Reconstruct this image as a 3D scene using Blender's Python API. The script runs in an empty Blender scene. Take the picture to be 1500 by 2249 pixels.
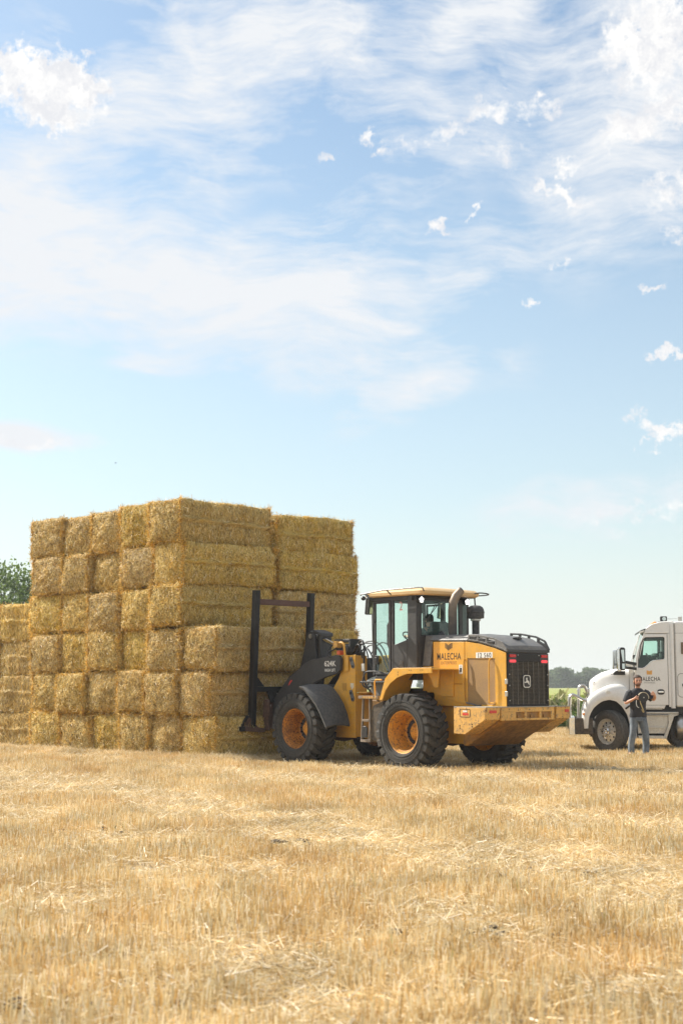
import bpy, bmesh, math, random
import numpy as np
from mathutils import Vector, Matrix, noise

R = math.radians
rnd = random.Random(7)
S = bpy.context.scene
COL = S.collection

# ------------------------------------------------------------------ camera
CAM_H = 1.53
cam_d = bpy.data.cameras.new("camera")
cam_d.sensor_fit = 'VERTICAL'
cam_d.sensor_height = 36.0
cam_d.sensor_width = 24.0
cam_d.lens = 50.0
cam_d.clip_start = 0.1
cam_d.clip_end = 6000.0
cam_d.dof.use_dof = True
cam_d.dof.focus_distance = 28.5
cam_d.dof.aperture_fstop = 3.2
cam = bpy.data.objects.new("camera", cam_d)
cam.location = (0, 0, CAM_H)
cam.rotation_euler = (R(90 + 7.0), 0, 0)
COL.objects.link(cam)
S.camera = cam

# ------------------------------------------------------------------ view
S.view_settings.view_transform = 'Standard'
S.view_settings.look = 'None'
S.view_settings.exposure = 1.14
S.view_settings.gamma = 1.0
S.view_settings.use_curve_mapping = False
S.cycles.use_denoising = True
S.cycles.max_bounces = 8
S.cycles.transparent_max_bounces = 16
S.cycles.volume_bounces = 0

# ------------------------------------------------------------------ sun
SUN_AZ = -58.0          # degrees from +Y towards +X
SUN_EL = 42.0
sun_d = bpy.data.lights.new("sun", 'SUN')
sun_d.energy = 3.9
sun_d.angle = R(0.6)
sun_d.color = (1.0, 0.93, 0.82)
sun = bpy.data.objects.new("sun", sun_d)
sd = Vector((math.sin(R(SUN_AZ)) * math.cos(R(SUN_EL)), math.cos(R(SUN_AZ)) * math.cos(R(SUN_EL)), math.sin(R(SUN_EL))))
sun.rotation_euler = sd.to_track_quat('Z', 'Y').to_euler()
sun.location = sd * 60
COL.objects.link(sun)


# ------------------------------------------------------------------ node helper
class N:
    """small wrapper for building node trees"""
    def __init__(s, tree):
        s.t = tree
        tree.nodes.clear()

    def n(s, kind, ins=None, **props):
        nd = s.t.nodes.new(kind)
        for k, v in props.items():
            setattr(nd, k, v)
        for k, v in (ins or {}).items():
            sock = nd.inputs[k]
            if isinstance(v, bpy.types.NodeSocket):
                s.t.links.new(v, sock)
            else:
                sock.default_value = v
        return nd

    def math(s, op, a, b=0.0, c=None, clamp=False):
        ins = {0: a, 1: b}
        if c is not None:
            ins[2] = c
        return s.n('ShaderNodeMath', ins, operation=op, use_clamp=clamp).outputs[0]

    def vmath(s, op, a, b=None):
        ins = {0: a}
        if b is not None:
            ins[1] = b
        nd = s.n('ShaderNodeVectorMath', ins, operation=op)
        return nd.outputs['Value'] if op in ('LENGTH', 'DOT_PRODUCT', 'DISTANCE') else nd.outputs[0]

    def mix(s, f, a, b, blend='MIX'):
        nd = s.n('ShaderNodeMix', None, data_type='RGBA', blend_type=blend)
        for k, v in ((0, f), (6, a), (7, b)):
            if isinstance(v, bpy.types.NodeSocket):
                s.t.links.new(v, nd.inputs[k])
            else:
                if k and len(v) == 3:
                    v = (*v, 1)
                nd.inputs[k].default_value = v
        return nd.outputs[2]

    def ramp(s, f, stops, mode='LINEAR'):
        nd = s.n('ShaderNodeValToRGB', {0: f})
        r = nd.color_ramp
        r.interpolation = mode
        while len(r.elements) < len(stops):
            r.elements.new(0.5)
        for e, (p, c) in zip(r.elements, stops):
            e.position = p
            e.color = (*c, 1) if len(c) == 3 else c
        return nd.outputs[0]

    def rng(s, v, a, b, c=0.0, d=1.0, smooth=False):
        return s.n('ShaderNodeMapRange', {0: v, 1: a, 2: b, 3: c, 4: d},
                   interpolation_type='SMOOTHSTEP' if smooth else 'LINEAR', clamp=True).outputs[0]

    def noise(s, vec, scale, detail=3.0, rough=0.5, dist=0.0, color=False):
        nd = s.n('ShaderNodeTexNoise', {'Scale': scale, 'Detail': detail, 'Roughness': rough, 'Distortion': dist})
        if vec is not None:
            s.t.links.new(vec, nd.inputs['Vector'])
        return nd.outputs[1 if color else 0]


# ------------------------------------------------------------------ world: sky with clouds
world = bpy.data.worlds.new("World")
S.world = world
world.use_nodes = True
w = N(world.node_tree)
tc = w.n('ShaderNodeTexCoord').outputs['Generated']
sky = w.n('ShaderNodeTexSky', None, sky_type='NISHITA', sun_disc=False, sun_elevation=R(SUN_EL),
          sun_rotation=R(SUN_AZ), altitude=200.0, air_density=1.0, dust_density=1.6, ozone_density=1.6)
sep = w.n('ShaderNodeSeparateXYZ', {0: tc})
az = w.math('ARCTAN2', sep.outputs[0], sep.outputs[1])
el = w.math('ARCSINE', sep.outputs[2])
azd = w.math('MULTIPLY', az, 57.29578)
eld = w.math('MULTIPLY', el, 57.29578)
P = w.n('ShaderNodeCombineXYZ', {0: azd, 1: eld, 2: 0.0}).outputs[0]      # degrees on the sky


def sky_deg(px, py):
    """pixel of the photograph -> azimuth and elevation in degrees (used once to read off where the clouds stand)"""
    f = 3123.6
    pt = R(7.0)
    x, u = (px - 750) / f, (1124.5 - py) / f
    d = Vector((x, math.cos(pt) - math.sin(pt) * u, math.sin(pt) + math.cos(pt) * u)).normalized()
    return math.degrees(math.atan2(d.x, d.y)), math.degrees(math.asin(d.z))


def blob(px, py, rx, ry, rot, amp, vec):
    a, e = sky_deg(px, py)
    m = w.n('ShaderNodeMapping', {'Vector': vec, 'Location': (a, e, 0), 'Rotation': (0, 0, R(rot)),
                                  'Scale': (rx / 54.5, ry / 54.5, 1)}, vector_type='TEXTURE').outputs[0]
    ln = w.vmath('LENGTH', m)
    return w.rng(ln, 0.0, 1.0, amp, 0.0, smooth=True)


def addall(lst):
    v = lst[0]
    for q in lst[1:]:
        v = w.math('ADD', v, q)
    return v


warp1 = w.vmath('SUBTRACT', w.noise(P, 0.16, 2, 0.5, color=True), (0.5, 0.5, 0.5))
warp2 = w.vmath('SUBTRACT', w.noise(P, 1.3, 6, 0.62, color=True), (0.5, 0.5, 0.5))
sc1 = w.n('ShaderNodeVectorMath', {0: warp1, 'Scale': 2.6}, operation='SCALE').outputs[0]
sc2 = w.n('ShaderNodeVectorMath', {0: warp2, 'Scale': 2.4}, operation='SCALE').outputs[0]
P1 = w.vmath('ADD', P, sc1)
P2 = w.vmath('ADD', P, sc2)
# thin veil: streaks that run up to the right
st = w.n('ShaderNodeMapping', {'Vector': P1, 'Rotation': (0, 0, R(-12)), 'Scale': (0.11, 0.36, 1)}).outputs[0]
streak = w.noise(st, 1.0, 10, 0.60, 0.15)
st2 = w.n('ShaderNodeMapping', {'Vector': P1, 'Rotation': (0, 0, R(-26)), 'Scale': (0.30, 1.5, 1)}).outputs[0]
streak2 = w.noise(st2, 1.0, 8, 0.66, 0.0)
sk = w.math('ADD', w.math('MULTIPLY', streak, 0.62), w.math('MULTIPLY', streak2, 0.38))
veil_mask = addall([
    blob(40, 470, 600, 350, 8, 0.48, P1), blob(520, 170, 640, 260, 0, 0.34, P1), blob(1100, 90, 560, 260, 0, 0.26, P1),
    blob(260, 640, 700, 130, 6, 0.36, P1), blob(800, 620, 620, 150, 14, 0.36, P1), blob(720, 760, 560, 140, -3, 0.36, P1),
    blob(900, 860, 260, 70, 24, 0.34, P1), blob(60, 978, 210, 44, 0, 0.75, P1), blob(600, 510, 460, 90, 12, 0.24, P1),
    blob(1380, 300, 330, 420, 0, 0.30, P1), blob(1000, 330, 420, 160, 10, 0.14, P1),
    blob(1350, 1120, 420, 110, 4, 0.28, P1), blob(330, 780, 160, 40, 0, 0.16, P1), blob(800, 20, 900, 120, 0, 0.22, P1)])
veil_mask = w.math('MULTIPLY', veil_mask, 1.22)
elsewhere = w.rng(w.math('ABSOLUTE', azd), 16.0, 34.0, 0.0, 0.36, smooth=True)  # unseen veil beside the view, thickened to add fill on shaded faces
elsewhere = w.math('MULTIPLY', elsewhere, w.rng(eld, 3.0, 14.0))
above = w.rng(eld, 28.0, 40.0, 0.0, 0.32, smooth=True)
veil_mask = w.math('MAXIMUM', veil_mask, w.math('MAXIMUM', elsewhere, above))
veil = w.rng(w.math('ADD', w.math('ADD', w.math('MULTIPLY', w.math('SUBTRACT', sk, 0.5), 2.6), 0.47), veil_mask), 0.44, 1.04, 0.0, 1.0)
veil = w.math('MULTIPLY', veil, w.rng(veil_mask, 0.0, 0.10))
# small cumulus and ragged puffs
puffs = [(110, 200, 190, 120, 0, 1.0), (40, 150, 120, 80, 0, 0.8), (190, 180, 90, 60, -20, 0.75), (110, 265, 110, 40, 0, 0.5),
         (812, 303, 42, 42, 0, 0.75), (962, 488, 50, 30, -35, 0.7), (1042, 455, 46, 20, 5, 0.75),
         (1232, 425, 120, 32, -18, 0.8), (990, 292, 80, 40, 20, 0.62), (1075, 245, 110, 46, 0, 0.62), (1200, 240, 90, 40, 0, 0.55),
         (1240, 362, 70, 34, -8, 0.6), (890, 320, 100, 34, 0, 0.48), (1100, 330, 120, 46, 0, 0.45), (720, 340, 40, 22, 0, 0.5),
         (1430, 90, 190, 170, 0, 1.1), (1440, 260, 190, 70, 10, 0.75), (1470, 420, 130, 80, 0, 0.6), (1370, 300, 90, 60, 0, 0.5),
         (1430, 636, 50, 20, -12, 0.7), (1462, 776, 72, 24, 0, 0.8), (1400, 912, 50, 24, 0, 0.6), (1458, 946, 84, 40, -6, 0.9),
         (1412, 980, 34, 16, 0, 0.6), (1168, 658, 26, 20, -30, 0.6), (1240, 590, 60, 22, 0, 0.5), (1470, 1120, 190, 40, 0, 0.42),
         (1300, 1130, 180, 24, 4, 0.34), (80, 980, 180, 22, 0, 0.6), (1480, 520, 100, 40, 0, 0.5), (1330, 1180, 160, 20, 4, 0.3)]
pm = addall([blob(*q, P2) for q in puffs])
fn = w.noise(P, 1.5, 10, 0.64)
puff = w.rng(w.math('ADD', pm, w.math('MULTIPLY', w.math('SUBTRACT', fn, 0.5), 1.35)), 0.16, 0.78, 0.0, 0.97, smooth=True)
puff = w.math('MULTIPLY', puff, w.rng(pm, 0.0, 0.12))
low = w.math('ADD', w.rng(eld, 0.0, 8.0, 0.42, 0.0, smooth=True), w.rng(eld, 0.0, 24.0, 0.50, 0.05))               # pale haze towards the horizon
hz = w.math('MAXIMUM', low, 0.0)
skyc = w.n('ShaderNodeMix', None, data_type='RGBA', blend_type='MULTIPLY')
w.t.links.new(sky.outputs[0], skyc.inputs[6])
skyc.inputs[0].default_value = 1.0
skyc.inputs[7].default_value = (0.90, 0.97, 0.92, 1)
CLOUD = (8.6, 8.7, 9.0)
c1 = w.mix(hz, skyc.outputs[2], (5.1, 5.35, 5.15))
c2 = w.mix(veil, c1, (4.9, 5.05, 5.25))
shade = w.mix(w.rng(w.noise(w.vmath('ADD', P2, (0.0, 0.9, 0.0)), 0.8, 6, 0.6), 0.38, 0.60), (4.7, 4.75, 4.95), (6.0, 5.9, 5.75))
c3 = w.mix(puff, c2, shade)
ground_side = w.rng(sep.outputs[2], -0.02, 0.0)
c4 = w.mix(ground_side, (1.8, 1.5, 1.1), c3)
bg = w.n('ShaderNodeBackground', {'Color': c4, 'Strength': 0.082})
w.n('ShaderNodeOutputWorld', {'Surface': bg.outputs[0]})
world.cycles.sampling_method = 'MANUAL'
world.cycles.sample_map_resolution = 512


# ------------------------------------------------------------------ materials
MATS = {}


def new_mat(name):
    m = bpy.data.materials.new(name)
    m.use_nodes = True
    MATS[name] = m
    return m, N(m.node_tree)


def pbr(k, color, rough=0.5, metal=0.0, normal=None, **extra):
    ins = {'Base Color': color if isinstance(color, bpy.types.NodeSocket) else (*color, 1), 'Roughness': rough, 'Metallic': metal}
    if normal is not None:
        ins['Normal'] = normal
    ins.update(extra)
    b = k.n('ShaderNodeBsdfPrincipled', ins)
    k.n('ShaderNodeOutputMaterial', {'Surface': b.outputs[0]})
    return b


def paint(name, base, rough=0.45, var=0.18, dust=(0.32, 0.26, 0.17), dust_amt=0.25, chip=None, chip_at=0.70, metal=0.0, bump=0.02,
          scale=3.0, zdust=0.0):
    """painted or moulded surface: slow tone drift, dusty film, optional chips showing rust"""
    m, k = new_mat(name)
    co = k.n('ShaderNodeTexCoord').outputs['Object']
    n1 = k.noise(co, scale, 5, 0.6)
    n2 = k.noise(co, scale * 7, 4, 0.65)
    n3 = k.noise(co, scale * 22, 3, 0.6)
    dark = tuple(c * (1 - var) for c in base)
    lite = tuple(min(1, c * (1 + var)) for c in base)
    col = k.mix(k.rng(n1, 0.3, 0.7), dark, lite)
    df = k.math('MULTIPLY', k.rng(n2, 0.38, 0.72), dust_amt)
    if zdust:
        z = k.n('ShaderNodeSeparateXYZ', {0: k.n('ShaderNodeNewGeometry').outputs['Position']}).outputs[2]
        df = k.math('ADD', df, k.math('MULTIPLY', k.rng(z, 1.6, 0.1), zdust))
    col = k.mix(df, col, dust)
    if chip:
        cf = k.rng(k.math('ADD', k.math('MULTIPLY', n2, 0.6), k.math('MULTIPLY', n3, 0.4)), chip_at - 0.16, chip_at - 0.10)
        col = k.mix(cf, col, chip)
    bmp = k.n('ShaderNodeBump', {'Strength': 0.25, 'Distance': bump, 'Height': n2}).outputs[0]
    rr = k.rng(n2, 0.3, 0.7, rough - 0.08, rough + 0.12)
    pbr(k, col, rr, metal, bmp)
    return m


YEL = paint('yellow_paint', (0.72, 0.365, 0.032), 0.42, 0.12, dust=(0.36,0.27,0.15), dust_amt=0.32, zdust=0.15)
YEL_WORN = paint('worn_yellow_paint', (0.72, 0.40, 0.09), 0.55, 0.16, dust_amt=0.45, chip=(0.13, 0.07, 0.04), chip_at=0.705, scale=2.4)
YEL_RUST = paint('rusty_yellow_paint', (0.55, 0.23, 0.022), 0.6, 0.25, dust=(0.17, 0.085, 0.035), dust_amt=0.65, chip=(0.10, 0.05, 0.025), chip_at=0.70)
BELLY = paint('oily_yellow_underside', (0.40, 0.19, 0.03), 0.55, 0.35, dust=(0.13, 0.09, 0.05), dust_amt=0.85, scale=1.4)
ROOFP = paint('faded_roof_plastic', (0.66, 0.45, 0.22), 0.5, 0.06, dust_amt=0.2)
GREY = paint('charcoal_paint', (0.036, 0.037, 0.040), 0.5, 0.2, dust=(0.13, 0.12, 0.10), dust_amt=0.25, zdust=0.08)
GREYL = paint('grey_hood_plastic', (0.115, 0.115, 0.118), 0.55, 0.15, dust=(0.27, 0.25, 0.21), dust_amt=0.5)
BLACK = paint('black_steel', (0.007, 0.007, 0.008), 0.6, 0.3, dust=(0.08, 0.07, 0.05), dust_amt=0.06)
BLACKP = paint('black_plastic', (0.018, 0.018, 0.019), 0.4, 0.2, dust_amt=0.05)
RUST = paint('rusty_steel', (0.075, 0.042, 0.03), 0.8, 0.4, dust=(0.21, 0.13, 0.09), dust_amt=0.6)
MAROON = paint('oxide_red_steel', (0.085, 0.037, 0.028), 0.65, 0.25, dust_amt=0.12)
RUBBER = paint('tyre_rubber', (0.026, 0.026, 0.026), 0.85, 0.2, dust=(0.15, 0.135, 0.11), dust_amt=0.38, zdust=0.14, bump=0.01)
RUBBER2 = paint('rubber_fender', (0.050, 0.051, 0.054), 0.7, 0.15, dust=(0.20, 0.185, 0.155), dust_amt=0.4)
RIMY = paint('rim_paint', (0.66, 0.29, 0.025), 0.55, 0.2, dust=(0.30, 0.17, 0.07), dust_amt=0.5, chip=(0.16, 0.075, 0.035), chip_at=0.70)
WHITE = paint('white_truck_paint', (0.82, 0.81, 0.78), 0.16, 0.03, dust=(0.50, 0.44, 0.35), dust_amt=0.16, zdust=0.28, bump=0.002)
WHITEP = paint('white_print', (0.78, 0.77, 0.72), 0.6, 0.03, dust_amt=0.15)
INKP = paint('black_print', (0.03, 0.022, 0.012), 0.6, 0.1, dust_amt=0.05)
INKBROWN = paint('faint_print', (0.30, 0.15, 0.03), 0.6, 0.1, dust_amt=0.1)
REDP = paint('red_decal', (0.62, 0.04, 0.03), 0.4, 0.1, dust_amt=0.1)
BLUEP = paint('blue_decal', (0.05, 0.22, 0.55), 0.4, 0.1, dust_amt=0.05)
GOLDP = paint('gold_decal', (0.80, 0.42, 0.10), 0.4, 0.1, dust_amt=0.05)
ALU = paint('dull_aluminium', (0.52, 0.51, 0.49), 0.32, 0.1, dust=(0.33, 0.28, 0.2), dust_amt=0.4, metal=0.85, bump=0.002)
CHROME = paint('chrome', (0.82, 0.82, 0.82), 0.12, 0.04, dust=(0.5, 0.45, 0.36), dust_amt=0.15, metal=1.0, bump=0.001)
TREAD = paint('worn_step_steel', (0.20, 0.17, 0.14), 0.6, 0.3, dust=(0.33, 0.22, 0.12), dust_amt=0.5)
FABRIC = paint('seat_fabric', (0.05, 0.065, 0.07), 0.85, 0.2)
ORANGE = paint('amber_lens', (0.85, 0.28, 0.02), 0.25, 0.05, dust_amt=0.0)
REDLENS_M, _k = new_mat('red_lens')
pbr(_k, (0.55, 0.015, 0.015), 0.25)
LIT_M, _k = new_mat('lit_red_lens')
pbr(_k, (0.6, 0.03, 0.04), 0.3, **{'Emission Color': (1.0, 0.07, 0.09, 1), 'Emission Strength': 0.35})
LED_M, _k = new_mat('lit_lamp')
pbr(_k, (0.9, 0.9, 0.9), 0.3, **{'Emission Color': (1.0, 0.97, 0.92, 1), 'Emission Strength': 1.8})


def glass(name, tint, refl=1.0):
    m, k = new_mat(name)
    g = k.n('ShaderNodeNewGeometry')
    cs = k.math('ABSOLUTE', k.vmath('DOT_PRODUCT', g.outputs['Incoming'], g.outputs['Normal']))
    fr = k.math('MULTIPLY', k.math('ADD', k.math('MULTIPLY', k.math('POWER', k.math('SUBTRACT', 1.0, cs), 5.0), 0.9), 0.03), refl)
    tr = k.n('ShaderNodeBsdfTransparent', {'Color': (*tint, 1)}).outputs[0]
    gl = k.n('ShaderNodeBsdfGlossy', {'Color': (0.95, 1, 0.98, 1), 'Roughness': 0.03}).outputs[0]
    mx = k.n('ShaderNodeMixShader', {0: fr, 1: tr, 2: gl})
    k.n('ShaderNodeOutputMaterial', {'Surface': mx.outputs[0]})
    return m


GLASS = glass('green_tinted_glass', (0.90, 0.97, 0.945))
GLASSD = glass('dusty_door_glass', (0.86, 0.94, 0.93), 1.2)
GLASST = glass('truck_glass', (0.86, 0.96, 0.92))
MIRR, _k = new_mat('mirror_glass')
pbr(_k, (0.62, 0.66, 0.64), 0.05, 1.0)


# ------------------------------------------------------------------ object helpers
def tag(o, label=None, cat=None, group=None, kind=None):
    if label: o['label'] = label
    if cat: o['category'] = cat
    if group: o['group'] = group
    if kind: o['kind'] = kind
    return o


def empty(name, loc=(0, 0, 0), rz=0.0, label=None, cat=None, group=None):
    o = bpy.data.objects.new(name, None)
    o.location = loc
    o.rotation_euler = (0, 0, rz)
    o.empty_display_size = 0.2
    COL.objects.link(o)
    return tag(o, label, cat, group)


class MB:
    """collects shapes for ONE mesh object"""
    def __init__(s):
        s.v, s.f, s.m = [], [], []

    def add(s, vs, fs, mi=0):
        b = len(s.v)
        s.v += [tuple(q) for q in vs]
        s.f += [tuple(b + i for i in f) for f in fs]
        s.m += [mi] * len(fs)
        return s

    def box(s, x0, x1, y0, y1, z0, z1, mi=0):
        vs = [(x, y, z) for x in (x0, x1) for y in (y0, y1) for z in (z0, z1)]
        return s.add(vs, [(0, 1, 3, 2), (4, 6, 7, 5), (0, 4, 5, 1), (2, 3, 7, 6), (0, 2, 6, 4), (1, 5, 7, 3)], mi)

    def obox(s, c, ax, ay, az, mi=0):
        """box from centre and three half-axis vectors"""
        c, ax, ay, az = map(Vector, (c, ax, ay, az))
        vs = [c + ax * i + ay * j + az * k for i in (-1, 1) for j in (-1, 1) for k in (-1, 1)]
        return s.add(vs, [(0, 1, 3, 2), (4, 6, 7, 5), (0, 4, 5, 1), (2, 3, 7, 6), (0, 2, 6, 4), (1, 5, 7, 3)], mi)

    def beam(s, p0, p1, wd, ht, up=(0, 0, 1), mi=0):
        p0, p1, up = Vector(p0), Vector(p1), Vector(up)
        d = (p1 - p0)
        side = d.cross(up).normalized()
        u = side.cross(d).normalized()
        return s.obox((p0 + p1) / 2, d / 2, side * wd / 2, u * ht / 2, mi)

    def prism(s, pts, y0, y1, plane='xz', mi=0):
        """closed outline extruded; plane xz -> along y, yz -> along x, xy -> along z"""
        n = len(pts)
        if plane == 'xz':
            mk = lambda p, t: (p[0], t, p[1])
        elif plane == 'yz':
            mk = lambda p, t: (t, p[0], p[1])
        else:
            mk = lambda p, t: (p[0], p[1], t)
        vs = [mk(p, y0) for p in pts] + [mk(p, y1) for p in pts]
        fs = [tuple(range(n)), tuple(range(2 * n - 1, n - 1, -1))]
        fs += [(i, i + n, (i + 1) % n + n, (i + 1) % n) for i in range(n)]
        return s.add(vs, fs, mi)

    def ring(s, outer, inner, y0, y1, plane='xz', mi=0):
        """plate with a hole; outer and inner have the same number of points"""
        n = len(outer)
        if plane == 'xz':
            mk = lambda p, t: (p[0], t, p[1])
        elif plane == 'yz':
            mk = lambda p, t: (t, p[0], p[1])
        else:
            mk = lambda p, t: (p[0], p[1], t)
        vs = [mk(p, y0) for p in outer] + [mk(p, y0) for p in inner] + [mk(p, y1) for p in outer] + [mk(p, y1) for p in inner]
        fs = []
        for i in range(n):
            j = (i + 1) % n
            fs += [(i, j, n + j, n + i), (2 * n + i, 3 * n + i, 3 * n + j, 2 * n + j), (i, 2 * n + i, 2 * n + j, j), (n + i, n + j, 3 * n + j, 3 * n + i)]
        return s.add(vs, fs, mi)

    def cyl(s, p0, p1, r0, r1=None, seg=16, caps=True, mi=0):
        r1 = r0 if r1 is None else r1
        p0, p1 = Vector(p0), Vector(p1)
        d = (p1 - p0).normalized()
        a = d.cross(Vector((0, 0, 1)) if abs(d.z) < 0.9 else Vector((1, 0, 0))).normalized()
        b = d.cross(a)
        vs = []
        for p, r in ((p0, r0), (p1, r1)):
            vs += [p + (a * math.cos(t) + b * math.sin(t)) * r for t in [2 * math.pi * i / seg for i in range(seg)]]
        fs = [(i, (i + 1) % seg, seg + (i + 1) % seg, seg + i) for i in range(seg)]
        if caps:
            fs += [tuple(range(seg - 1, -1, -1)), tuple(range(seg, 2 * seg))]
        return s.add(vs, fs, mi)

    def tube(s, pts, r, seg=8, closed=False, mi=0, smooth=0):
        pts = [Vector(p) for p in pts]
        for _ in range(smooth):                         # corner cutting
            q = [] if closed else [pts[0]]
            rngi = range(len(pts) if closed else len(pts) - 1)
            for i in rngi:
                a, b = pts[i], pts[(i + 1) % len(pts)]
                q += [a.lerp(b, 0.25), a.lerp(b, 0.75)]
            if not closed:
                q.append(pts[-1])
            pts = q
        n = len(pts)
        rs = r if isinstance(r, (list, tuple)) else [r] * n
        if len(rs) != n:
            rs = [rs[int(round(i * (len(rs) - 1) / (n - 1)))] for i in range(n)]
        vs = []
        ref = None
        for i, p in enumerate(pts):
            if closed:
                d = (pts[(i + 1) % n] - pts[i - 1]).normalized()
            else:
                d = (pts[min(i + 1, n - 1)] - pts[max(i - 1, 0)]).normalized()
            if ref is None:
                ref = d.cross(Vector((0, 0, 1)) if abs(d.z) < 0.9 else Vector((1, 0, 0))).normalized()
            ref = (ref - d * ref.dot(d)).normalized()
            b = d.cross(ref)
            vs += [p + (ref * math.cos(t) + b * math.sin(t)) * rs[i] for t in [2 * math.pi * j / seg for j in range(seg)]]
        fs = []
        for i in range(n if closed else n - 1):
            k = (i + 1) % n
            fs += [(i * seg + j, i * seg + (j + 1) % seg, k * seg + (j + 1) % seg, k * seg + j) for j in range(seg)]
        if not closed:
            fs += [tuple(range(seg - 1, -1, -1)), tuple((n - 1) * seg + j for j in range(seg))]
        return s.add(vs, fs, mi)

    def lathe(s, prof, c=(0, 0, 0), axis='y', seg=48, mi=0, closed=False):
        """profile of (along axis, radius)"""
        c = Vector(c)
        vs = []
        for (t, r) in prof:
            for i in range(seg):
                q = 2 * math.pi * i / seg
                if axis == 'y':
                    vs.append(c + Vector((r * math.cos(q), t, r * math.sin(q))))
                elif axis == 'x':
                    vs.append(c + Vector((t, r * math.cos(q), r * math.sin(q))))
                else:
                    vs.append(c + Vector((r * math.cos(q), r * math.sin(q), t)))
        fs = []
        m = len(prof)
        for k in range(m if closed else m - 1):
            a, b = k * seg, ((k + 1) % m) * seg
            fs += [(a + i, a + (i + 1) % seg, b + (i + 1) % seg, b + i) for i in range(seg)]
        return s.add(vs, fs, mi)

    def loft(s, rings, caps=True, mi=0, closed=True):
        n = len(rings[0])
        vs = [p for r in rings for p in r]
        fs = []
        for k in range(len(rings) - 1):
            for i in range(n if closed else n - 1):
                j = (i + 1) % n
                fs.append((k * n + i, k * n + j, (k + 1) * n + j, (k + 1) * n + i))
        if caps:
            fs += [tuple(range(n - 1, -1, -1)), tuple((len(rings) - 1) * n + i for i in range(n))]
        return s.add(vs, fs, mi)

    def sphere(s, c, r, seg=12, rings=8, mi=0):
        c = Vector(c)
        r = Vector(r) if not isinstance(r, (int, float)) else Vector((r, r, r))
        vs = [c + Vector((0, 0, r.z))]
        for i in range(1, rings):
            t = math.pi * i / rings
            vs += [c + Vector((r.x * math.sin(t) * math.cos(q), r.y * math.sin(t) * math.sin(q), r.z * math.cos(t)))
                   for q in [2 * math.pi * j / seg for j in range(seg)]]
        vs.append(c - Vector((0, 0, r.z)))
        fs = [(0, 1 + j, 1 + (j + 1) % seg) for j in range(seg)]
        for i in range(rings - 2):
            a, b = 1 + i * seg, 1 + (i + 1) * seg
            fs += [(a + j, b + j, b + (j + 1) % seg, a + (j + 1) % seg) for j in range(seg)]
        e = len(vs) - 1
        a = 1 + (rings - 2) * seg
        fs += [(e, a + (j + 1) % seg, a + j) for j in range(seg)]
        return s.add(vs, fs, mi)

    def mesh(s, name, mats, smooth=35.0):
        me = bpy.data.meshes.new(name)
        me.from_pydata(s.v, [], s.f)
        for m in (mats if isinstance(mats, (list, tuple)) else [mats]):
            me.materials.append(m)
        if any(s.m):
            me.polygons.foreach_set('material_index', s.m)
        bm = bmesh.new()
        bm.from_mesh(me)
        bmesh.ops.recalc_face_normals(bm, faces=bm.faces)
        bm.to_mesh(me)
        bm.free()
        if smooth:
            me.polygons.foreach_set('use_smooth', [True] * len(me.polygons))
            me.set_sharp_from_angle(angle=R(smooth))
        me.update()
        return me

    def build(s, name, mats, parent=None, bevel=0.0, seg=2, smooth=35.0):
        o = bpy.data.objects.new(name, s.mesh(name, mats, smooth))
        COL.objects.link(o)
        if parent is not None:
            o.parent = parent
        if bevel:
            b = o.modifiers.new('bevel', 'BEVEL')
            b.width = bevel
            b.segments = seg
            b.limit_method = 'ANGLE'
            b.angle_limit = R(38)
            b.harden_normals = True
        return o


def dup(o, parent=None):
    """copy of a thing with copies of its parts and sub-parts; mesh data is shared"""
    c = o.copy()
    COL.objects.link(c)
    c.parent = parent
    for ch in list(o.children):
        dup(ch, c)
    return c


def text_obj(name, body, size, mat, parent, loc, xdir, updir, sx=1.0, thick=0.002, align='CENTER', spacing=1.0, bold=0.012):
    """flat lettering as a thin mesh: xdir is the reading direction"""
    cu = bpy.data.curves.new(name, 'FONT')
    cu.body = body
    cu.size = size
    cu.align_x = align
    cu.space_character = spacing
    cu.extrude = thick
    cu.resolution_u = 3
    cu.offset = size * bold
    tmp = bpy.data.objects.new(name + '_src', cu)
    COL.objects.link(tmp)
    dg = bpy.context.evaluated_depsgraph_get()
    me = bpy.data.meshes.new_from_object(tmp.evaluated_get(dg))
    bpy.data.objects.remove(tmp)
    me.materials.clear()
    me.materials.append(mat)
    o = bpy.data.objects.new(name, me)
    COL.objects.link(o)
    o.parent = parent
    x = Vector(xdir).normalized()
    u = Vector(updir).normalized()
    zz = x.cross(u)
    M = Matrix((x * sx, u, zz)).transposed().to_4x4()
    M.translation = Vector(loc)
    me.transform(M)
    return o


def circle(cx, cy, r, n=16, ph=0.0, sy=1.0):
    return [(cx + r * math.cos(2 * math.pi * i / n + ph), cy + r * sy * math.sin(2 * math.pi * i / n + ph)) for i in range(n)]


def rrect(x0, x1, y0, y1, r, n=4):
    pts = []
    for cx, cy, a0 in ((x1 - r, y1 - r, 0), (x0 + r, y1 - r, 90), (x0 + r, y0 + r, 180), (x1 - r, y0 + r, 270)):
        for i in range(n):
            t = R(a0 + 90 * i / (n - 1))
            pts.append((cx + r * math.cos(t), cy + r * math.sin(t)))
    return pts
# ================================================================== SETTING
nr = np.random.default_rng(11)


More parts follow.
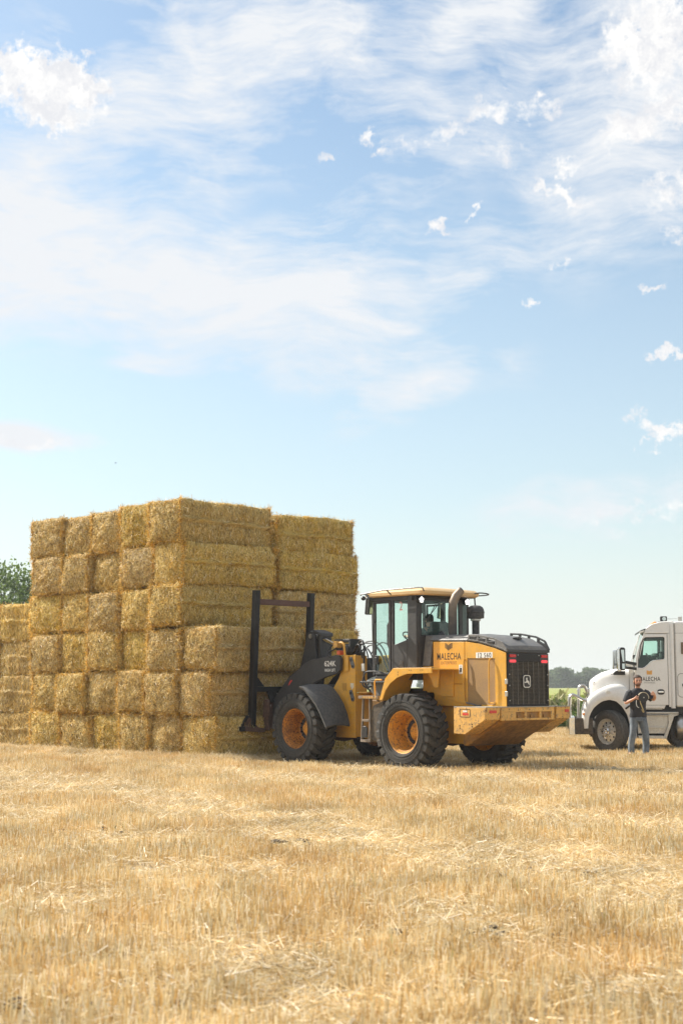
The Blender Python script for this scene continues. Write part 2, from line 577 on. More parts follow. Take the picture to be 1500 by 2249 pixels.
def quads_mesh(name, V, mats, mi=None):
    """V: (n,4,3) array of quads"""
    n = len(V)
    me = bpy.data.meshes.new(name)
    me.vertices.add(4 * n)
    me.vertices.foreach_set('co', V.reshape(-1).astype(np.float32))
    me.loops.add(4 * n)
    me.loops.foreach_set('vertex_index', np.arange(4 * n, dtype=np.int32))
    me.polygons.add(n)
    me.polygons.foreach_set('loop_start', np.arange(0, 4 * n, 4, dtype=np.int32))
    for m in (mats if isinstance(mats, (list, tuple)) else [mats]):
        me.materials.append(m)
    if mi is not None:
        me.polygons.foreach_set('material_index', mi.astype(np.int32))
    me.update(calc_edges=True)
    me.validate()
    return me


def blades(base, direction, length, width, taper=0.6, face=None):
    """one quad per stalk; base (n,3), direction (n,3) unit, length (n,), width (n,)"""
    n = len(base)
    r = nr.normal(size=(n, 3))
    side = np.cross(direction, r)
    side /= np.linalg.norm(side, axis=1, keepdims=True) + 1e-9
    tip = base + direction * length[:, None]
    hw_ = side * (width[:, None] / 2)
    return np.stack([base - hw_, base + hw_, tip + hw_ * taper, tip - hw_ * taper], axis=1)


def straw_mat(name, stops, trans=0.3, wn=0.25, pale=None, rough=0.5):
    m, k = new_mat(name)
    g = k.n('ShaderNodeNewGeometry')
    r = g.outputs['Random Per Island']
    col = k.ramp(r, stops)
    pos = g.outputs['Position']
    n1 = k.noise(pos, 0.22, 4, 0.6)
    n2 = k.noise(pos, 1.1, 4, 0.6)
    f = k.rng(k.math('ADD', k.math('MULTIPLY', n1, 0.6), k.math('MULTIPLY', n2, 0.4)), 0.38, 0.62)
    if pale:
        col = k.mix(k.math('MULTIPLY', f, pale[1]), col, pale[0])
    n3 = k.noise(k.n('ShaderNodeMapping', {'Vector': pos, 'Rotation': (0, 0, R(-30)), 'Scale': (1.0, 0.35, 1)}).outputs[0], 0.8, 3, 0.6)
    if pale:
        col = k.mix(k.rng(n3, 0.50, 0.66, 0, 0.5), col, (0.50, 0.27, 0.065))
    hs = k.n('ShaderNodeHueSaturation', {'Value': k.rng(n2, 0.3, 0.7, 1 - wn, 1 + wn), 'Color': col})
    d = k.n('ShaderNodeBsdfPrincipled', {'Base Color': hs.outputs[0], 'Roughness': rough, 'Specular IOR Level': 0.35})
    t = k.n('ShaderNodeBsdfTranslucent', {'Color': hs.outputs[0]})
    mx = k.n('ShaderNodeMixShader', {0: trans, 1: d.outputs[0], 2: t.outputs[0]})
    k.n('ShaderNodeOutputMaterial', {'Surface': mx.outputs[0]})
    return m


STUB = straw_mat('stubble_straw', [(0.0, (0.50, 0.28, 0.07)), (0.25, (0.59, 0.39, 0.14)), (0.5, (0.63, 0.50, 0.27)), (0.8, (0.73, 0.65, 0.42)), (0.97, (0.88, 0.82, 0.68)), (1.0, (0.26, 0.30, 0.07))],
                 pale=((0.66, 0.50, 0.27), 0.5))
LYING = straw_mat('lying_straw', [(0.0, (0.50, 0.33, 0.13)), (0.4, (0.68, 0.53, 0.28)), (0.8, (0.80, 0.69, 0.46)), (1.0, (0.88, 0.82, 0.68))])
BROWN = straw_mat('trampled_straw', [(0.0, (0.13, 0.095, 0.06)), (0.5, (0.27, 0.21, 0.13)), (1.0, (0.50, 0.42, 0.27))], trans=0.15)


def stubble_patch(name, n_stand, n_lie, hgt, lean, mats, seed):
    global nr
    nr = np.random.default_rng(seed)
    Vs, ms = [], []
    if n_stand:
        rows = nr.integers(0, 6, n_stand)
        x = (rows + 0.5) / 6 - 0.5 + nr.normal(0, 0.035, n_stand)
        # plants stand in little tufts along the row
        t = nr.uniform(-0.52, 0.52, 90)
        y = t[nr.integers(0, 90, n_stand)] + nr.normal(0, 0.012, n_stand)
        base = np.stack([x, y, np.full(n_stand, -0.01)], 1)
        d = np.stack([nr.normal(0, lean, n_stand), nr.normal(0, lean, n_stand), np.ones(n_stand)], 1)
        d /= np.linalg.norm(d, axis=1, keepdims=True)
        L = nr.uniform(0.55, 1.12, n_stand) * hgt
        Vs.append(blades(base, d, L, nr.uniform(0.0045, 0.0085, n_stand), 0.8))
        ms.append(np.zeros(n_stand))
    if n_lie:
        base = np.stack([nr.uniform(-0.55, 0.55, n_lie), nr.uniform(-0.55, 0.55, n_lie), nr.uniform(0.004, 0.075, n_lie) * (0.5 + 3 * hgt)], 1)
        a = nr.uniform(0, 2 * np.pi, n_lie)
        e = nr.normal(0.08, 0.28, n_lie)
        d = np.stack([np.cos(a) * np.cos(e), np.sin(a) * np.cos(e), np.sin(e)], 1)
        Vs.append(blades(base, d, nr.uniform(0.04, 0.17, n_lie), nr.uniform(0.0035, 0.007, n_lie), 0.8))
        ms.append(np.ones(n_lie))
    me = quads_mesh(name, np.concatenate(Vs), mats, np.concatenate(ms))
    o = bpy.data.objects.new(name, me)
    return o


def scatter_object(name, pts, rot, scl, idx, sources, mats):
    """one object that instances SOURCES (kept outside the scene) on its points"""
    coll = bpy.data.collections.new(name + '_sources')
    for i, o in enumerate(sources):
        o.name = '%s_%02d' % (name + '_src', i)
        coll.objects.link(o)
    me = bpy.data.meshes.new(name)
    me.vertices.add(len(pts))
    me.vertices.foreach_set('co', np.asarray(pts, np.float32).reshape(-1))
    for m in mats:
        me.materials.append(m)
    for nm, typ, data in (('rot', 'FLOAT_VECTOR', rot), ('scl', 'FLOAT_VECTOR', scl)):
        a = me.attributes.new(nm, typ, 'POINT')
        a.data.foreach_set('vector', np.asarray(data, np.float32).reshape(-1))
    a = me.attributes.new('idx', 'INT', 'POINT')
    a.data.foreach_set('value', np.asarray(idx, np.int32))
    me.update()
    o = bpy.data.objects.new(name, me)
    COL.objects.link(o)
    ng = bpy.data.node_groups.new(name, 'GeometryNodeTree')
    ng.interface.new_socket('Geometry', in_out='INPUT', socket_type='NodeSocketGeometry')
    ng.interface.new_socket('Geometry', in_out='OUTPUT', socket_type='NodeSocketGeometry')
    gi, go = ng.nodes.new('NodeGroupInput'), ng.nodes.new('NodeGroupOutput')
    ci = ng.nodes.new('GeometryNodeCollectionInfo')
    ci.inputs['Collection'].default_value = coll
    ci.inputs['Separate Children'].default_value = True
    ci.inputs['Reset Children'].default_value = True
    ip = ng.nodes.new('GeometryNodeInstanceOnPoints')
    ip.inputs['Pick Instance'].default_value = True
    L = ng.links
    L.new(gi.outputs[0], ip.inputs['Points'])
    L.new(ci.outputs[0], ip.inputs['Instance'])
    for nm, typ, sock in (('idx', 'INT', 'Instance Index'), ('rot', 'FLOAT_VECTOR', 'Rotation'), ('scl', 'FLOAT_VECTOR', 'Scale')):
        na = ng.nodes.new('GeometryNodeInputNamedAttribute')
        na.data_type = typ
        na.inputs['Name'].default_value = nm
        out = [q for q in na.outputs if q.enabled and q.name == 'Attribute'][0]
        L.new(out, ip.inputs[sock])
    L.new(ip.outputs[0], go.inputs[0])
    md = o.modifiers.new('scatter', 'NODES')
    md.node_group = ng
    return o


# ---- the field itself
m, k = new_mat('stubble_soil')
pos = k.n('ShaderNodeNewGeometry').outputs['Position']
a1 = k.noise(pos, 0.35, 5, 0.6)
a2 = k.noise(pos, 6.0, 5, 0.7)
a3 = k.noise(pos, 60.0, 4, 0.7)
fl = k.n('ShaderNodeMapping', {'Vector': pos, 'Rotation': (0, 0, R(-60)), 'Scale': (120, 18, 40)}).outputs[0]
a4 = k.noise(fl, 1.0, 3, 0.6, 1.0)
soil = k.mix(a2, (0.085, 0.062, 0.04), (0.17, 0.125, 0.08))
chaff = k.mix(a3, (0.30, 0.20, 0.09), (0.60, 0.46, 0.25))
cov = k.rng(k.math('ADD', k.math('MULTIPLY', a4, 0.5), k.math('ADD', k.math('MULTIPLY', a2, 0.25), k.math('MULTIPLY', a1, 0.25))), 0.36, 0.55)
gc = k.mix(cov, soil, chaff)
bp = k.n('ShaderNodeBump', {'Strength': 0.7, 'Distance': 0.03, 'Height': k.math('ADD', a2, k.math('MULTIPLY', a3, 0.5))}).outputs[0]
pbr(k, gc, 0.9, 0, bp)
SOIL = m

# ground sheet: fine and a little uneven near the camera, coarse to the horizon
mb = MB()
G0 = 1500.0
xs = [-G0, -400, -100, -50] + list(np.linspace(-30, 30, 61)) + [50, 100, 400, G0]
ys = [-60, -20] + list(np.linspace(0, 60, 61)) + [90, 150, 300, 700, G0]
vs, nx = [], len(xs)
for yy in ys:
    for xx in xs:
        z = 0.0
        if abs(xx) < 30 and 0 < yy < 48:
            z = 0.025 * noise.noise(Vector((xx * 0.7, yy * 0.7, 0)))
        vs.append((xx, yy, z - 0.012))
fs = [(j * nx + i, j * nx + i + 1, (j + 1) * nx + i + 1, (j + 1) * nx + i) for j in range(len(ys) - 1) for i in range(nx - 1)]
mb.add(vs, fs)
ground = mb.build('ground', SOIL, smooth=60)
tag(ground, 'harvested grain field running out to the horizon', kind='structure')

src = []
for i in range(5):
    src.append(stubble_patch('stand%d' % i, 720, 420, 0.155, 0.14, [STUB, LYING], 20 + i))
for i in range(3):
    src.append(stubble_patch('flat%d' % i, 330, 1000, 0.10, 0.45, [STUB, LYING], 40 + i))
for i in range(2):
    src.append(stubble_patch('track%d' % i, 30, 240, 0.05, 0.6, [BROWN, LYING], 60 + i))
ROWA = math.atan2(-0.86, 0.5)
pts, rot, scl, idx = [], [], [], []
step = 0.82
yy = 3.2
while yy < 49.4:
    halfw = 0.27 * yy + 4.0
    xx = -halfw
    while xx < halfw:
        x = xx + rnd.uniform(-.1, .1)
        y = yy + rnd.uniform(-.1, .1)
        c = 0.86 * x + 0.5 * y                       # across the drill rows
        nz = noise.noise(Vector((x * 0.28, y * 0.28, 3)))
        jt = rnd.gauss(0, 0.22)
        flat = (abs(c - 7.4 + 0.8 * nz + jt) < 0.95) or (abs(c - 5.35) < 0.24) or (abs(c - 3.5) < 0.24) or (abs(c - 10.8 + nz + jt) < 0.8) or (nz > 0.30 and rnd.random() < 0.35) \
            or (abs(c - 13.6 + nz + jt) < 0.7) or (abs(c - 0.9 + nz + jt) < 0.5)
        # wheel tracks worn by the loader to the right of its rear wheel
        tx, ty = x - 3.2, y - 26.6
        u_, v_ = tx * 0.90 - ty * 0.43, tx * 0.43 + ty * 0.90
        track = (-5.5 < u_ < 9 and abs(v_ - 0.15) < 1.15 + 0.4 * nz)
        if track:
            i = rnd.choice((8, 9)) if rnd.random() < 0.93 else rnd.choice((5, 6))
        elif flat:
            i = rnd.choice((5, 6, 7))
        elif nz < -0.40 and rnd.random() < 0.4:
            i = rnd.choice((8, 9))
        else:
            i = rnd.randrange(5)
        if any(math.hypot(x - wx_, y - wy_) < 0.85 for wx_, wy_ in ((1.2, 26.6), (-0.85, 28.9), (3.15, 28.4), (1.1, 30.7), (6.3, 33.4))):
            i = rnd.choice((5, 8, 9))              # pressed flat by the wheels
        pts.append((x, y, 0.0))
        rot.append((0, 0, ROWA + math.pi / 2 + rnd.choice((0, math.pi)) + rnd.uniform(-.08, .08)))
        s_ = rnd.uniform(0.9, 1.1)
        hz_ = rnd.uniform(0.75, 1.12) * (1 + 0.3 * nz)
        scl.append((s_, s_, hz_))
        idx.append(i)
        xx += step
    yy += step
# straw shed along the foot of the stacks
_a, _b = (-math.sin(R(43)), math.cos(R(43))), (math.cos(R(43)), math.sin(R(43)))
for i in range(60):
    if i < 36:
        u_, v_ = rnd.uniform(-1.5, 8.5), rnd.uniform(-0.55, -0.15)
    else:
        u_, v_ = rnd.uniform(-1.75, -1.4), rnd.uniform(-0.2, 4.4)
    pts.append((-3.43 + _a[0] * u_ + _b[0] * v_, 30.6 + _a[1] * u_ + _b[1] * v_, rnd.uniform(0.0, 0.03)))
    rot.append((0, 0, rnd.uniform(0, 6.28))); scl.append((0.6, 0.6, rnd.uniform(0.9, 1.7))); idx.append(rnd.choice((5, 6, 7)))
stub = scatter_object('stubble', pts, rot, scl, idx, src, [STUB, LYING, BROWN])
tag(stub, 'dry golden stubble and loose straw covering the field', kind='stuff')

# clods of soil in the wheel tracks
m, k = new_mat('dark_soil_clods')
pbr(k, k.mix(k.noise(k.n('ShaderNodeNewGeometry').outputs['Position'], 14, 3), (0.05, 0.036, 0.024), (0.15, 0.11, 0.07)), 0.95)
mb = MB()
for i in range(260):
    if i < 170:
        u_, v_ = rnd.uniform(-3, 8), rnd.gauss(0.1, 0.5)
        x, y = 3.2 + u_ * 0.90 + v_ * 0.43, 26.6 - u_ * 0.43 + v_ * 0.90
    else:
        bx, by = rnd.choice(((-2.1, 15.6), (-0.6, 14.2), (-3.6, 15.2), (0.9, 9.0), (-1.3, 7.2), (1.7, 12.0)))
        x, y = bx + rnd.gauss(0, 0.35), by + rnd.gauss(0, 0.15)
    s_ = rnd.uniform(0.015, 0.05)
    mb.sphere((x, y, 0.015), (s_ * rnd.uniform(1, 1.8), s_ * rnd.uniform(1, 1.6), s_ * rnd.uniform(0.6, 1.1)), 6, 4)
tag(mb.build('soil_clods', m, smooth=0), 'dark clods of soil turned up in the wheel tracks', kind='stuff')


# ---- weeds and the green crop beyond the stubble
def leaf_mat(name, stops, wn=0.3, trans=0.35):
    m, k = new_mat(name)
    g = k.n('ShaderNodeNewGeometry')
    col = k.ramp(g.outputs['Random Per Island'], stops)
    n2 = k.noise(g.outputs['Position'], 0.5, 4, 0.6)
    hs = k.n('ShaderNodeHueSaturation', {'Value': k.rng(n2, 0.3, 0.7, 1 - wn, 1 + wn), 'Color': col})
    d = k.n('ShaderNodeBsdfPrincipled', {'Base Color': hs.outputs[0], 'Roughness': 0.6, 'Specular IOR Level': 0.25})
    t = k.n('ShaderNodeBsdfTranslucent', {'Color': hs.outputs[0]})
    mx = k.n('ShaderNodeMixShader', {0: trans, 1: d.outputs[0], 2: t.outputs[0]})
    k.n('ShaderNodeOutputMaterial', {'Surface': mx.outputs[0]})
    return m


WEED = leaf_mat('weed_leaves', [(0, (0.06, 0.11, 0.028)), (0.5, (0.11, 0.19, 0.04)), (0.9, (0.19, 0.26, 0.06)), (1, (0.36, 0.34, 0.12))])
CROP = leaf_mat('crop_leaves', [(0, (0.12, 0.18, 0.03)), (0.5, (0.20, 0.25, 0.045)), (0.9, (0.30, 0.31, 0.05)), (1, (0.42, 0.40, 0.18))])
SEED = leaf_mat('grass_seed_heads', [(0, (0.22, 0.22, 0.08)), (0.6, (0.36, 0.33, 0.17)), (1, (0.46, 0.42, 0.26))])


def plant_clump(name, seed, n, hgt, leaf, mat, spread=0.35, up=0.5):
    global nr
    nr = np.random.default_rng(seed)
    st = 9
    sx, sy = nr.normal(0, spread * 0.5, st), nr.normal(0, spread * 0.5, st)
    sh = nr.uniform(0.65, 1.1, st) * hgt
    base = np.stack([sx, sy, np.zeros(st)], 1)
    d = np.stack([nr.normal(0, .1, st), nr.normal(0, .1, st), np.ones(st)], 1)
    d /= np.linalg.norm(d, axis=1, keepdims=True)
    V = [blades(base, d, sh, np.full(st, 0.012), 0.5)]
    w_ = nr.integers(0, st, n)
    t = nr.uniform(0.15, 1.0, n)
    p = base[w_] + d[w_] * (sh[w_] * t)[:, None] + nr.normal(0, 0.035, (n, 3))
    a = nr.uniform(0, 2 * np.pi, n)
    e = nr.normal(up, 0.45, n)
    dd = np.stack([np.cos(a) * np.cos(e), np.sin(a) * np.cos(e), np.sin(e)], 1)
    V.append(blades(p, dd, nr.uniform(0.6, 1.5, n) * leaf, nr.uniform(0.3, 0.7, n) * leaf, 0.35))
    o = bpy.data.objects.new(name, quads_mesh(name, np.concatenate(V), mat))
    return o


srcw = [plant_clump('w%d' % i, 80 + i, 260, 1.05, 0.10, WEED) for i in range(3)] + \
       [plant_clump('g%d' % i, 90 + i, 150, 1.2, 0.20, SEED, up=1.2) for i in range(2)] + \
       [plant_clump('c%d' % i, 95 + i, 220, 0.80, 0.10, CROP) for i in range(3)]


def strip(x0, x1, y0, y1, dens, choose, hs):
    P_, Rr, Sc, Ix = [], [], [], []
    n = int((x1 - x0) * (y1 - y0) * dens)
    for _ in range(n):
        x, y = rnd.uniform(x0, x1), rnd.uniform(y0, y1)
        i = choose(x, y)
        if i is None:
            continue
        P_.append((x, y, 0)); Rr.append((0, 0, rnd.uniform(0, 6.28)))
        s_ = rnd.uniform(0.8, 1.2)
        h_ = hs(x, y) * rnd.uniform(0.85, 1.1)
        Sc.append((s_, s_, h_)); Ix.append(i)
    return P_, Rr, Sc, Ix


def ch_weed(x, y):
    q = noise.noise(Vector((x * 0.35, y * 0.5, 9)))
    if y < 51.0:
        return rnd.choice((0, 1, 2, 4, 7))
    return rnd.choice((3, 4)) if q > 0.22 and rnd.random() < 0.6 else rnd.choice((0, 1, 2))


edge = lambda x: 49.2 + 0.25 * noise.noise(Vector((x * 0.6, 0, 0)))
A = strip(-22, 34, 49.3, 55.5, 8.0, lambda x, y: ch_weed(x, y) if y > edge(x) else None,
          lambda x, y: (0.66 + 0.09 * (y - 49.3) if y < 51.5 else 0.80) + 0.30 * noise.noise(Vector((x * 0.45, y * 0.4, 1))))
wd = scatter_object('weeds', *A, srcw, [WEED, SEED, CROP])
tag(wd, 'tall green weeds and grasses along the field edge', kind='stuff')
srcc = [plant_clump('c%d' % i, 105 + i, 220, 1.0, 0.12, CROP) for i in range(3)] + \
       [plant_clump('g%d' % i, 115 + i, 130, 1.2, 0.2, SEED, up=1.2) for i in range(2)]
A = strip(-30, 46, 55.2, 78, 2.6, lambda x, y: rnd.choice((0, 1, 2, 3) if y < 62 else (0, 1, 2)), lambda x, y: 0.98)
cp = scatter_object('crop_plants', *A, srcc, [CROP, SEED])
tag(cp, 'yellow green crop standing beyond the weeds', kind='stuff')

m, k = new_mat('crop_canopy')
pos = k.n('ShaderNodeNewGeometry').outputs['Position']
v1 = k.noise(pos, 0.9, 5, 0.7)
v2 = k.noise(k.n('ShaderNodeMapping', {'Vector': pos, 'Scale': (0.02, 0.05, 1)}).outputs[0], 1.0, 4, 0.6)
cc = k.mix(v1, (0.18, 0.225, 0.045), (0.29, 0.31, 0.075))
cc = k.mix(k.rng(v2, 0.4, 0.65, 0, 0.4), cc, (0.38, 0.36, 0.10))
pbr(k, cc, 0.85, 0, k.n('ShaderNodeBump', {'Strength': 1.0, 'Distance': 0.3, 'Height': v1}).outputs[0])
mb = MB()
mb.box(-700, 700, 56.0, 900, 0.0, 1.02)
tag(mb.build('crop_field', m, smooth=0), 'green and yellow crop field reaching to the far trees', kind='structure')

# ---- trees
BARK, k = new_mat('bark')
pbr(k, k.mix(k.noise(k.n('ShaderNodeTexCoord').outputs['Object'], 8, 4), (0.05, 0.04, 0.03), (0.14, 0.115, 0.085)), 0.9)
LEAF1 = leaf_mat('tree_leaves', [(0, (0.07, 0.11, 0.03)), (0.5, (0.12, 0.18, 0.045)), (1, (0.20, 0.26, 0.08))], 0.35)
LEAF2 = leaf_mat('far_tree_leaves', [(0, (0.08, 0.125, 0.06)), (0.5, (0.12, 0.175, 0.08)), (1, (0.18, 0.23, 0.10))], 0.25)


def tree_parts(seed, H_, cr, n_cl, n_leaf, leaf, trunk_h, flat=0.8):
    """a tapered trunk with limbs; crown of leaf clumps spread around the limb ends"""
    global nr
    rr = random.Random(seed)
    nr = np.random.default_rng(seed)
    t = MB()
    top = Vector((rr.uniform(-.3, .3), rr.uniform(-.3, .3), H_ * 0.8))
    tr = H_ * 0.028
    t.tube([(0, 0, -0.3), (0.05, 0, trunk_h * 0.6), tuple(top * 0.55), tuple(top)], [tr * 1.3, tr, tr * 0.7, tr * 0.2], 7)
    cents = []
    for i in range(n_cl):
        an = i * 2.399 + rr.uniform(-.4, .4)
        hh = trunk_h + (H_ - trunk_h) * ((i + 0.5) / n_cl) ** 0.8
        prof = math.sin(math.pi * min(1, max(0.08, (hh - trunk_h * 0.7) / (H_ * 1.04 - trunk_h * 0.7)))) ** 0.6
        rad = cr * prof * rr.uniform(0.45, 0.95)
        c = Vector((math.cos(an) * rad, math.sin(an) * rad, hh))
        cents.append((c, cr * rr.uniform(0.22, 0.42)))
        s0 = top * min(0.95, max(0.3, (hh - rad * 0.6) / top.z))
        mid = s0.lerp(c, 0.55) + Vector((0, 0, -0.05 * cr))
        t.tube([tuple(s0), tuple(mid), tuple(c)], [tr * 0.35, tr * 0.22, tr * 0.07], 5)
    V = []
    per = n_leaf // n_cl
    for c, r in cents:
        g = nr.normal(size=(per, 3))
        g /= np.linalg.norm(g, axis=1, keepdims=True)
        g *= (nr.uniform(0.25, 1.0, (per, 1)) ** 0.5) * r * nr.uniform(0.7, 1.25, (per, 1))
        g[:, 2] *= flat
        p = g + np.array(c)
        dd = nr.normal(size=(per, 3))
        dd /= np.linalg.norm(dd, axis=1, keepdims=True)
        V.append(blades(p, dd, nr.uniform(0.7, 1.3, per) * leaf, nr.uniform(0.5, 0.9, per) * leaf, 0.5))
    return t, np.concatenate(V)


def make_tree(name, loc, label, group, mat, **kw):
    t, V = tree_parts(**kw)
    root = empty(name, loc, 0, label, 'tree', group)
    t.build('trunk', BARK, root)
    c = bpy.data.objects.new('crown', quads_mesh('crown', V, mat))
    COL.objects.link(c)
    c.parent = root
    return root


make_tree('leafy_tree', (-23.0, 96, 0), 'leafy green tree rising over the low straw stack on the left', None, LEAF1,
          seed=5, H_=9.0, cr=3.9, n_cl=40, n_leaf=11000, leaf=0.20, trunk_h=2.4)
make_tree('leafy_tree', (-32.5, 99, 0), 'second leafy tree, standing left of the one over the low straw stack', None, LEAF1,
          seed=6, H_=8.6, cr=3.8, n_cl=30, n_leaf=8000, leaf=0.22, trunk_h=2.4)

far = []
for i, (hh, cr) in enumerate(((8.2, 3.6), (9.0, 3.2), (6.2, 3.8), (7.4, 4.2))):
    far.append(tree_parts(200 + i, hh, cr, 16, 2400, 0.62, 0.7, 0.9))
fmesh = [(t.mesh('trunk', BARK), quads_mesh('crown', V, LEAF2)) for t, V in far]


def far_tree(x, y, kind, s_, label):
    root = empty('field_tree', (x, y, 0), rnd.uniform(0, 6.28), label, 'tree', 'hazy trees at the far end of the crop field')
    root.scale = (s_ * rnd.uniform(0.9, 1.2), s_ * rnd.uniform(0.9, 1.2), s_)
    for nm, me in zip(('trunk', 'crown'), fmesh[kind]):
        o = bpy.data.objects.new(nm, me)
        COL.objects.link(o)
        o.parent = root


# (x, height factor) along the row that shows between the loader and the truck and past it
fx = 66.0
n_ft = 0
YT = 500.0


def skyline(px):
    """rough height of the treeline in metres at a photo column"""
    for a_, b_, h0, h1 in ((1150, 1205, 8.0, 7.2), (1205, 1235, 7.2, 8.0), (1235, 1252, 8.0, 6.8), (1252, 1262, 6.2, 5.2), (1262, 1278, 5.2, 5.4),
                           (1278, 1290, 6.4, 7.8), (1290, 1312, 7.8, 7.6), (1312, 1340, 7.2, 6.5)):
        if a_ <= px < b_:
            return h0 + (h1 - h0) * (px - a_) / (b_ - a_)
    return 6.5 + 1.3 * math.sin(px * 0.05)


px = 1150.0
while px < 1345:
    h_ = skyline(px)
    k_ = 0 if h_ > 7.6 else (1 if h_ > 7 else (2 if h_ < 5.8 else 3))
    base_h = (8.2, 9.0, 6.2, 7.4)[k_]
    yy = YT + rnd.uniform(-14, 10)
    lab = 'hazy far tree in the treeline, %s' % ('seen just right of the loader grille' if px < 1215 else 'in the tall hump right of the loader' if px < 1250 else 'low in the dip between the two humps' if px < 1280 else 'in the hump at the nose of the truck' if px < 1312 else 'hidden behind the hood of the truck')
    far_tree((px - 750) / 3124 * yy, yy, k_, h_ / base_h * 0.95, lab)
    px += rnd.uniform(7, 10)
# the rest of the wood, hidden from here by the stacks, the loader and the truck
srcf = []
for i, (t, V) in enumerate(far):
    srcf.append(bpy.data.objects.new('ft', fmesh[i][1]))
P_, Rr, Sc, Ix = [], [], [], []
for i in range(70):
    q = rnd.uniform(-520, 1120)
    if 1140 < q + 750 < 1350:
        continue
    P_.append((q / 3124 * YT * 1.0, YT + rnd.uniform(-10, 25), -0.3)); Rr.append((0, 0, rnd.uniform(0, 6.3)))
    s_ = rnd.uniform(0.75, 1.0)
    Sc.append((s_ * 1.1, s_ * 1.1, s_)); Ix.append(rnd.randrange(4))
for i in range(60):                                     # undergrowth closing the foot of the row
    P_.append(((300 + i * 10.5) / 3124 * YT, YT + 16 + rnd.uniform(-4, 8), -1.5)); Rr.append((0, 0, rnd.uniform(0, 6.3)))
    Sc.append((1.3, 1.3, 0.72)); Ix.append(2)
tag(scatter_object('far_wood', P_, Rr, Sc, Ix, srcf, [LEAF2]), 'low belt of woodland and undergrowth at the far end of the fields', kind='stuff')

# ---- haze
m, k = new_mat('haze')
v = k.n('ShaderNodeVolumePrincipled', {'Color': (0.93, 0.96, 1.0, 1), 'Density': 0.00045, 'Anisotropy': 0.0})
k.n('ShaderNodeOutputMaterial', {'Volume': v.outputs[0]})
mb = MB()
mb.box(-1560, 1560, -110, 1560, -1.2, 12.5)
hz_o = mb.build('haze', m, smooth=0)
hz_o.display_type = 'WIRE'
tag(hz_o, 'thin summer haze over the fields', kind='stuff')
# ================================================================== STRAW BALES
SA = R(43)
AV = Vector((-math.sin(SA), math.cos(SA), 0))          # along the left face, away from the camera
BV = Vector((math.cos(SA), math.sin(SA), 0))           # along the right face
CN = Vector((-3.43, 30.6, 0))                          # near corner of the tall stack

m, k = new_mat('packed_straw')
co = k.n('ShaderNodeTexCoord').outputs['Object']
oi = k.n('ShaderNodeObjectInfo').outputs['Random']
off = k.n('ShaderNodeCombineXYZ', {0: k.math('MULTIPLY', oi, 37.0), 1: k.math('MULTIPLY', oi, 11.0), 2: 0.0}).outputs[0]
cv = k.vmath('ADD', co, off)
vfine = k.n('ShaderNodeMapping', {'Vector': cv, 'Scale': (90, 90, 22)}).outputs[0]
vf2 = k.n('ShaderNodeMapping', {'Vector': cv, 'Rotation': (0.6, 0.9, 0.3), 'Scale': (110, 25, 110)}).outputs[0]
b1 = k.noise(cv, 2.2, 5, 0.65)
b2 = k.noise(vfine, 1.0, 3, 0.7, 1.2)
b3 = k.noise(vf2, 1.0, 3, 0.7, 1.2)
ff = k.math('ADD', k.math('MULTIPLY', b2, 0.5), k.math('MULTIPLY', b3, 0.5))
base = k.ramp(ff, [(0.38, (0.057, 0.037, 0.010)), (0.46, (0.308, 0.209, 0.060)), (0.54, (0.570, 0.418, 0.135)), (0.62, (0.866, 0.716, 0.329))])
gold = k.ramp(ff, [(0.38, (0.063, 0.033, 0.005)), (0.46, (0.388, 0.220, 0.028)), (0.55, (0.661, 0.429, 0.070)), (0.64, (0.866, 0.649, 0.200))])
bc = k.mix(k.rng(b1, 0.45, 0.66), base, gold)
hs = k.n('ShaderNodeHueSaturation', {'Hue': k.rng(oi, 0, 1, 0.492, 0.508), 'Saturation': k.rng(oi, 0, 1, 0.85, 1.1), 'Value': k.rng(k.math('FRACT', k.math('MULTIPLY', oi, 7.3)), 0, 1, 0.99, 1.28), 'Color': bc})
pbr(k, hs.outputs[0], 0.8, 0, k.n('ShaderNodeBump', {'Strength': 0.9, 'Distance': 0.02, 'Height': ff}).outputs[0])
PACK = m


def bale_straw(name, stops, trans):
    m, k = new_mat(name)
    g = k.n('ShaderNodeNewGeometry')
    col = k.ramp(g.outputs['Random Per Island'], stops)
    oi = k.n('ShaderNodeObjectInfo').outputs['Random']
    n1 = k.noise(g.outputs['Position'], 1.6, 4, 0.6)
    v = k.math('MULTIPLY', k.rng(oi, 0, 1, 0.98, 1.2), k.rng(n1, 0.3, 0.7, 0.9, 1.2))
    hs = k.n('ShaderNodeHueSaturation', {'Value': v, 'Color': col})
    d = k.n('ShaderNodeBsdfPrincipled', {'Base Color': hs.outputs[0], 'Roughness': 0.55, 'Specular IOR Level': 0.3})
    t = k.n('ShaderNodeBsdfTranslucent', {'Color': hs.outputs[0]})
    mx = k.n('ShaderNodeMixShader', {0: trans, 1: d.outputs[0], 2: t.outputs[0]})
    k.n('ShaderNodeOutputMaterial', {'Surface': mx.outputs[0]})
    return m


BST = bale_straw('bale_straw', [(0, (0.09, 0.055, 0.012)), (0.22, (0.22, 0.145, 0.035)), (0.45, (0.46, 0.33, 0.095)), (0.7, (0.68, 0.53, 0.20)), (0.92, (0.86, 0.73, 0.39)), (1, (0.96, 0.91, 0.74))], 0.25)
BGD = bale_straw('bale_gold_fringe', [(0, (0.296, 0.143, 0.018)), (0.5, (0.616, 0.352, 0.045)), (0.9, (0.752, 0.506, 0.120)), (1, (0.921, 0.771, 0.360))], 0.35)

BL, BW, BH = 2.42, 1.20, 0.915                          # bale length, width, height


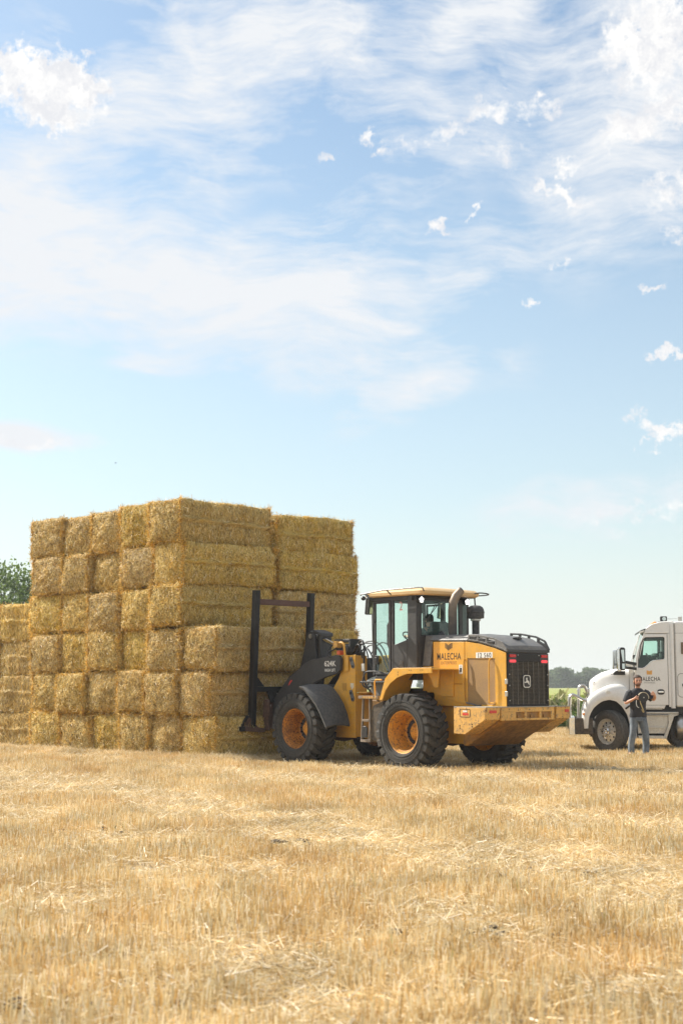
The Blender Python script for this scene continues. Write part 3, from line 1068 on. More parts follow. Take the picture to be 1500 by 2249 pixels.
def bale_mesh(seed, groove=0.085):
    """x = length, y = width, z = height; origin in the middle of its foot"""
    global nr
    nr = np.random.default_rng(seed)
    so = Vector((seed * 3.1, 0, 0))
    bm = bmesh.new()
    bmesh.ops.create_cube(bm, size=1.0)
    nxy = (20, 11, 24)
    # subdivided box
    bm.free()
    verts, faces, vid = [], [], {}
    NX, NY, NZ = nxy

    def vert(i, j, l):
        key = (i, j, l)
        if key not in vid:
            x, y, z = (i / NX - 0.5) * BL, (j / NY - 0.5) * BW, l / NZ * BH
            p = Vector((x, y, z))
            # round the edges a little: pull the corners in
            ex = max(0, abs(x) / (BL / 2) - 0.93) / 0.07
            ey = max(0, abs(y) / (BW / 2) - 0.86) / 0.14
            ez = max(0, abs(z / BH - 0.5) * 2 - 0.84) / 0.16
            p.x *= 1 - (0.05 * ey ** 2 + 0.065 * ez ** 2) / 2
            p.y *= 1 - (0.05 * ex ** 2 + 0.12 * ez ** 2) / 2
            p.z = (p.z - BH / 2) * (1 - 0.07 * (ex ** 2 + ey ** 2) / 2) + BH / 2
            # ends bulge, sides have a groove half way up and slack flakes
            if i in (0, NX):
                q = (1 - (y / (BW / 2)) ** 2) * (1 - (2 * z / BH - 1) ** 2)
                p.x += math.copysign(0.07 * q, x)
            if j in (0, NY):
                zz = 2 * z / BH - 1
                u_ = (zz + 1) / 1.06 if zz < 0.06 else (zz - 0.06) / 0.94
                p.y += math.copysign(groove * 0.65 * math.sin(math.pi * min(1, max(0, u_))) - groove * math.exp(-((zz - 0.06) / 0.085) ** 2) - 0.01, y)
            n_ = noise.noise_vector(p * 1.6 + so) * 0.05 + noise.noise_vector(p * 7 + so) * 0.026
            p += Vector(n_)
            vid[key] = len(verts)
            verts.append(p)
        return vid[key]

    for i in range(NX):
        for j in range(NY):
            faces.append((vert(i, j, 0), vert(i, j + 1, 0), vert(i + 1, j + 1, 0), vert(i + 1, j, 0)))
            faces.append((vert(i, j, NZ), vert(i + 1, j, NZ), vert(i + 1, j + 1, NZ), vert(i, j + 1, NZ)))
    for i in range(NX):
        for l in range(NZ):
            faces.append((vert(i, 0, l), vert(i + 1, 0, l), vert(i + 1, 0, l + 1), vert(i, 0, l + 1)))
            faces.append((vert(i, NY, l), vert(i, NY, l + 1), vert(i + 1, NY, l + 1), vert(i + 1, NY, l)))
    for j in range(NY):
        for l in range(NZ):
            faces.append((vert(0, j, l), vert(0, j, l + 1), vert(0, j + 1, l + 1), vert(0, j + 1, l)))
            faces.append((vert(NX, j, l), vert(NX, j + 1, l), vert(NX, j + 1, l + 1), vert(NX, j, l + 1)))
    V = np.array([tuple(p) for p in verts])
    # loose straws: on the faces, and a fringe along the edges
    Q, mi = [], []

    def straws(n, kind):
        f = np.array(faces)[nr.integers(0, len(faces), n)]
        u, v = nr.random((n, 1)), nr.random((n, 1))
        A_, B_, C_, D_ = V[f[:, 0]], V[f[:, 1]], V[f[:, 2]], V[f[:, 3]]
        p = (A_ * (1 - u) + B_ * u) * (1 - v) + (D_ * (1 - u) + C_ * u) * v
        nm = np.cross(B_ - A_, D_ - A_)
        nm /= np.linalg.norm(nm, axis=1, keepdims=True)
        r_ = nr.normal(size=(n, 3))
        r_ -= nm * (r_ * nm).sum(1, keepdims=True)
        side = (np.abs(nm[:, 1]) > 0.7)
        r_[side, 2] *= 2.6                                   # straws on the long sides mostly hang upright
        r_[side, 0] *= 0.7
        r_ /= np.linalg.norm(r_, axis=1, keepdims=True)
        out = np.abs(nr.normal(0.12, 0.22, (n, 1)))
        d = r_ + nm * out
        d /= np.linalg.norm(d, axis=1, keepdims=True)
        keep = ~(side & (np.abs(2 * p[:, 2] / BH - 1.06) < (0.17 if groove > 0.05 else 0.0))) & ~((np.abs(2 * p[:, 2] / BH - 1) > 0.93) & (nr.random(n) < 0.6))
        p, nm, d = p[keep], nm[keep], d[keep]
        n = len(p)
        L = nr.uniform(0.03, 0.12, n)
        w_ = nr.uniform(0.004, 0.0085, n)
        Q.append(blades(p + nm * 0.004, d, L, w_, 0.7))
        # golden tufts gather towards the edges of the ends
        ed_ = np.maximum(np.abs(p[:, 1]) / (BW / 2), np.abs(p[:, 2] / BH - .5) * 2)
        mi.append(((nr.random(n) < 0.10 + 0.45 * np.clip((ed_ - 0.72) / 0.28, 0, 1) * (np.abs(nm[:, 0]) > .7))).astype(int) + 1)

    straws(15000, 0)
    # fringe along the twelve edges
    n = 3600
    e = np.where(nr.random(n) < 0.6, nr.integers(8, 12, n), nr.integers(0, 8, n))
    t = nr.random(n) - 0.5
    tuft = nr.uniform(-0.5, 0.5, (12, 7))                  # the fringe gathers in tufts
    pick = nr.random(n) < 0.55
    t = np.where(pick, np.clip(tuft[e, nr.integers(0, 7, n)] + nr.normal(0, 0.035, n), -0.5, 0.5), t)
    P_ = np.zeros((n, 3)); O_ = np.zeros((n, 3)); T_ = np.zeros((n, 3))
    for q in range(n):
        g, sgn = divmod(int(e[q]), 4)
        s1, s2 = (1 if sgn & 1 else -1), (1 if sgn & 2 else -1)
        if g == 0:
            P_[q] = (t[q] * BL, s1 * BW * .485, BH / 2 + s2 * BH * .475); O_[q] = (0, s1, s2); T_[q] = (1, 0, 0)
        elif g == 1:
            P_[q] = (s1 * BL * .49, t[q] * BW, BH / 2 + s2 * BH * .475); O_[q] = (s1, 0, s2 * 0.6); T_[q] = (0, 1, 0)
        else:
            P_[q] = (s1 * BL * .49, s2 * BW * .475, BH * (t[q] + .5)); O_[q] = (s1, s2, 0); T_[q] = (0, 0, 1)
    O_ /= np.linalg.norm(O_, axis=1, keepdims=True)
    d = O_ * nr.uniform(0.0, 0.8, (n, 1)) + T_ * nr.normal(0, 0.9, (n, 1)) + nr.normal(0, 0.4, (n, 3)) + np.array([0, 0, -0.25])
    d /= np.linalg.norm(d, axis=1, keepdims=True)
    Q.append(blades(P_ - O_ * 0.012 + nr.normal(0, 0.018, (n, 3)), d, nr.uniform(0.03, 0.12, n), nr.uniform(0.005, 0.010, n), 0.6))
    mi.append(np.where(nr.random(n) < 0.6, 2, 1))
    Q = np.concatenate(Q); mi = np.concatenate(mi)
    nv, nf, nq = len(V), len(faces), len(Q)
    me = bpy.data.meshes.new('straw_bale')
    me.vertices.add(nv + 4 * nq)
    me.vertices.foreach_set('co', np.concatenate([V.reshape(-1), Q.reshape(-1)]).astype(np.float32))
    me.loops.add(4 * (nf + nq))
    me.loops.foreach_set('vertex_index', np.concatenate([np.array(faces).reshape(-1), np.arange(nv, nv + 4 * nq)]).astype(np.int32))
    me.polygons.add(nf + nq)
    me.polygons.foreach_set('loop_start', np.arange(0, 4 * (nf + nq), 4, dtype=np.int32))
    for q in (PACK, BST, BGD):
        me.materials.append(q)
    me.polygons.foreach_set('material_index', np.concatenate([np.zeros(nf), mi]).astype(np.int32))
    sm = np.zeros(nf + nq, bool); sm[:nf] = True
    me.polygons.foreach_set('use_smooth', sm)
    me.update(calc_edges=True)
    return me


BALES = [bale_mesh(300 + i) for i in range(6)]
LOWBALES = [bale_mesh(320 + i, 0.03) for i in range(3)]
_last = [0]


def place_bale(a0, a1, b0, b1, z0, z1, label, group, along='b', jit=0.02, tilt=0.012):
    """bale filling [a0,a1] x [b0,b1] of the stack's own grid; its length runs along b or along a"""
    me = rnd.choice([q for q in (LOWBALES if along == 'a' else BALES) if q is not _last[0]])
    _last[0] = me
    o = bpy.data.objects.new('straw_bale', me)
    COL.objects.link(o)
    c = CN + AV * ((a0 + a1) / 2 + rnd.uniform(-jit, jit)) + BV * ((b0 + b1) / 2 + rnd.uniform(-jit, jit) * 2.5)
    o.location = (c.x, c.y, z0)
    flip = rnd.choice((0, math.pi))
    o.rotation_euler = (rnd.uniform(-tilt, tilt) * 2, rnd.uniform(-tilt, tilt), (SA if along == 'b' else SA + math.pi / 2) + flip + rnd.uniform(-.015, .015))
    if along == 'b':
        o.scale = ((b1 - b0) / BL, (a1 - a0) / BW, (z1 - z0 - 0.010) / BH)
    else:
        o.scale = ((a1 - a0) / BL, (b1 - b0) / BW, (z1 - z0) / BH)
    return tag(o, label, 'straw bale', group)


ZL = [0.0, 0.95, 1.88, 2.81, 3.73, 4.65, 5.60]          # layer boundaries of the tall stack
SEAMS = [  # along the left face, near to far; first list is the top layer
    [-0.02, 1.18, 2.42, 3.62, 4.86, 6.30],
    [-0.12, 1.05, 2.35, 3.58, 4.74, 6.14],
    [-0.08, 1.08, 2.31, 3.62, 4.84, 6.32],
    [-1.25, -0.02, 1.18, 2.31, 3.62, 4.84, 6.16],
    [-1.08, 0.09, 1.27, 2.33, 3.62, 4.84, 6.10],
    [-1.28, 0.03, 1.12, 2.26, 3.44, 4.72, 6.10]]
LAYER = ['top', 'second', 'third', 'fourth', 'fifth', 'bottom']
ORD = ['first', 'second', 'third', 'fourth', 'fifth', 'sixth', 'seventh']
for r, seams in enumerate(SEAMS):
    z0, z1 = ZL[5 - r], ZL[6 - r]
    n = len(seams) - 1
    if r >= 3:
        seams[0] += 0.06
    for c in range(n):
        b_in = rnd.uniform(-0.06, 0.05)
        if r == 0 and c in (1, 3):
            b_in += 0.05
        near_corner = c == 0
        if near_corner:
            lab = 'straw bale at near corner of tall stack, %s layer%s' % (LAYER[r], '' if r in (0, 5) else ' from top')
        elif c == n - 1:
            lab = 'straw bale at far left end of tall stack, %s layer%s' % (LAYER[r], '' if r in (0, 5) else ' from top')
        else:
            lab = 'straw bale in tall stack, end %s from near corner, %s layer%s' % (ORD[c], LAYER[r], '' if r in (0, 5) else ' from top')
        zz = 0.03 * math.sin(c * 1.7 + r)
        place_bale(seams[c], seams[c + 1], b_in, b_in + 2.46 + (0.1 if near_corner and r < 3 else 0), z0 + (zz if r < 5 else 0), z1 + zz, lab, 'straw bales of the tall stack')
    # second column of bales: only its front bale shows, and the rows behind fill in the body of the stack
    drop = 0.10 if r == 0 else 0.0
    a_first = seams[0] if r < 3 else seams[1]
    place_bale(a_first + rnd.uniform(-.03, .03), a_first + 1.2, 2.66 if r < 3 else 2.5, 5.02 + (0.08 if r in (1, 2, 3) else 0), z0 - (drop if r == 0 else 0) + 0.0, z1 - drop,
               'straw bale lengthwise at right end of tall stack, %s layer%s' % (LAYER[r], '' if r in (0, 5) else ' from top'),
               'straw bales of the tall stack')
    if r >= 3:
        place_bale(seams[0] + 0.07, seams[1] + 0.02, 2.5, 4.15, z0, z1,
                   'straw bale in the low front row behind the loader, %s' % ('uppermost' if r == 3 else 'middle layer' if r == 4 else 'bottom layer'),
                   'straw bales of the tall stack')

# low stack behind on the left, bales lying lengthwise along the face
lz = [0.0, 0.90, 1.80, 2.70, 3.62]
LN = ['bottom', 'second lowest', 'third lowest', 'top']
for r in range(4):
    place_bale(6.05, 8.46, 0.45, 1.62, lz[r], lz[r + 1], 'straw bale in the lower stack at the left edge, %s layer' % LN[r], 'straw bales of the low stack', 'a', 0.015)
    place_bale(8.50, 10.92, 0.45, 1.62, lz[r], lz[r + 1], 'straw bale of the lower stack cut by the left picture edge, %s layer' % LN[r], 'straw bales of the low stack', 'a', 0.015)
# ================================================================== WHEEL LOADER
# local axes: x forward, y to its left, z up; origin on the ground under the rear axle
LOC = (2.1293, 27.617, 0.0)
loader = empty('wheel_loader', LOC, R(132), 'yellow and charcoal wheel loader with black bale fork frame, parked against the tall straw stack', 'wheel loader')
T_X, T_U = (-1, 0, 0), (0, 0, 1)                       # reading directions on the left side
B_X = (0, -1, 0)                                        # and on the rear


def arc(cx, cz, r, a0, a1, n):
    return [(cx + r * math.cos(R(a0 + (a1 - a0) * i / (n - 1))), cz + r * math.sin(R(a0 + (a1 - a0) * i / (n - 1)))) for i in range(n)]


# ---- wheels
def tyre_mesh(rad=0.715, half=0.275, rb=0.385, lugs=24, mat=RUBBER):
    t = MB()
    k_ = rad / 0.715
    prof = [(half * 0.72, rb), (half * 0.95, rb + 0.03), (half * 1.02, rb + 0.10 * k_), (half * 1.03, 0.53 * k_), (half * 0.985, 0.585 * k_), (half * 0.93, 0.625 * k_),
            (half * 0.86, 0.655 * k_), (half * 0.4, 0.668 * k_), (-half * 0.4, 0.668 * k_), (-half * 0.86, 0.655 * k_), (-half * 0.93, 0.625 * k_), (-half * 0.985, 0.585 * k_),
            (-half * 1.03, 0.53 * k_), (-half * 1.02, rb + 0.10 * k_), (-half * 0.95, rb + 0.03), (-half * 0.72, rb)]
    t.lathe(prof, axis='y', seg=72)
    for rr_, wd_ in ((0.45, 0.006), (0.50, 0.006), (0.57, 0.008)):     # moulded rings on the sidewall
        y_ = half * 1.035
        for s_ in (1, -1):
            t.lathe([(s_ * (y_ - 0.012), rr_ * k_ - wd_), (s_ * (y_ + 0.003), rr_ * k_ - wd_ * 0.5), (s_ * (y_ + 0.003), rr_ * k_ + wd_ * 0.5), (s_ * (y_ - 0.012), rr_ * k_ + wd_)], axis='y', seg=72)
    da = 2 * math.pi / lugs
    for s_ in (1, -1):
        for i in range(lugs):
            a0 = i * da + (0 if s_ > 0 else da / 2)
            # cross-section stations from the sidewall over the shoulder to the centre: (y, r_in, r_out, angle offset, half angular width)
            st_ = [(half * 1.0, 0.56 * k_, 0.585 * k_, 0.0, da * 0.34), (half * 1.0, 0.60 * k_, 0.645 * k_, 0.0, da * 0.35), (half * 0.975, 0.62 * k_, rad * 0.975, 0.01, da * 0.35),
                   (half * 0.86, 0.63 * k_, rad * 0.995, 0.03, da * 0.34), (half * 0.5, 0.64 * k_, rad * 1.004, da * 0.5, da * 0.31), (half * 0.14, 0.64 * k_, rad * 1.006, da * 0.62, da * 0.22),
                   (-half * 0.08, 0.64 * k_, rad * 1.003, da * 0.80, da * 0.18)]
            rings_ = []
            for (y_, ri, ro, ao, hw_) in st_:
                pts_ = []
                for (rad_, sg) in ((ri, -1), (ro, -0.86), (ro, 0.86), (ri, 1)):
                    an = a0 + ao + sg * hw_
                    pts_.append((rad_ * math.cos(an), s_ * y_, rad_ * math.sin(an)))
                rings_.append(pts_)
            t.loft(rings_)
    return t.mesh('tyre', mat, 30)


TYRE = tyre_mesh()


def rim_mb(rim_mat):
    t = MB()
    prof = [(0.235, 0.382), (0.245, 0.398), (0.225, 0.402), (0.215, 0.388), (0.215, 0.372), (0.19, 0.352), (0.10, 0.335), (-0.02, 0.318), (-0.115, 0.30), (-0.125, 0.27), (-0.125, 0.13),
            (-0.20, 0.13), (-0.22, 0.33), (-0.235, 0.402), (-0.20, 0.386), (0.20, 0.392)]
    t.lathe(prof[::-1], axis='y', seg=48, closed=True)
    for i in range(3):                                   # joint rings of the multi-piece rim
        y_ = (0.20, 0.13, 0.05)[i]
        r_ = (0.353, 0.3385, 0.3255)[i]
        t.lathe([(y_ + 0.006, r_), (y_, r_ - 0.007), (y_ - 0.006, r_)], axis='y', seg=48)
    return t


def hub_mb():
    t = MB()
    t.lathe([(-0.13, 0.002), (-0.13, 0.14), (-0.10, 0.14), (-0.09, 0.125), (-0.06, 0.11), (-0.05, 0.08), (-0.048, 0.002)], axis='y', seg=24)
    t.lathe([(-0.124, 0.245), (-0.112, 0.24), (-0.112, 0.175), (-0.124, 0.17)], axis='y', seg=32, mi=1)
    for i in range(16):
        a = i * math.pi / 8
        t.cyl((0.208 * math.cos(a), -0.115, 0.208 * math.sin(a)), (0.208 * math.cos(a), -0.08, 0.208 * math.sin(a)), 0.017, seg=6, mi=1)
    return t


RIMM = {'y': rim_mb(0).mesh('wheel', RIMY), 'r': None}
RIM_RUSTY = paint('rusty_rim', (0.52, 0.20, 0.022), 0.6, 0.35, dust=(0.20, 0.095, 0.04), dust_amt=0.65, chip=(0.09, 0.04, 0.02), chip_at=0.67, scale=5)
RIMM['r'] = RIMM['y'].copy()
RIMM['r'].materials[0] = RIM_RUSTY
HUBM = hub_mb().mesh('hub', [RIMY, GREY])


def loader_wheel(x, y, side, kind, steer=0.0, spin=0.0):
    o = bpy.data.objects.new('wheel', RIMM[kind])
    COL.objects.link(o)
    o.parent = loader
    o.location = (x, y, 0.69)
    o.rotation_euler = (0, spin, steer + (0 if side > 0 else math.pi))
    for nm, me in (('tyre', TYRE), ('hub', HUBM)):
        c = bpy.data.objects.new(nm, me)
        COL.objects.link(c)
        c.parent = o
    return o


WY = 1.095
rlw = loader_wheel(0, WY, 1, 'y', spin=0.1)
loader_wheel(0, -WY, -1, 'y', spin=0.4)
flw = loader_wheel(3.1, WY, 1, 'r', spin=0.75)
loader_wheel(3.1, -WY, -1, 'r', spin=1.2)
flw['label'] = 'front left wheel with rusty orange rim'


def arc_text(body, r, ang, size, parent, y):
    """raised lettering on the sidewall; ang is the middle of the word in degrees"""
    t = []
    for i, ch in enumerate(body):
        a = R(ang) + (i - (len(body) - 1) / 2) * size * 0.82 / r
        # seen from outside (+y) with x to the left: clockwise word
        px, pz = r * math.cos(a), r * math.sin(a)
        up = (math.cos(a), 0, math.sin(a))
        rd = (-math.sin(a), 0, math.cos(a))
        o = text_obj('lettering', ch, size, RUBTXT, parent, (px, y, pz), rd, up, 0.9, 0.003)
        t.append(o)
    base_ = t[0]
    bm = bmesh.new()
    for o in t:
        bm.from_mesh(o.data)
    for o in t[1:]:
        bpy.data.objects.remove(o)
    me = bpy.data.meshes.new('lettering')
    bm.to_mesh(me)
    bm.free()
    me.materials.append(RUBTXT)
    base_.data = me
    return base_


RUBTXT = paint('moulded_lettering', (0.018, 0.018, 0.018), 0.8, 0.1, dust_amt=0.1)

# ---- rear frame, axles
t = MB()
t.prism([(-1.02, 0.47), (1.25, 0.47), (1.25, 1.05), (-0.10, 1.16), (-1.02, 1.16)], -0.46, 0.46)
t.prism([(1.20, 0.52), (1.95, 0.52), (1.95, 0.66), (1.20, 0.66)], -0.3, 0.3)
t.prism([(1.20, 1.18), (1.95, 1.18), (1.95, 1.40), (1.20, 1.40)], -0.3, 0.3)
t.build('rear_frame', YEL, loader, 0.012)
t = MB()
for x in (0, 3.1):
    t.lathe([(-0.86, 0.13), (-0.55, 0.13), (-0.3, 0.17), (-0.22, 0.26), (0, 0.29), (0.22, 0.26), (0.3, 0.17), (0.55, 0.13), (0.86, 0.13)], (x, 0, 0.69), 'y', 20)
t.tube([(0.2, 0, 0.72), (1.5, 0, 0.68), (2.9, 0, 0.72)], 0.06)
t.build('axle', RUST, loader)
t = MB()
t.box(0.95, 1.60, -0.40, 0.40, 0.50, 0.62)
t.box(-0.55, 1.1, -0.43, 0.43, 0.62, 1.5)
t.box(0.1, 1.35, -0.62, 0.62, 1.12, 1.45)
t.build('underbody', BLACKP, loader, 0.01)

# ---- engine hood: yellow shell
sh = [(-0.07, 1.165), (-1.885, 1.165), (-1.885, 2.145), (-1.58, 2.24), (-1.24, 2.325), (-0.92, 2.362), (-0.07, 2.385)]
t = MB(); t.prism(sh, -0.575, 0.575)
t.build('engine_hood', YEL, loader, 0.02)
for s_ in (1, -1):
    y0, y1 = 0.577 * s_, 0.594 * s_
    t = MB(); t.prism([(-0.078, 1.588), (-0.888, 1.588), (-0.888, 2.358), (-0.078, 2.378)], y0, y1)
    dp = t.build('side_door', YEL, loader, 0.008)
    t = MB(); t.prism([(-0.078, 1.575), (-0.078, 1.40), (-0.888, 1.20), (-0.888, 1.575)], y0, y1)
    t.build('lower_panel', YEL, loader, 0.008)
    t = MB()
    t.prism([(-0.902, 1.175), (-0.955, 1.175), (-0.955, 2.357), (-0.902, 2.360)], y0, y1)
    t.prism([(-0.955, 2.052), (-1.640, 2.040), (-1.640, 2.222), (-1.24, 2.318), (-0.955, 2.357)], y0, y1)
    t.prism([(-1.640, 1.175), (-1.905, 1.175), (-1.905, 2.135), (-1.640, 2.222)], y0, y1)
    t.prism([(-0.955, 1.175), (-1.640, 1.175), (-1.640, 1.20), (-0.955, 1.20)], y0, y1)
    t.build('rear_side_panel', YEL, loader, 0.004)
    t = MB(); t.prism([(-0.958, 1.202), (-1.637, 1.202), (-1.637, 2.038), (-0.958, 2.050)], 0.576 * s_, 0.583 * s_)
    m_scr = 'screen_mesh'
    if m_scr not in MATS:
        m, k = new_mat(m_scr)
        co = k.n('ShaderNodeTexCoord').outputs['Object']
        n1 = k.noise(co, 2.2, 5, 0.6)
        sc = k.n('ShaderNodeMapping', {'Vector': co, 'Scale': (110, 110, 110)}).outputs[0]
        ch = k.n('ShaderNodeTexVoronoi', {'Vector': sc, 'Scale': 1.0}).outputs['Distance']
        c_ = k.mix(k.rng(n1, 0.35, 0.68), (0.52, 0.30, 0.09), (0.36, 0.22, 0.10))
        c_ = k.mix(k.rng(ch, 0.30, 0.42, 0.0, 0.5), c_, (0.20, 0.13, 0.07))
        pbr(k, c_, 0.7)
    scn = t.build('air_screen', MATS[m_scr], loader)
    t = MB()
    t.tube([(-1.545, y1 - .0 * s_, 2.035), (-1.545, y1 + 0.06 * s_, 2.03), (-1.545, y1 + 0.06 * s_, 1.27), (-1.50, y1 + 0.03 * s_, 1.235), (-1.60, y1, 1.235)], 0.013, 8, smooth=2)
    t.build('handle', YEL, loader)
    t = MB()
    t.tube([(-0.90, y1, 2.03), (-0.90, y1 + 0.05 * s_, 2.03), (-0.90, y1 + 0.05 * s_, 1.26), (-0.96, y1 + 0.02 * s_, 1.22)], 0.012, 8, smooth=2)
    t.build('handle', YEL, loader)
    for (x, z) in ((-0.93, 1.23), (-1.63, 1.24)):
        t = MB(); t.cyl((x, y1 - 0.01 * s_, z), (x, y1 + 0.02 * s_, z), 0.022, seg=12)
        t.build('latch', YEL_WORN, loader)
# hinge straps and the crumpled strip at the foot of the screen
t = MB(); t.tube([(-0.95, 0.62, 1.235), (-1.1, 0.64, 1.215), (-1.22, 0.62, 1.185), (-1.30, 0.60, 1.19)], 0.014, 6)
t.build('seal_strip', GREYL, loader)
# grey cowl between cab and hood
t = MB()
t.loft([[(x, -0.60, zb), (x, -0.60, zb + 0.02), (x, -0.52, zt), (x, 0.52, zt), (x, 0.60, zb + 0.02), (x, 0.60, zb)] for x, zb, zt in
        ((-0.005, 2.392, 2.505), (-0.965, 2.372, 2.495))])
t.build('front_cowl', GREYL, loader, 0.012)
t = MB()
t.loft([[(x, -0.60, zb), (x, -0.60, zb + 0.02), (x, -0.50, zt), (x, 0.50, zt), (x, 0.60, zb + 0.02), (x, 0.60, zb)] for x, zb, zt in
        ((0.215, 1.92, 2.505), (0.005, 1.92, 2.505))])
t.build('cowl_end', GREYL, loader, 0.012)
t = MB(); t.box(-0.068, 0.21, -0.585, 0.585, 1.42, 1.915)
t.build('front_filler_panel', YEL, loader, 0.01)
# rear hood cover
t = MB()
secs = ((-0.975, 2.372, 2.50, 0.53), (-1.24, 2.338, 2.475, 0.53), (-1.60, 2.252, 2.415, 0.50), (-1.885, 2.168, 2.265, 0.50), (-1.91, 2.150, 2.19, 0.55))
t.loft([[(x, -0.60, zb), (x, -0.60, zb + 0.015), (x, -w_, zt), (x, 0, zt + 0.015), (x, w_, zt), (x, 0.60, zb + 0.015), (x, 0.60, zb)] for x, zb, zt, w_ in secs])
t.build('hood_cover', GREYL, loader, 0.012)
t = MB(); t.box(-1.70, -1.62, -0.06, 0.02, 2.39, 2.44); t.box(-1.66, -1.64, -0.14, 0.1, 2.40, 2.43)
t.build('hood_latch', BLACKP, loader, 0.004)
t = MB(); t.box(-1.925, -1.90, -0.56, 0.56, 2.145, 2.20)
t.build('hood_lip', GREY, loader, 0.006)
for s_ in (1, -1):
    t = MB()
    topl = [(-0.99, 2.475), (-1.25, 2.462), (-1.62, 2.40), (-1.83, 2.315), (-1.93, 2.20)]
    lowl = [(-0.99, 2.395), (-1.25, 2.362), (-1.62, 2.278), (-1.83, 2.215), (-1.93, 2.165)]
    yy_ = 0.585 * s_
    dz = 0.055 if s_ < 0 else 0.0                          # the right rail stands up as a grab rail
    for a_, b_ in zip(topl, topl[1:]):
        t.beam((a_[0], yy_, a_[1] + dz), (b_[0], yy_, b_[1] + dz * (b_[0] > -1.9)), 0.04, 0.035)
    for a_, b_ in zip(lowl, lowl[1:]):
        t.beam((a_[0], yy_, a_[1]), (b_[0], yy_, b_[1]), 0.045, 0.03)
    for x in (-0.995, -1.21, -1.43, -1.66):
        zt_ = np.interp(-x, [-q[0] for q in topl], [q[1] for q in topl]) + dz
        zb_ = np.interp(-x, [-q[0] for q in lowl], [q[1] for q in lowl])
        t.beam((x, yy_, zb_), (x - 0.02, yy_, zt_), 0.04, 0.05, up=(1, 0, 0))
    t.prism([(-1.66, 2.27), (-1.66, 2.40), (-1.83, 2.32), (-1.93, 2.2), (-1.93, 2.165)], yy_ - 0.018, yy_ + 0.018)
    t.build('hood_rail', GREY if s_ < 0 else GREYL, loader, 0.008)
for i in range(3):
    x0 = -1.02 - i * 0.22
    zz = 2.412 - i * 0.036 - i * i * 0.008
    t = MB(); t.prism([(x0, zz), (x0 - 0.165, zz - 0.025), (x0 - 0.165, zz + 0.035), (x0, zz + 0.055)], 0.572, 0.607)
    t.build('vent', BLACKP, loader, 0.006)

# ---- rear grille
GX = -1.90
t = MB()
t.ring([(-0.555, 1.172), (0.575, 1.172), (0.575, 2.14), (-0.555, 2.14)], [(-0.505, 1.21), (0.525, 1.21), (0.525, 1.975), (-0.505, 1.975)], GX - 0.035, GX + 0.01, 'yz')
gf = t.build('grille_frame', BLACK, loader, 0.008)
t = MB()
t.box(GX + 0.0, GX + 0.012, -0.505, 0.525, 1.21, 1.975)
t.lathe([(GX - 0.012, 0.40), (GX - 0.016, 0.37), (GX - 0.012, 0.34)], (0, 0.02, 1.58), 'x', 32)
for i in range(7):
    a = i * 0.9
    t.obox((GX - 0.006, 0.02 + 0.22 * math.cos(a), 1.58 + 0.22 * math.sin(a)), (0.003, 0, 0), (0, 0.15 * math.cos(a), 0.15 * math.sin(a)), (0, -0.05 * math.sin(a), 0.05 * math.cos(a)))
t.build('radiator_fan', paint('dusty_radiator', (0.018, 0.017, 0.016), 0.8, 0.5, dust=(0.10, 0.075, 0.05), dust_amt=0.7, scale=4), gf)
t = MB()
for i in range(31):
    z = 1.225 + i * 0.0245
    t.box(GX - 0.026, GX - 0.022, -0.505, 0.525, z, z + 0.0055)
t.build('grille_wires', paint('grille_wire', (0.085, 0.08, 0.07), 0.6, 0.3, dust_amt=0.5), gf)
for i in range(7):
    y = -0.42 + i * 0.144
    t = MB(); t.box(GX - 0.034, GX - 0.027, y, y + 0.009, 1.205, 1.99)
    t.build('grille_bar', paint('grille_bar', (0.12, 0.115, 0.105), 0.5, 0.2, dust_amt=0.4) if 'grille_bar' not in MATS else MATS['grille_bar'], gf)
for y in (0.455, -0.425):
    for z, mt in ((2.085, REDLENS_M), (1.99, LIT_M)):
        t = MB()
        t.prism(rrect(y - 0.085, y + 0.085, z - 0.026, z + 0.026, 0.014 if z > 2.05 else 0.024), GX - 0.055, GX - 0.037, 'yz')
        t.build('tail_light', mt, loader, 0.004)
    t = MB(); t.box(GX - 0.038, GX - 0.0355, y - 0.105, y + 0.105, 1.945, 2.128)
    t.build('light_plate', GREY, loader)
for (y, z) in ((0.54, 1.75), (-0.52, 1.75), (0.54, 1.28), (-0.52, 1.28), (0.3, 2.10), (-0.28, 2.10), (0.54, 1.55), (-0.52, 1.55)):
    t = MB(); t.cyl((GX - 0.034, y, z), (GX - 0.042, y, z), 0.011, seg=8)
    t.build('screw', ALU, gf)
for z in (1.62, 1.40):
    t = MB(); t.box(GX - 0.03, GX + 0.03, 0.578, 0.598, z - 0.045, z + 0.045)
    t.build('hinge', ALU, loader, 0.004)
# round-cornered badge with a leaping deer outline
t = MB()
yc, zc = 0.075, 1.625
t.prism(rrect(yc - 0.115, yc + 0.115, zc - 0.125, zc + 0.125, 0.05, 6), GX - 0.045, GX - 0.036, 'yz')
bd = t.build('badge', BLACKP, loader, 0.004)
t = MB()
oo = [(yc + (p[0] - yc), p[1]) for p in rrect(yc - 0.098, yc + 0.098, zc - 0.113, zc + 0.113, 0.05, 6)]
ii = rrect(yc - 0.085, yc + 0.085, zc - 0.100, zc + 0.100, 0.042, 6)
t.ring(oo, ii, GX - 0.0495, GX - 0.0455, 'yz')
deer = [(-.060, .000), (-.035, .022), (-.012, .030), (-.004, .052), (-.016, .070), (-.004, .066), (.004, .082), (.010, .066), (.024, .060), (.016, .046), (.012, .030), (.022, .008), (.046, -.004),
        (.072, .004), (.070, -.010), (.044, -.022), (.022, -.014), (.004, -.016), (-.022, -.014), (-.040, -.040), (-.066, -.058), (-.052, -.036), (-.044, -.014)]
deer = [(yc + p[0], zc + p[1] - 0.008) for p in deer]
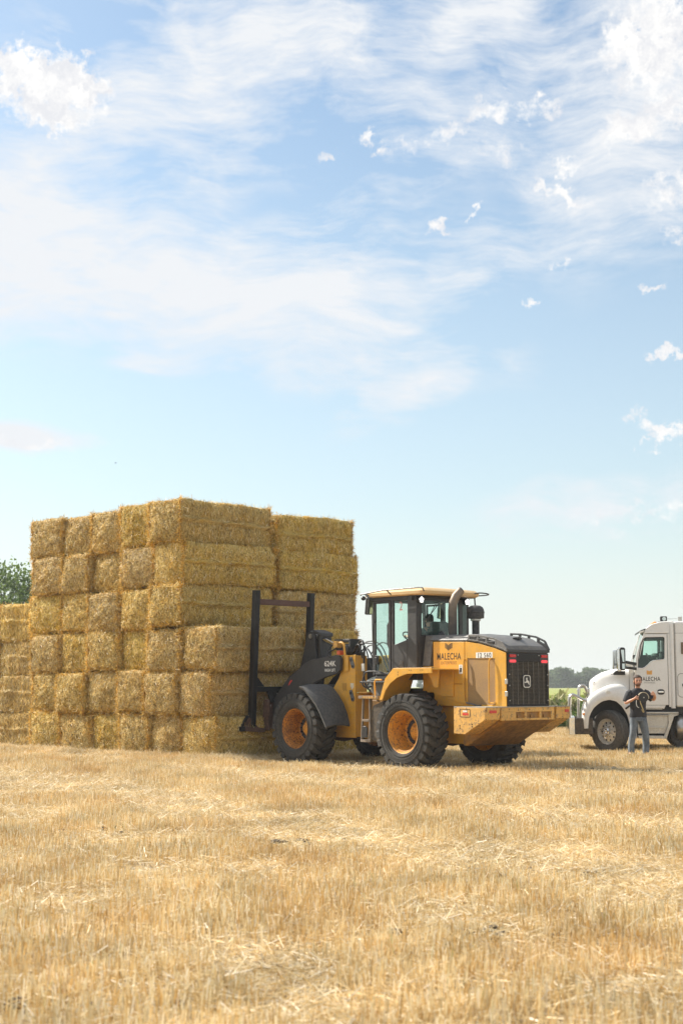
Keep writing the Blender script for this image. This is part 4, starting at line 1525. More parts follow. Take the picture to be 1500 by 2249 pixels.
n_ = len(deer)
bm = bmesh.new()
vv = [bm.verts.new((GX - 0.0485, p[0], p[1])) for p in deer]
fc = bm.faces.new(vv)
bmesh.ops.triangulate(bm, faces=[fc])
r_ = bmesh.ops.extrude_face_region(bm, geom=bm.faces[:])
for v_ in [g for g in r_['geom'] if isinstance(g, bmesh.types.BMVert)]:
    v_.co.x += 0.003
me = bpy.data.meshes.new('emblem'); bm.to_mesh(me); bm.free()
t2 = bpy.data.meshes.new('tmp')
em = t.build('emblem', WHITEP, bd, smooth=0)
me.materials.append(WHITEP)
e2 = bpy.data.objects.new('deer_mark', me); COL.objects.link(e2); e2.parent = bd

# ---- lettering on the left side
YS = 0.5945
text_obj('lettering', 'MALECHA', 0.175, INKP, loader, (-0.485, YS, 2.035), T_X, T_U, 0.72, 0.0015, spacing=1.12)
text_obj('lettering', 'ENTERPRISES', 0.085, INKBROWN, loader, (-0.485, YS, 1.945), T_X, T_U, 0.74, 0.0012, spacing=1.15)


def field_logo(parent, cx, cz, w_, h_, mat, y, mirror=1):
    """square mark of rolling furrows with a notched top"""
    t = MB()
    n = 5
    for i in range(n):
        # curved bars: left half climbs, right half falls
        a_ = [(-0.5 + 0.5 * q / 6, 0.5 - 0.75 * i / n - 0.42 * (q / 6) ** 1.6) for q in range(7)]
        b_ = [(0.5 - 0.5 * q / 6, 0.5 - 0.75 * i / n - 0.30 * (q / 6) ** 1.4) for q in range(7)]
        for ln in (a_, b_):
            for p, q in zip(ln, ln[1:]):
                p = (p[0], max(-0.5, p[1])); q = (q[0], max(-0.5, q[1]))
                if abs(p[0] - q[0]) + abs(p[1] - q[1]) < 1e-4:
                    continue
                t.beam((cx - p[0] * w_ * mirror, y, cz + p[1] * h_), (cx - q[0] * w_ * mirror, y, cz + q[1] * h_), 0.0026, h_ * 0.085, up=(0, 0, 1))
    return t.build('logo', mat, parent, smooth=0)


field_logo(loader, -0.485, 2.272, 0.19, 0.135, INKP, YS)
t = MB(); t.box(-1.585, -1.175, YS - 0.001, YS + 0.0015, 2.052, 2.155)
npl = t.build('number_plate', WHITEP, loader)
text_obj('lettering', '12 560', 0.122, INKP, loader, (-1.38, YS + 0.0018, 2.060), T_X, T_U, 0.92, 0.001, spacing=1.12, bold=0.006)
t = MB(); t.prism(rrect(-0.835, -0.745, 1.765, 1.935, 0.01), YS - 0.001, YS + 0.0015)
t.build('warning_decal', WHITEP, loader)
t = MB(); t.box(-0.815, -0.765, YS + 0.0016, YS + 0.003, 1.80, 1.88); t.box(-0.815, -0.765, YS + 0.0016, YS + 0.003, 1.905, 1.915)
t.build('decal_print', INKP, loader)

# ---- counterweight
t = MB()
t.prism([(-0.95, 0.455), (-1.06, 0.45), (-1.90, 0.915), (-1.90, 1.155), (-0.95, 1.155)], -0.70, 0.72)
cw = t.build('counterweight', BELLY, loader, 0.02)
CX = -1.935
t = MB()
hs_ = [(0.375, 0.14), (0.075, -0.279), (-0.333, -0.60)]
ys_ = [0.765] + [q for h_ in hs_ for q in h_] + [-0.70]
t.box(CX, CX + 0.045, -0.70, 0.765, 1.075, 1.158)
t.box(CX, CX + 0.045, -0.70, 0.765, 0.925, 0.962)
for i in range(0, len(ys_), 2):
    t.box(CX, CX + 0.045, ys_[i + 1], ys_[i], 0.962, 1.075)
t.build('rear_plate', YEL_WORN, cw, 0.006)
for (a_, b_) in hs_:
    t = MB(); t.box(CX + 0.032, CX + 0.040, b_, a_, 0.962, 1.075); t.cyl((CX + 0.04, (a_ + b_) / 2 + 0.03, 1.0), (CX + 0.012, (a_ + b_) / 2 + 0.03, 1.0), 0.03, seg=10)
    t.build('pocket', BELLY, cw)
t = MB(); t.box(-1.945, -0.96, -0.71, 0.775, 1.158, 1.172)
t.build('top_plate', paint('bleached_deck', (0.42, 0.38, 0.31), 0.6, 0.2, dust=(0.6, 0.5, 0.3), dust_amt=0.4), cw, 0.003)
for s_ in (1, -1):
    t = MB()
    pr_ = [(-1.15, 0.69), (-1.42, 0.68), (-1.905, 0.945), (-1.925, 1.158), (-1.15, 1.158)]
    yi, yo = 0.78 * s_, 1.175 * s_
    t.prism(pr_, yi, yo)
    cb = t.build('corner_weight', YEL_WORN, cw, 0.008)
    t = MB(); t.prism([(-1.15, 1.16), (-1.93, 1.16), (-1.93, 1.172), (-1.15, 1.172)], yi, yo)
    t.build('cap_plate', MATS['bleached_deck'], cb, 0.003)
    for (x, z) in ((-1.30, 0.83), (-1.30, 0.79), (-1.60, 0.86), (-1.60, 0.82)):
        t = MB(); t.cyl((x, yo, z), (x, yo + 0.004 * s_, z), 0.012, seg=8)
        t.build('bolt_hole', BLACKP, cb)
    t = MB(); t.ring(rrect(-1.56, -1.30, 0.985, 1.135, 0.03), rrect(-1.55, -1.31, 0.995, 1.125, 0.025), yo, yo + 0.004 * s_)
    t.build('pocket_edge', RUST, cb)
    t = MB(); t.box(-1.51, -1.37, yo, yo + 0.003 * s_, 1.02, 1.06)
    t.build('reflector', REDP, cb)
    t = MB(); t.box(-1.48, -1.38, yo, yo + 0.003 * s_, 1.075, 1.105)
    t.build('worn_label', WHITEP, cb)
    yr = 0.98 * s_ if s_ > 0 else -1.07
    t = MB(); t.box(-1.932, -1.924, yr - 0.09 * (1 if s_ > 0 else 0.6), yr + 0.09 * (1 if s_ > 0 else 0.6), 1.06, 1.11)
    t.build('reflector', REDP, cb)

# ---- rear fenders
for s_ in (1, -1):
    outer = [(-0.73, 1.875), (0.28, 1.875), (0.50, 1.68), (0.66, 1.275)]
    inner = [(0.58, 1.275)] + [(0.49, 1.46), (0.36, 1.59), (0.18, 1.695), (-0.08, 1.765), (-0.73, 1.775)]
    t = MB(); t.prism(outer + inner, 1.28 * s_, 1.31 * s_)
    rf = t.build('rear_fender', YEL if s_ > 0 else YEL, loader, 0.006)
    t = MB()
    sheet = [(-0.73, 1.862), (0.27, 1.862), (0.48, 1.67), (0.64, 1.275)]
    up_ = sheet + [(p[0] - 0.02, p[1] - 0.02) for p in sheet[::-1]]
    t.prism(up_, 0.60 * s_, 1.28 * s_)
    t.build('fender_top', YEL, rf, 0.004)
    t = MB()
    t.prism([(-0.62, 1.86), (-0.30, 1.86), (-0.50, 1.52), (-0.58, 1.52)], 0.98 * s_, 1.01 * s_)
    t.box(-0.62, -0.30, 0.60 * s_, 0.63 * s_, 1.35, 1.85)
    t.build('fender_bracket', YEL, rf, 0.004)
    for (x, z) in ((-0.20, 1.835), (-0.15, 1.835), (-0.5, 1.835), (-0.45, 1.835), (0.15, 1.80), (0.15, 1.75)):
        t = MB(); t.cyl((x, 1.308 * s_, z), (x, 1.314 * s_, z), 0.009, seg=6)
        t.build('rivet', BLACKP, rf)
    # anti-slip strip on top
    t = MB()
    for i in range(16):
        t.box(-0.70 + i * 0.06, -0.67 + i * 0.06, 1.22 * s_, 1.29 * s_, 1.874, 1.888)
    t.build('tread_strip', TREAD, rf)
    t = MB(); t.prism([(0.60, 1.27), (0.90, 1.17), (0.965, 1.02), (0.95, 0.50), (0.60, 0.48), (0.66, 0.9)], 0.96 * s_, 1.25 * s_)
    t.build('mud_flap', paint('muddy_rubber', (0.06, 0.05, 0.04), 0.85, 0.2, dust=(0.22, 0.17, 0.11), dust_amt=0.6) if 'muddy_rubber' not in MATS else MATS['muddy_rubber'], rf, 0.02)

# ---- access steps on the left
t = MB()
t.box(0.72, 1.26, 1.02, 1.30, 1.30, 1.355)
sp = t.build('steps', TREAD, loader, 0.004)
t = MB()
for i in range(9):
    t.box(0.76 + i * 0.045, 0.785 + i * 0.045, 1.298, 1.304, 1.305, 1.35)
t.build('tread_teeth', YEL_WORN, sp)
for z, x0, x1 in ((0.865, 0.98, 1.17), (0.475, 0.95, 1.22)):
    t = MB(); t.box(x0, x1, 1.02, 1.28, z, z + 0.045)
    t.build('step', TREAD, sp, 0.004)
t = MB()
t.beam((1.16, 1.25, 1.30), (1.21, 1.25, 0.50), 0.05, 0.025)
t.beam((0.98, 1.25, 1.30), (0.95, 1.25, 0.50), 0.05, 0.025)
t.beam((1.16, 1.05, 1.30), (1.21, 1.05, 0.50), 0.05, 0.025)
t.build('step_frame', TREAD, sp, 0.004)
t = MB(); t.prism([(1.0, 0.56), (1.15, 0.56), (1.15, 0.74), (1.12, 0.78), (1.04, 0.78), (1.0, 0.74)], 1.28, 1.31)
t.build('step_guard', BLACKP, sp, 0.01)
t = MB()
t.tube([(0.83, 1.25, 1.33), (0.83, 1.27, 1.62), (0.80, 1.27, 1.66), (0.64, 1.27, 1.66)], 0.016, 8)
t.build('yellow_handrail', YEL, loader)
t = MB(); t.prism([(0.95, 0.62), (1.35, 0.62), (1.35, 1.28), (0.90, 1.28)], 0.60, 0.90)
t.build('fuel_tank', paint('oily_ochre_tank', (0.34, 0.17, 0.03), 0.6, 0.3, dust=(0.12, 0.09, 0.05), dust_amt=0.8) , loader, 0.03)
t = MB()
t.tube([(1.0, 0.95, 1.2), (1.1, 1.0, 1.0), (0.98, 0.98, 0.8), (1.1, 0.96, 0.62)], 0.022, 7, smooth=1)
t.tube([(1.02, 0.92, 1.1), (1.16, 0.95, 0.9), (1.02, 0.95, 0.7)], 0.018, 7, smooth=1)
t.build('hose', BLACKP, loader)

# ---- cab
CX0, CX1, CYH = 0.22, 1.47, 0.735
cab = MB()
cab.box(CX0, CX1 - 0.1, -CYH, CYH, 1.66, 1.74)
cab = cab.build('cab', GREY, loader, 0.01)


def cabpart(nm, mat, fn, bevel=0.0, parent=None):
    t = MB(); fn(t)
    return t.build(nm, mat, parent or cab, bevel)


for s_ in (1, -1):
    yo, yi = CYH * s_, (CYH - 0.05) * s_
    # rear corner post with its wide side face
    cabpart('rear_post', GREY, lambda t: t.prism([(0.22, 1.74), (0.475, 1.74), (0.475, 3.27), (0.22, 3.27)], yi, yo), 0.02)
    cabpart('rear_post_return', GREY, lambda t: t.box(0.222, 0.285, (yi if s_ > 0 else yi), (0.62 if s_ > 0 else -0.47), 1.74, 3.27), 0.012)
    cabpart('side_panel', GREY, lambda t: t.prism([(0.477, 1.86), (0.86, 1.86), (0.86, 2.33), (0.477, 2.43)], yi, yo), 0.012)
    cabpart('window_post', GREY, lambda t: (t.box(0.86, 0.915, yi, yo + 0.004 * s_, 1.80, 3.27)), 0.01)
    cabpart('front_post', GREY, lambda t: t.prism([(1.39, 1.74), (1.45, 1.74), (1.49, 3.27), (1.42, 3.27)], yi, yo), 0.012)
    cabpart('roof_beam', GREY, lambda t: t.box(0.477, 1.42, yi, yo, 3.20, 3.27), 0.01)
    cabpart('quarter_window', GLASS, lambda t: t.prism([(0.49, 2.44), (0.85, 2.345), (0.85, 3.19), (0.49, 3.19)], yo - 0.022 * s_, yo - 0.016 * s_))
    dr = cabpart('door', GREY, lambda t: (t.box(0.93, 0.985, yo - 0.03 * s_, yo + 0.012 * s_, 1.78, 3.19), t.box(1.36, 1.392, yo - 0.03 * s_, yo + 0.012 * s_, 1.78, 3.19),
                                  t.box(0.985, 1.36, yo - 0.03 * s_, yo + 0.012 * s_, 3.15, 3.19), t.box(0.985, 1.36, yo - 0.03 * s_, yo + 0.012 * s_, 1.76, 1.80)), 0.008)
    cabpart('door_glass', GLASSD, lambda t: t.box(0.987, 1.358, yo - 0.012 * s_, yo - 0.006 * s_, 1.80, 3.15), 0, dr)
    cabpart('door_latch', BLACKP, lambda t: (t.prism(rrect(1.25, 1.36, 1.96, 2.14, 0.04), yo + 0.012 * s_, yo + 0.04 * s_), t.prism(rrect(1.285, 1.335, 2.0, 2.10, 0.012), yo + 0.04 * s_, yo + 0.055 * s_)), 0.008, dr)
    cabpart('door_swell', GREY, lambda t: t.prism([(0.985, 2.25), (1.04, 2.35), (1.04, 2.72), (0.985, 2.80)], yo - 0.02 * s_, yo + 0.006 * s_), 0.008, dr)
for i in range(5):
    cabpart('louvre', GREYL, lambda t: t.obox((0.635, CYH + 0.004, 1.91 + i * 0.026), (0.05, 0, 0), (0, 0.006, 0.004), (0, 0, 0.006)), 0)
# rear wall under and beside the rear window
cabpart('rear_wall', GREY, lambda t: (t.box(0.24, 0.28, -0.69, 0.69, 1.74, 2.50), t.box(0.24, 0.28, -0.47, 0.62, 3.20, 3.27)), 0.008)
cabpart('rear_window', GLASS, lambda t: t.box(0.236, 0.242, -0.47, 0.62, 2.50, 3.20))
cabpart('rear_window_seal', BLACKP, lambda t: t.ring([(-0.475, 2.49), (0.63, 2.49), (0.63, 3.21), (-0.475, 3.21)], [(-0.45, 2.52), (0.60, 2.52), (0.60, 3.18), (-0.45, 3.18)], 0.218, 0.236, 'yz'))
cabpart('corner_window', GLASS, lambda t: t.box(0.212, 0.216, -0.66, -0.54, 2.52, 3.18))
cabpart('windscreen', GLASS, lambda t: t.prism([(1.425, 1.80), (1.43, 1.80), (1.475, 3.22), (1.47, 3.22)], -0.68, 0.68))
cabpart('windscreen_frame', GREY, lambda t: (t.box(1.40, 1.45, -0.69, 0.69, 1.74, 1.80), t.box(1.44, 1.49, -0.69, 0.69, 3.20, 3.27)), 0.008)
text_obj('lettering', '2', 0.24, paint('faded_red_print', (0.55, 0.30, 0.27), 0.6, 0.1, dust_amt=0.1), cab, (0.66, CYH - 0.014, 3.0), T_X, T_U, 0.8, 0.001)
# roof: low dome with a shoulder
t = MB()


def roof_ring(x0, x1, yh, z, n=5):
    r_ = 0.10
    return [(p[0], p[1], z) for p in rrect(x0, x1, -yh, yh, r_, n)]


t.loft([roof_ring(0.02, 1.58, 0.78, 3.275), roof_ring(-0.03, 1.63, 0.81, 3.30), roof_ring(-0.04, 1.64, 0.81, 3.355), roof_ring(0.02, 1.56, 0.76, 3.405), roof_ring(0.22, 1.35, 0.55, 3.435)])
t.build('roof', ROOFP, cab, 0.0)
t = MB(); t.box(0.06, 1.52, -0.76, 0.76, 3.262, 3.276)
t.build('roof_underside', BLACKP, cab)
t = MB()
t.tube([(1.72, 0.80, 3.335), (1.66, 0.86, 3.345), (1.0, 0.865, 3.40), (0.02, 0.865, 3.405), (-0.06, 0.85, 3.395), (-0.08, 0.83, 3.33)], 0.013, 7)
t.tube([(0.92, 0.86, 3.40), (0.84, 0.80, 3.30)], 0.013, 6)
t.build('roof_rail', BLACKP, cab)
t = MB()
t.tube([(-0.03, -0.62, 3.35), (-0.16, -0.66, 3.36), (-0.20, -0.86, 3.345), (-0.10, -0.95, 3.33), (0.1, -0.88, 3.32), (0.2, -0.82, 3.33)], 0.013, 7, smooth=1)
t.tube([(0.2, -0.865, 3.38), (1.6, -0.865, 3.37), (1.72, -0.8, 3.33)], 0.013, 7)
t.build('roof_rail', BLACKP, cab)
for (x, y, z, d) in ((0.14, 0.68, 3.195, 1), (0.14, -0.60, 3.20, 1)):
    t = MB(); t.cyl((x + 0.09, y, z), (x, y, z - 0.01), 0.05, 0.07, seg=16); t.box(x + 0.02, x + 0.06, y - 0.01, y + 0.01, z + 0.05, z + 0.09)
    wl_ = t.build('work_light', BLACKP, cab)
    t = MB()
    for q in range(5):
        a = q * 2 * math.pi / 5 + 0.3
        t.cyl((x - 0.001, y + 0.036 * math.cos(a), z - 0.01 + 0.036 * math.sin(a)), (x - 0.008, y + 0.036 * math.cos(a), z - 0.01 + 0.036 * math.sin(a)), 0.021, seg=10)
    t.build('lamp_lens', LED_M, wl_)
for (x, y, z) in ((1.60, 0.84, 3.27), (0.30, 0.78, 3.23), (0.22, 0.74, 3.235)):
    t = MB(); t.sphere((x, y, z), (0.05, 0.05, 0.045), 10, 6) if x > 1 else t.box(x - 0.02, x + 0.02, y - 0.02, y + 0.02, z - 0.05, z + 0.03)
    t.build('roof_lamp', BLACKP, cab)
# wiper on the rear window
t = MB(); t.tube([(0.205, 0.10, 3.19), (0.20, 0.26, 3.02), (0.20, 0.50, 2.80)], 0.008, 6); t.tube([(0.21, 0.20, 3.15), (0.21, 0.52, 2.70)], 0.007, 6)
t.build('wiper', BLACKP, cab)
# grab handle by the door
t = MB(); t.tube([(1.33, 0.80, 2.80), (1.22, 0.93, 2.82), (1.22, 0.93, 2.42), (1.33, 0.80, 2.40), (1.33, 0.76, 2.42), (1.33, 0.76, 2.78)], 0.014, 8, closed=True, smooth=1)
t.build('grab_handle', BLACKP, cab)
t = MB()
t.tube([(1.30, 0.80, 1.56), (1.42, 0.95, 1.50), (1.48, 1.0, 1.58), (1.40, 1.0, 1.80), (1.30, 1.0, 1.83), (1.0, 0.98, 1.82), (0.92, 0.90, 1.77), (0.90, 0.80, 1.64)], 0.016, 8, smooth=2)
t.tube([(1.42, 0.95, 1.50), (1.25, 0.98, 1.66), (1.05, 0.98, 1.66), (0.9, 0.9, 1.62)], 0.015, 8, smooth=2)
t.build('platform_rail', GREY, cab)
cabpart('platform', GREY, lambda t: t.box(0.66, 1.38, 0.72, 1.15, 1.60, 1.635), 0.006)
cabpart('cab_base', paint('grey_cab_base', (0.14, 0.14, 0.14), 0.6, 0.2, dust_amt=0.4), lambda t: t.prism([(0.85, 1.62), (1.42, 1.62), (1.38, 1.44), (1.28, 1.34), (0.9, 1.34)], 0.3, 0.86), 0.03)
# mirrors
for s_ in (1, -1):
    t = MB()
    c_ = Vector((1.30, 0.97 * s_, 3.10)) if s_ > 0 else Vector((1.25, -1.0, 3.08))
    ax, ay, az_ = Vector((0.06, 0, 0)), Vector((0, 0.085, 0)), Vector((-0.02, 0, 0.17))
    t.obox(c_, ax * 0.6, ay, az_)
    mr = t.build('side_mirror', BLACKP, cab, 0.03, 3)
    t = MB(); t.obox(c_ + Vector((-0.039, 0, -0.003)), Vector((0.002, 0, 0)), ay * 0.84, az_ * 0.88)
    t.build('mirror_face', MIRR, mr, 0.001)
    t = MB(); t.tube([(1.50, 0.80 * s_, 3.32), (1.42, 0.95 * s_, 3.33), (1.30, 0.97 * s_, 3.26)], 0.018, 7)
    t.build('mirror_arm', BLACKP, mr)
t = MB(); t.tube([(0.26, -0.74, 3.30), (0.22, -0.90, 3.29), (0.22, -0.92, 3.08)], 0.016, 6)
t.build('rear_mirror_arm', BLACKP, cab)
# inside the cab: seat, steering wheel, console, hanging mirror
seat = cabpart('seat', FABRIC, lambda t: (t.box(0.45, 0.95, -0.26, 0.26, 2.14, 2.26), t.prism([(0.46, 2.24), (0.34, 2.24), (0.27, 2.78), (0.37, 2.80)], -0.24, 0.24)), 0.05)
cabpart('seat_base', BLACKP, lambda t: t.box(0.5, 0.9, -0.2, 0.2, 1.74, 2.14), 0.02)
t = MB()
t.tube([(1.10 + 0.19 * math.cos(a) * 0.8, 0.19 * math.sin(a), 2.50 + 0.19 * math.cos(a) * 0.6) for a in [i * math.pi / 9 for i in range(18)]], 0.014, 6, closed=True)
t.tube([(1.10, 0, 2.50), (1.28, 0, 2.2), (1.34, 0, 1.75)], 0.035, 8)
t.beam((1.10, -0.18, 2.5), (1.10, 0.18, 2.5), 0.03, 0.015)
t.build('steering_wheel', BLACKP, cab)
cabpart('console', BLACKP, lambda t: (t.box(0.4, 1.0, -0.62, -0.36, 1.74, 2.42), t.box(1.22, 1.40, -0.35, 0.35, 1.75, 2.15)), 0.03)
cabpart('inside_mirror', FABRIC, lambda t: t.prism(rrect(-0.17, 0.10, 2.98, 3.22, 0.04), 0.9, 0.93, 'yz'), 0.01)

# ---- exhaust stack and pre-cleaner
t = MB()
t.tube([(-0.30, 0.285, 2.44), (-0.30, 0.285, 2.98), (-0.305, 0.27, 3.12), (-0.33, 0.22, 3.25), (-0.38, 0.13, 3.36)], [0.088, 0.087, 0.086, 0.084, 0.076], 20)
m, k = new_mat('sooty_steel')
co = k.n('ShaderNodeTexCoord').outputs['Object']
sp_ = k.n('ShaderNodeSeparateXYZ', {0: co})
nn = k.noise(co, 7, 4, 0.6)
f_ = k.rng(k.math('ADD', sp_.outputs[2], k.math('MULTIPLY', nn, 0.5)), 3.0, 3.45)
c_ = k.mix(f_, (0.07, 0.063, 0.056), (0.24, 0.19, 0.145))
pbr(k, c_, 0.55, 0.35)
ex = t.build('exhaust_stack', m, loader)
t = MB(); t.cyl((-0.372, 0.145, 3.345), (-0.387, 0.116, 3.372), 0.069, seg=20)
t.build('stack_mouth', BLACKP, ex)
t = MB()
t.lathe([(2.44, 0.07), (2.80, 0.07)], (-0.30, -0.36, 0), 'z', 20)
t.lathe([(2.44, 0.072), (2.79, 0.072), (2.80, 0.095), (2.835, 0.095), (2.845, 0.165), (2.97, 0.170), (3.02, 0.160), (3.06, 0.138), (3.09, 0.09), (3.10, 0.002)], (-0.30, -0.36, 0), 'z', 28)
t.lathe([(2.95, 0.170), (2.955, 0.178), (2.965, 0.178), (2.97, 0.168)], (-0.30, -0.36, 0), 'z', 28)
pc = t.build('pre_cleaner', paint('dusty_black_plastic', (0.03, 0.03, 0.032), 0.6, 0.2, dust=(0.2, 0.18, 0.15), dust_amt=0.35), loader)
t = MB(); t.lathe([(2.79, 0.075), (2.80, 0.10), (2.83, 0.10), (2.835, 0.09)], (-0.30, -0.36, 0), 'z', 20)
t.build('clamp_band', ALU, pc)
t = MB(); t.lathe([(2.46, 0.07), (2.50, 0.08), (2.58, 0.05), (2.60, 0.002)], (0.10, 0.18, 0), 'z', 16)
t.build('fluid_cap', BLACKP, loader)

# ---- front frame
ff = empty('tmp')
bpy.data.objects.remove(ff)
t = MB()
tower = [(2.54, 2.155), (2.16, 2.17), (2.16, 0.51), (3.30, 0.51), (3.55, 0.80), (3.30, 1.10), (2.95, 1.36), (2.80, 1.53), (2.66, 1.70), (2.585, 1.85), (2.56, 2.0)]
t.prism(tower, 0.50, 0.55)
frf = t.build('front_frame', YEL, loader, 0.01)
t = MB(); t.prism(tower, -0.55, -0.50)
t.build('right_tower_plate', YEL, frf, 0.01)
t = MB(); t.box(2.162, 2.19, 0.22, 0.499, 1.42, 2.155); t.box(2.162, 2.19, -0.499, -0.22, 1.42, 2.155); t.box(2.162, 2.6, -0.498, 0.498, 0.53, 1.40)
t.build('tower_web', YEL, frf, 0.004)
t = MB(); t.box(1.86, 2.16, -0.30, 0.30, 0.50, 0.56); t.box(1.86, 2.16, -0.40, 0.45, 1.40, 1.43)
t.build('hinge_plate', YEL_WORN, frf, 0.004)
for (x, z) in ((2.26, 2.04), (2.165 + 0.10, 1.38)):
    t = MB(); t.prism([(x + 0.05, z + 0.08), (x - 0.02, z + 0.09), (x - 0.10, z - 0.10), (x - 0.07, z - 0.15), (x - 0.01, z - 0.14), (x + 0.05, z + 0.02)], 0.551, 0.575)
    pk = t.build('pin_keeper', GREYL, frf, 0.012)
    t = MB(); t.cyl((x, 0.575, z + 0.02), (x, 0.580, z + 0.02), 0.032, seg=14); t.cyl((x - 0.05, 0.575, z - 0.10), (x - 0.05, 0.592, z - 0.10), 0.02, seg=8)
    t.build('pin', BLACKP, pk)
# worn stickers on the tower
t = MB(); t.prism([(2.30, 1.60), (2.20, 1.60), (2.20, 1.52), (2.25, 1.47), (2.30, 1.53)], 0.5505, 0.5525)
t.build('worn_sticker', paint('bleached_sticker', (0.62, 0.55, 0.42), 0.6, 0.2, dust_amt=0.4), frf)
t = MB()
for i in range(4):
    t.box(2.42 + i * 0.035, 2.435 + i * 0.035, 0.5505, 0.552, 1.44 + (i % 2) * 0.02, 1.60)
t.build('faint_letters', INKBROWN, frf)
# bracket of the arm stop beside the lettering
t = MB(); t.prism(rrect(2.33, 2.45, 1.84, 2.16, 0.02), 0.57, 0.585); t.cyl((2.36, 0.585, 1.88), (2.36, 0.588, 1.88), 0.012, seg=8); t.cyl((2.42, 0.585, 1.88), (2.42, 0.588, 1.88), 0.012, seg=8)
t.tube([(2.43, 0.58, 2.15), (2.44, 0.60, 2.38), (2.50, 0.60, 2.42), (2.62, 0.58, 2.42)], 0.025, 6)
t.build('lamp_bracket', YEL, frf, 0.004)
t = MB(); t.box(2.50, 2.60, 0.54, 0.66, 2.17, 2.26)
t.build('marker_lamp', paint('orange_red_lens', (0.62, 0.10, 0.03), 0.35, 0.1, dust_amt=0.15), frf, 0.012)
t = MB(); t.box(2.68, 2.80, 0.35, 0.58, 2.32, 2.46)
t.build('valve_box', YEL_WORN, frf, 0.01)
t = MB(); t.box(2.45, 2.95, 0.10, 0.42, 2.44, 2.50); t.box(2.45, 2.50, 0.10, 0.42, 2.30, 2.50); t.lathe([(0.15, 0.10), (0.48, 0.10), (0.485, 0.06)], (2.56, 0.0, 2.28), 'y', 16); t.box(2.45, 2.85, 0.12, 0.40, 2.22, 2.40)
t.build('valve_cover', GREY, frf, 0.01)
t = MB()
hz_pts = [
    [(2.9, .45, 2.42), (2.95, .62, 2.25), (2.80, .70, 2.12), (2.66, .6, 2.16)], [(2.86, .35, 2.35), (2.98, .6, 2.2), (2.85, .66, 2.08), (2.7, .55, 2.12)],
    [(2.5, .3, 2.32), (2.2, .35, 2.42), (1.75, .3, 2.38), (1.5, .3, 1.9)], [(2.5, .15, 2.34), (2.1, .2, 2.48), (1.7, .2, 2.36), (1.5, .2, 1.8)],
    [(2.4, .38, 2.2), (2.1, .42, 2.52), (1.98, .46, 2.3), (2.0, .46, 1.95), (1.98, .48, 1.6), (1.75, .48, 1.40), (1.45, .45, 1.46)],
    [(2.38, .3, 2.15), (2.16, .36, 2.44), (2.02, .38, 2.3), (1.9, .38, 1.95), (1.6, .38, 1.6), (1.4, .38, 1.5)],
    [(2.4, .22, 2.15), (2.18, .26, 2.36), (1.95, .3, 2.2), (1.82, .3, 1.9), (1.55, .3, 1.55)],
    [(2.42, .1, 2.2), (2.2, .12, 2.40), (1.9, .15, 2.3), (1.7, .15, 2.0), (1.5, .2, 1.7)],
    [(2.38, -.1, 2.2), (2.1, -.1, 2.46), (1.8, -.1, 2.36), (1.6, -.1, 2.0)], [(2.3, .44, 2.25), (2.18, .48, 2.40), (2.06, .5, 2.34), (2.0, .5, 2.1)]]
hoses = []
for i, hp in enumerate(hz_pts):
    t = MB(); t.tube(hp, 0.022 if i in (4,) else 0.014, 7, smooth=3)
    t.build('hose', BLACKP if i not in (2, 3) else GREY, frf)
t = MB()
for dx in (0, 0.045):
    t.cyl((2.00 - dx, 0.50, 1.84), (2.00 - dx, 0.50, 1.99), 0.017, seg=8)
t.build('hose_sleeve', WHITEP, frf)
t = MB(); t.tube([(2.45, -.35, 2.1), (1.9, -.42, 2.12), (1.5, -.42, 1.9)], 0.07, 10); t.tube([(1.9, -.42, 1.9), (1.45, -.42, 1.72)], 0.06, 8)
t.build('steering_cylinder', YEL, frf)

# lift arms
armp = [(2.53, 2.155), (2.60, 2.165), (3.10, 2.12), (3.42, 2.075), (3.62, 1.99), (4.10, 1.74), (4.45, 1.42), (4.72, 1.14), (4.86, 0.96), (4.90, 0.70), (4.78, 0.60), (4.62, 0.66),
        (4.42, 0.92), (4.005, 1.225), (3.30, 1.60), (2.95, 1.72), (2.58, 1.80), (2.50, 1.86), (2.48, 2.08)]
for s_ in (1, -1):
    t = MB(); t.prism(armp, 0.585 * s_, 0.665 * s_)
    la = t.build('lift_arm', GREY, loader, 0.012)
    if s_ > 0:
        text_obj('lettering', '624K', 0.155, WHITEP, la, (2.79, 0.666, 1.945), T_X, (0.10, 0, 1), 1.05, 0.0015)
        text_obj('lettering', 'HIGH LIFT', 0.085, WHITEP, la, (2.79, 0.666, 1.835), T_X, (0.10, 0, 1), 0.86, 0.0015)
        t = MB(); t.prism([(4.12, 1.555), (4.08, 1.57), (3.98, 1.66), (4.02, 1.67), (4.06, 1.65)], 0.666, 0.669)
        t.build('reflector', REDP, la)
    t = MB(); t.cyl((4.80, 0.56 * s_, 0.76), (4.80, 0.70 * s_, 0.76), 0.075, seg=16)
    t.build('arm_pin', RUST, la)
t = MB(); t.cyl((3.95, -0.585, 1.45), (3.95, 0.585, 1.45), 0.13, seg=16)
t.build('cross_tube', BLACK, loader)
t = MB()
for y in (0.42, -0.42):
    t.tube([(2.35, y, 1.05), (3.1, y, 1.28)], 0.075, 12)
    t.tube([(3.1, y, 1.28), (3.75, y, 1.50)], 0.045, 12, mi=1)
t.build('lift_cylinder', [BLACK, CHROME], loader)
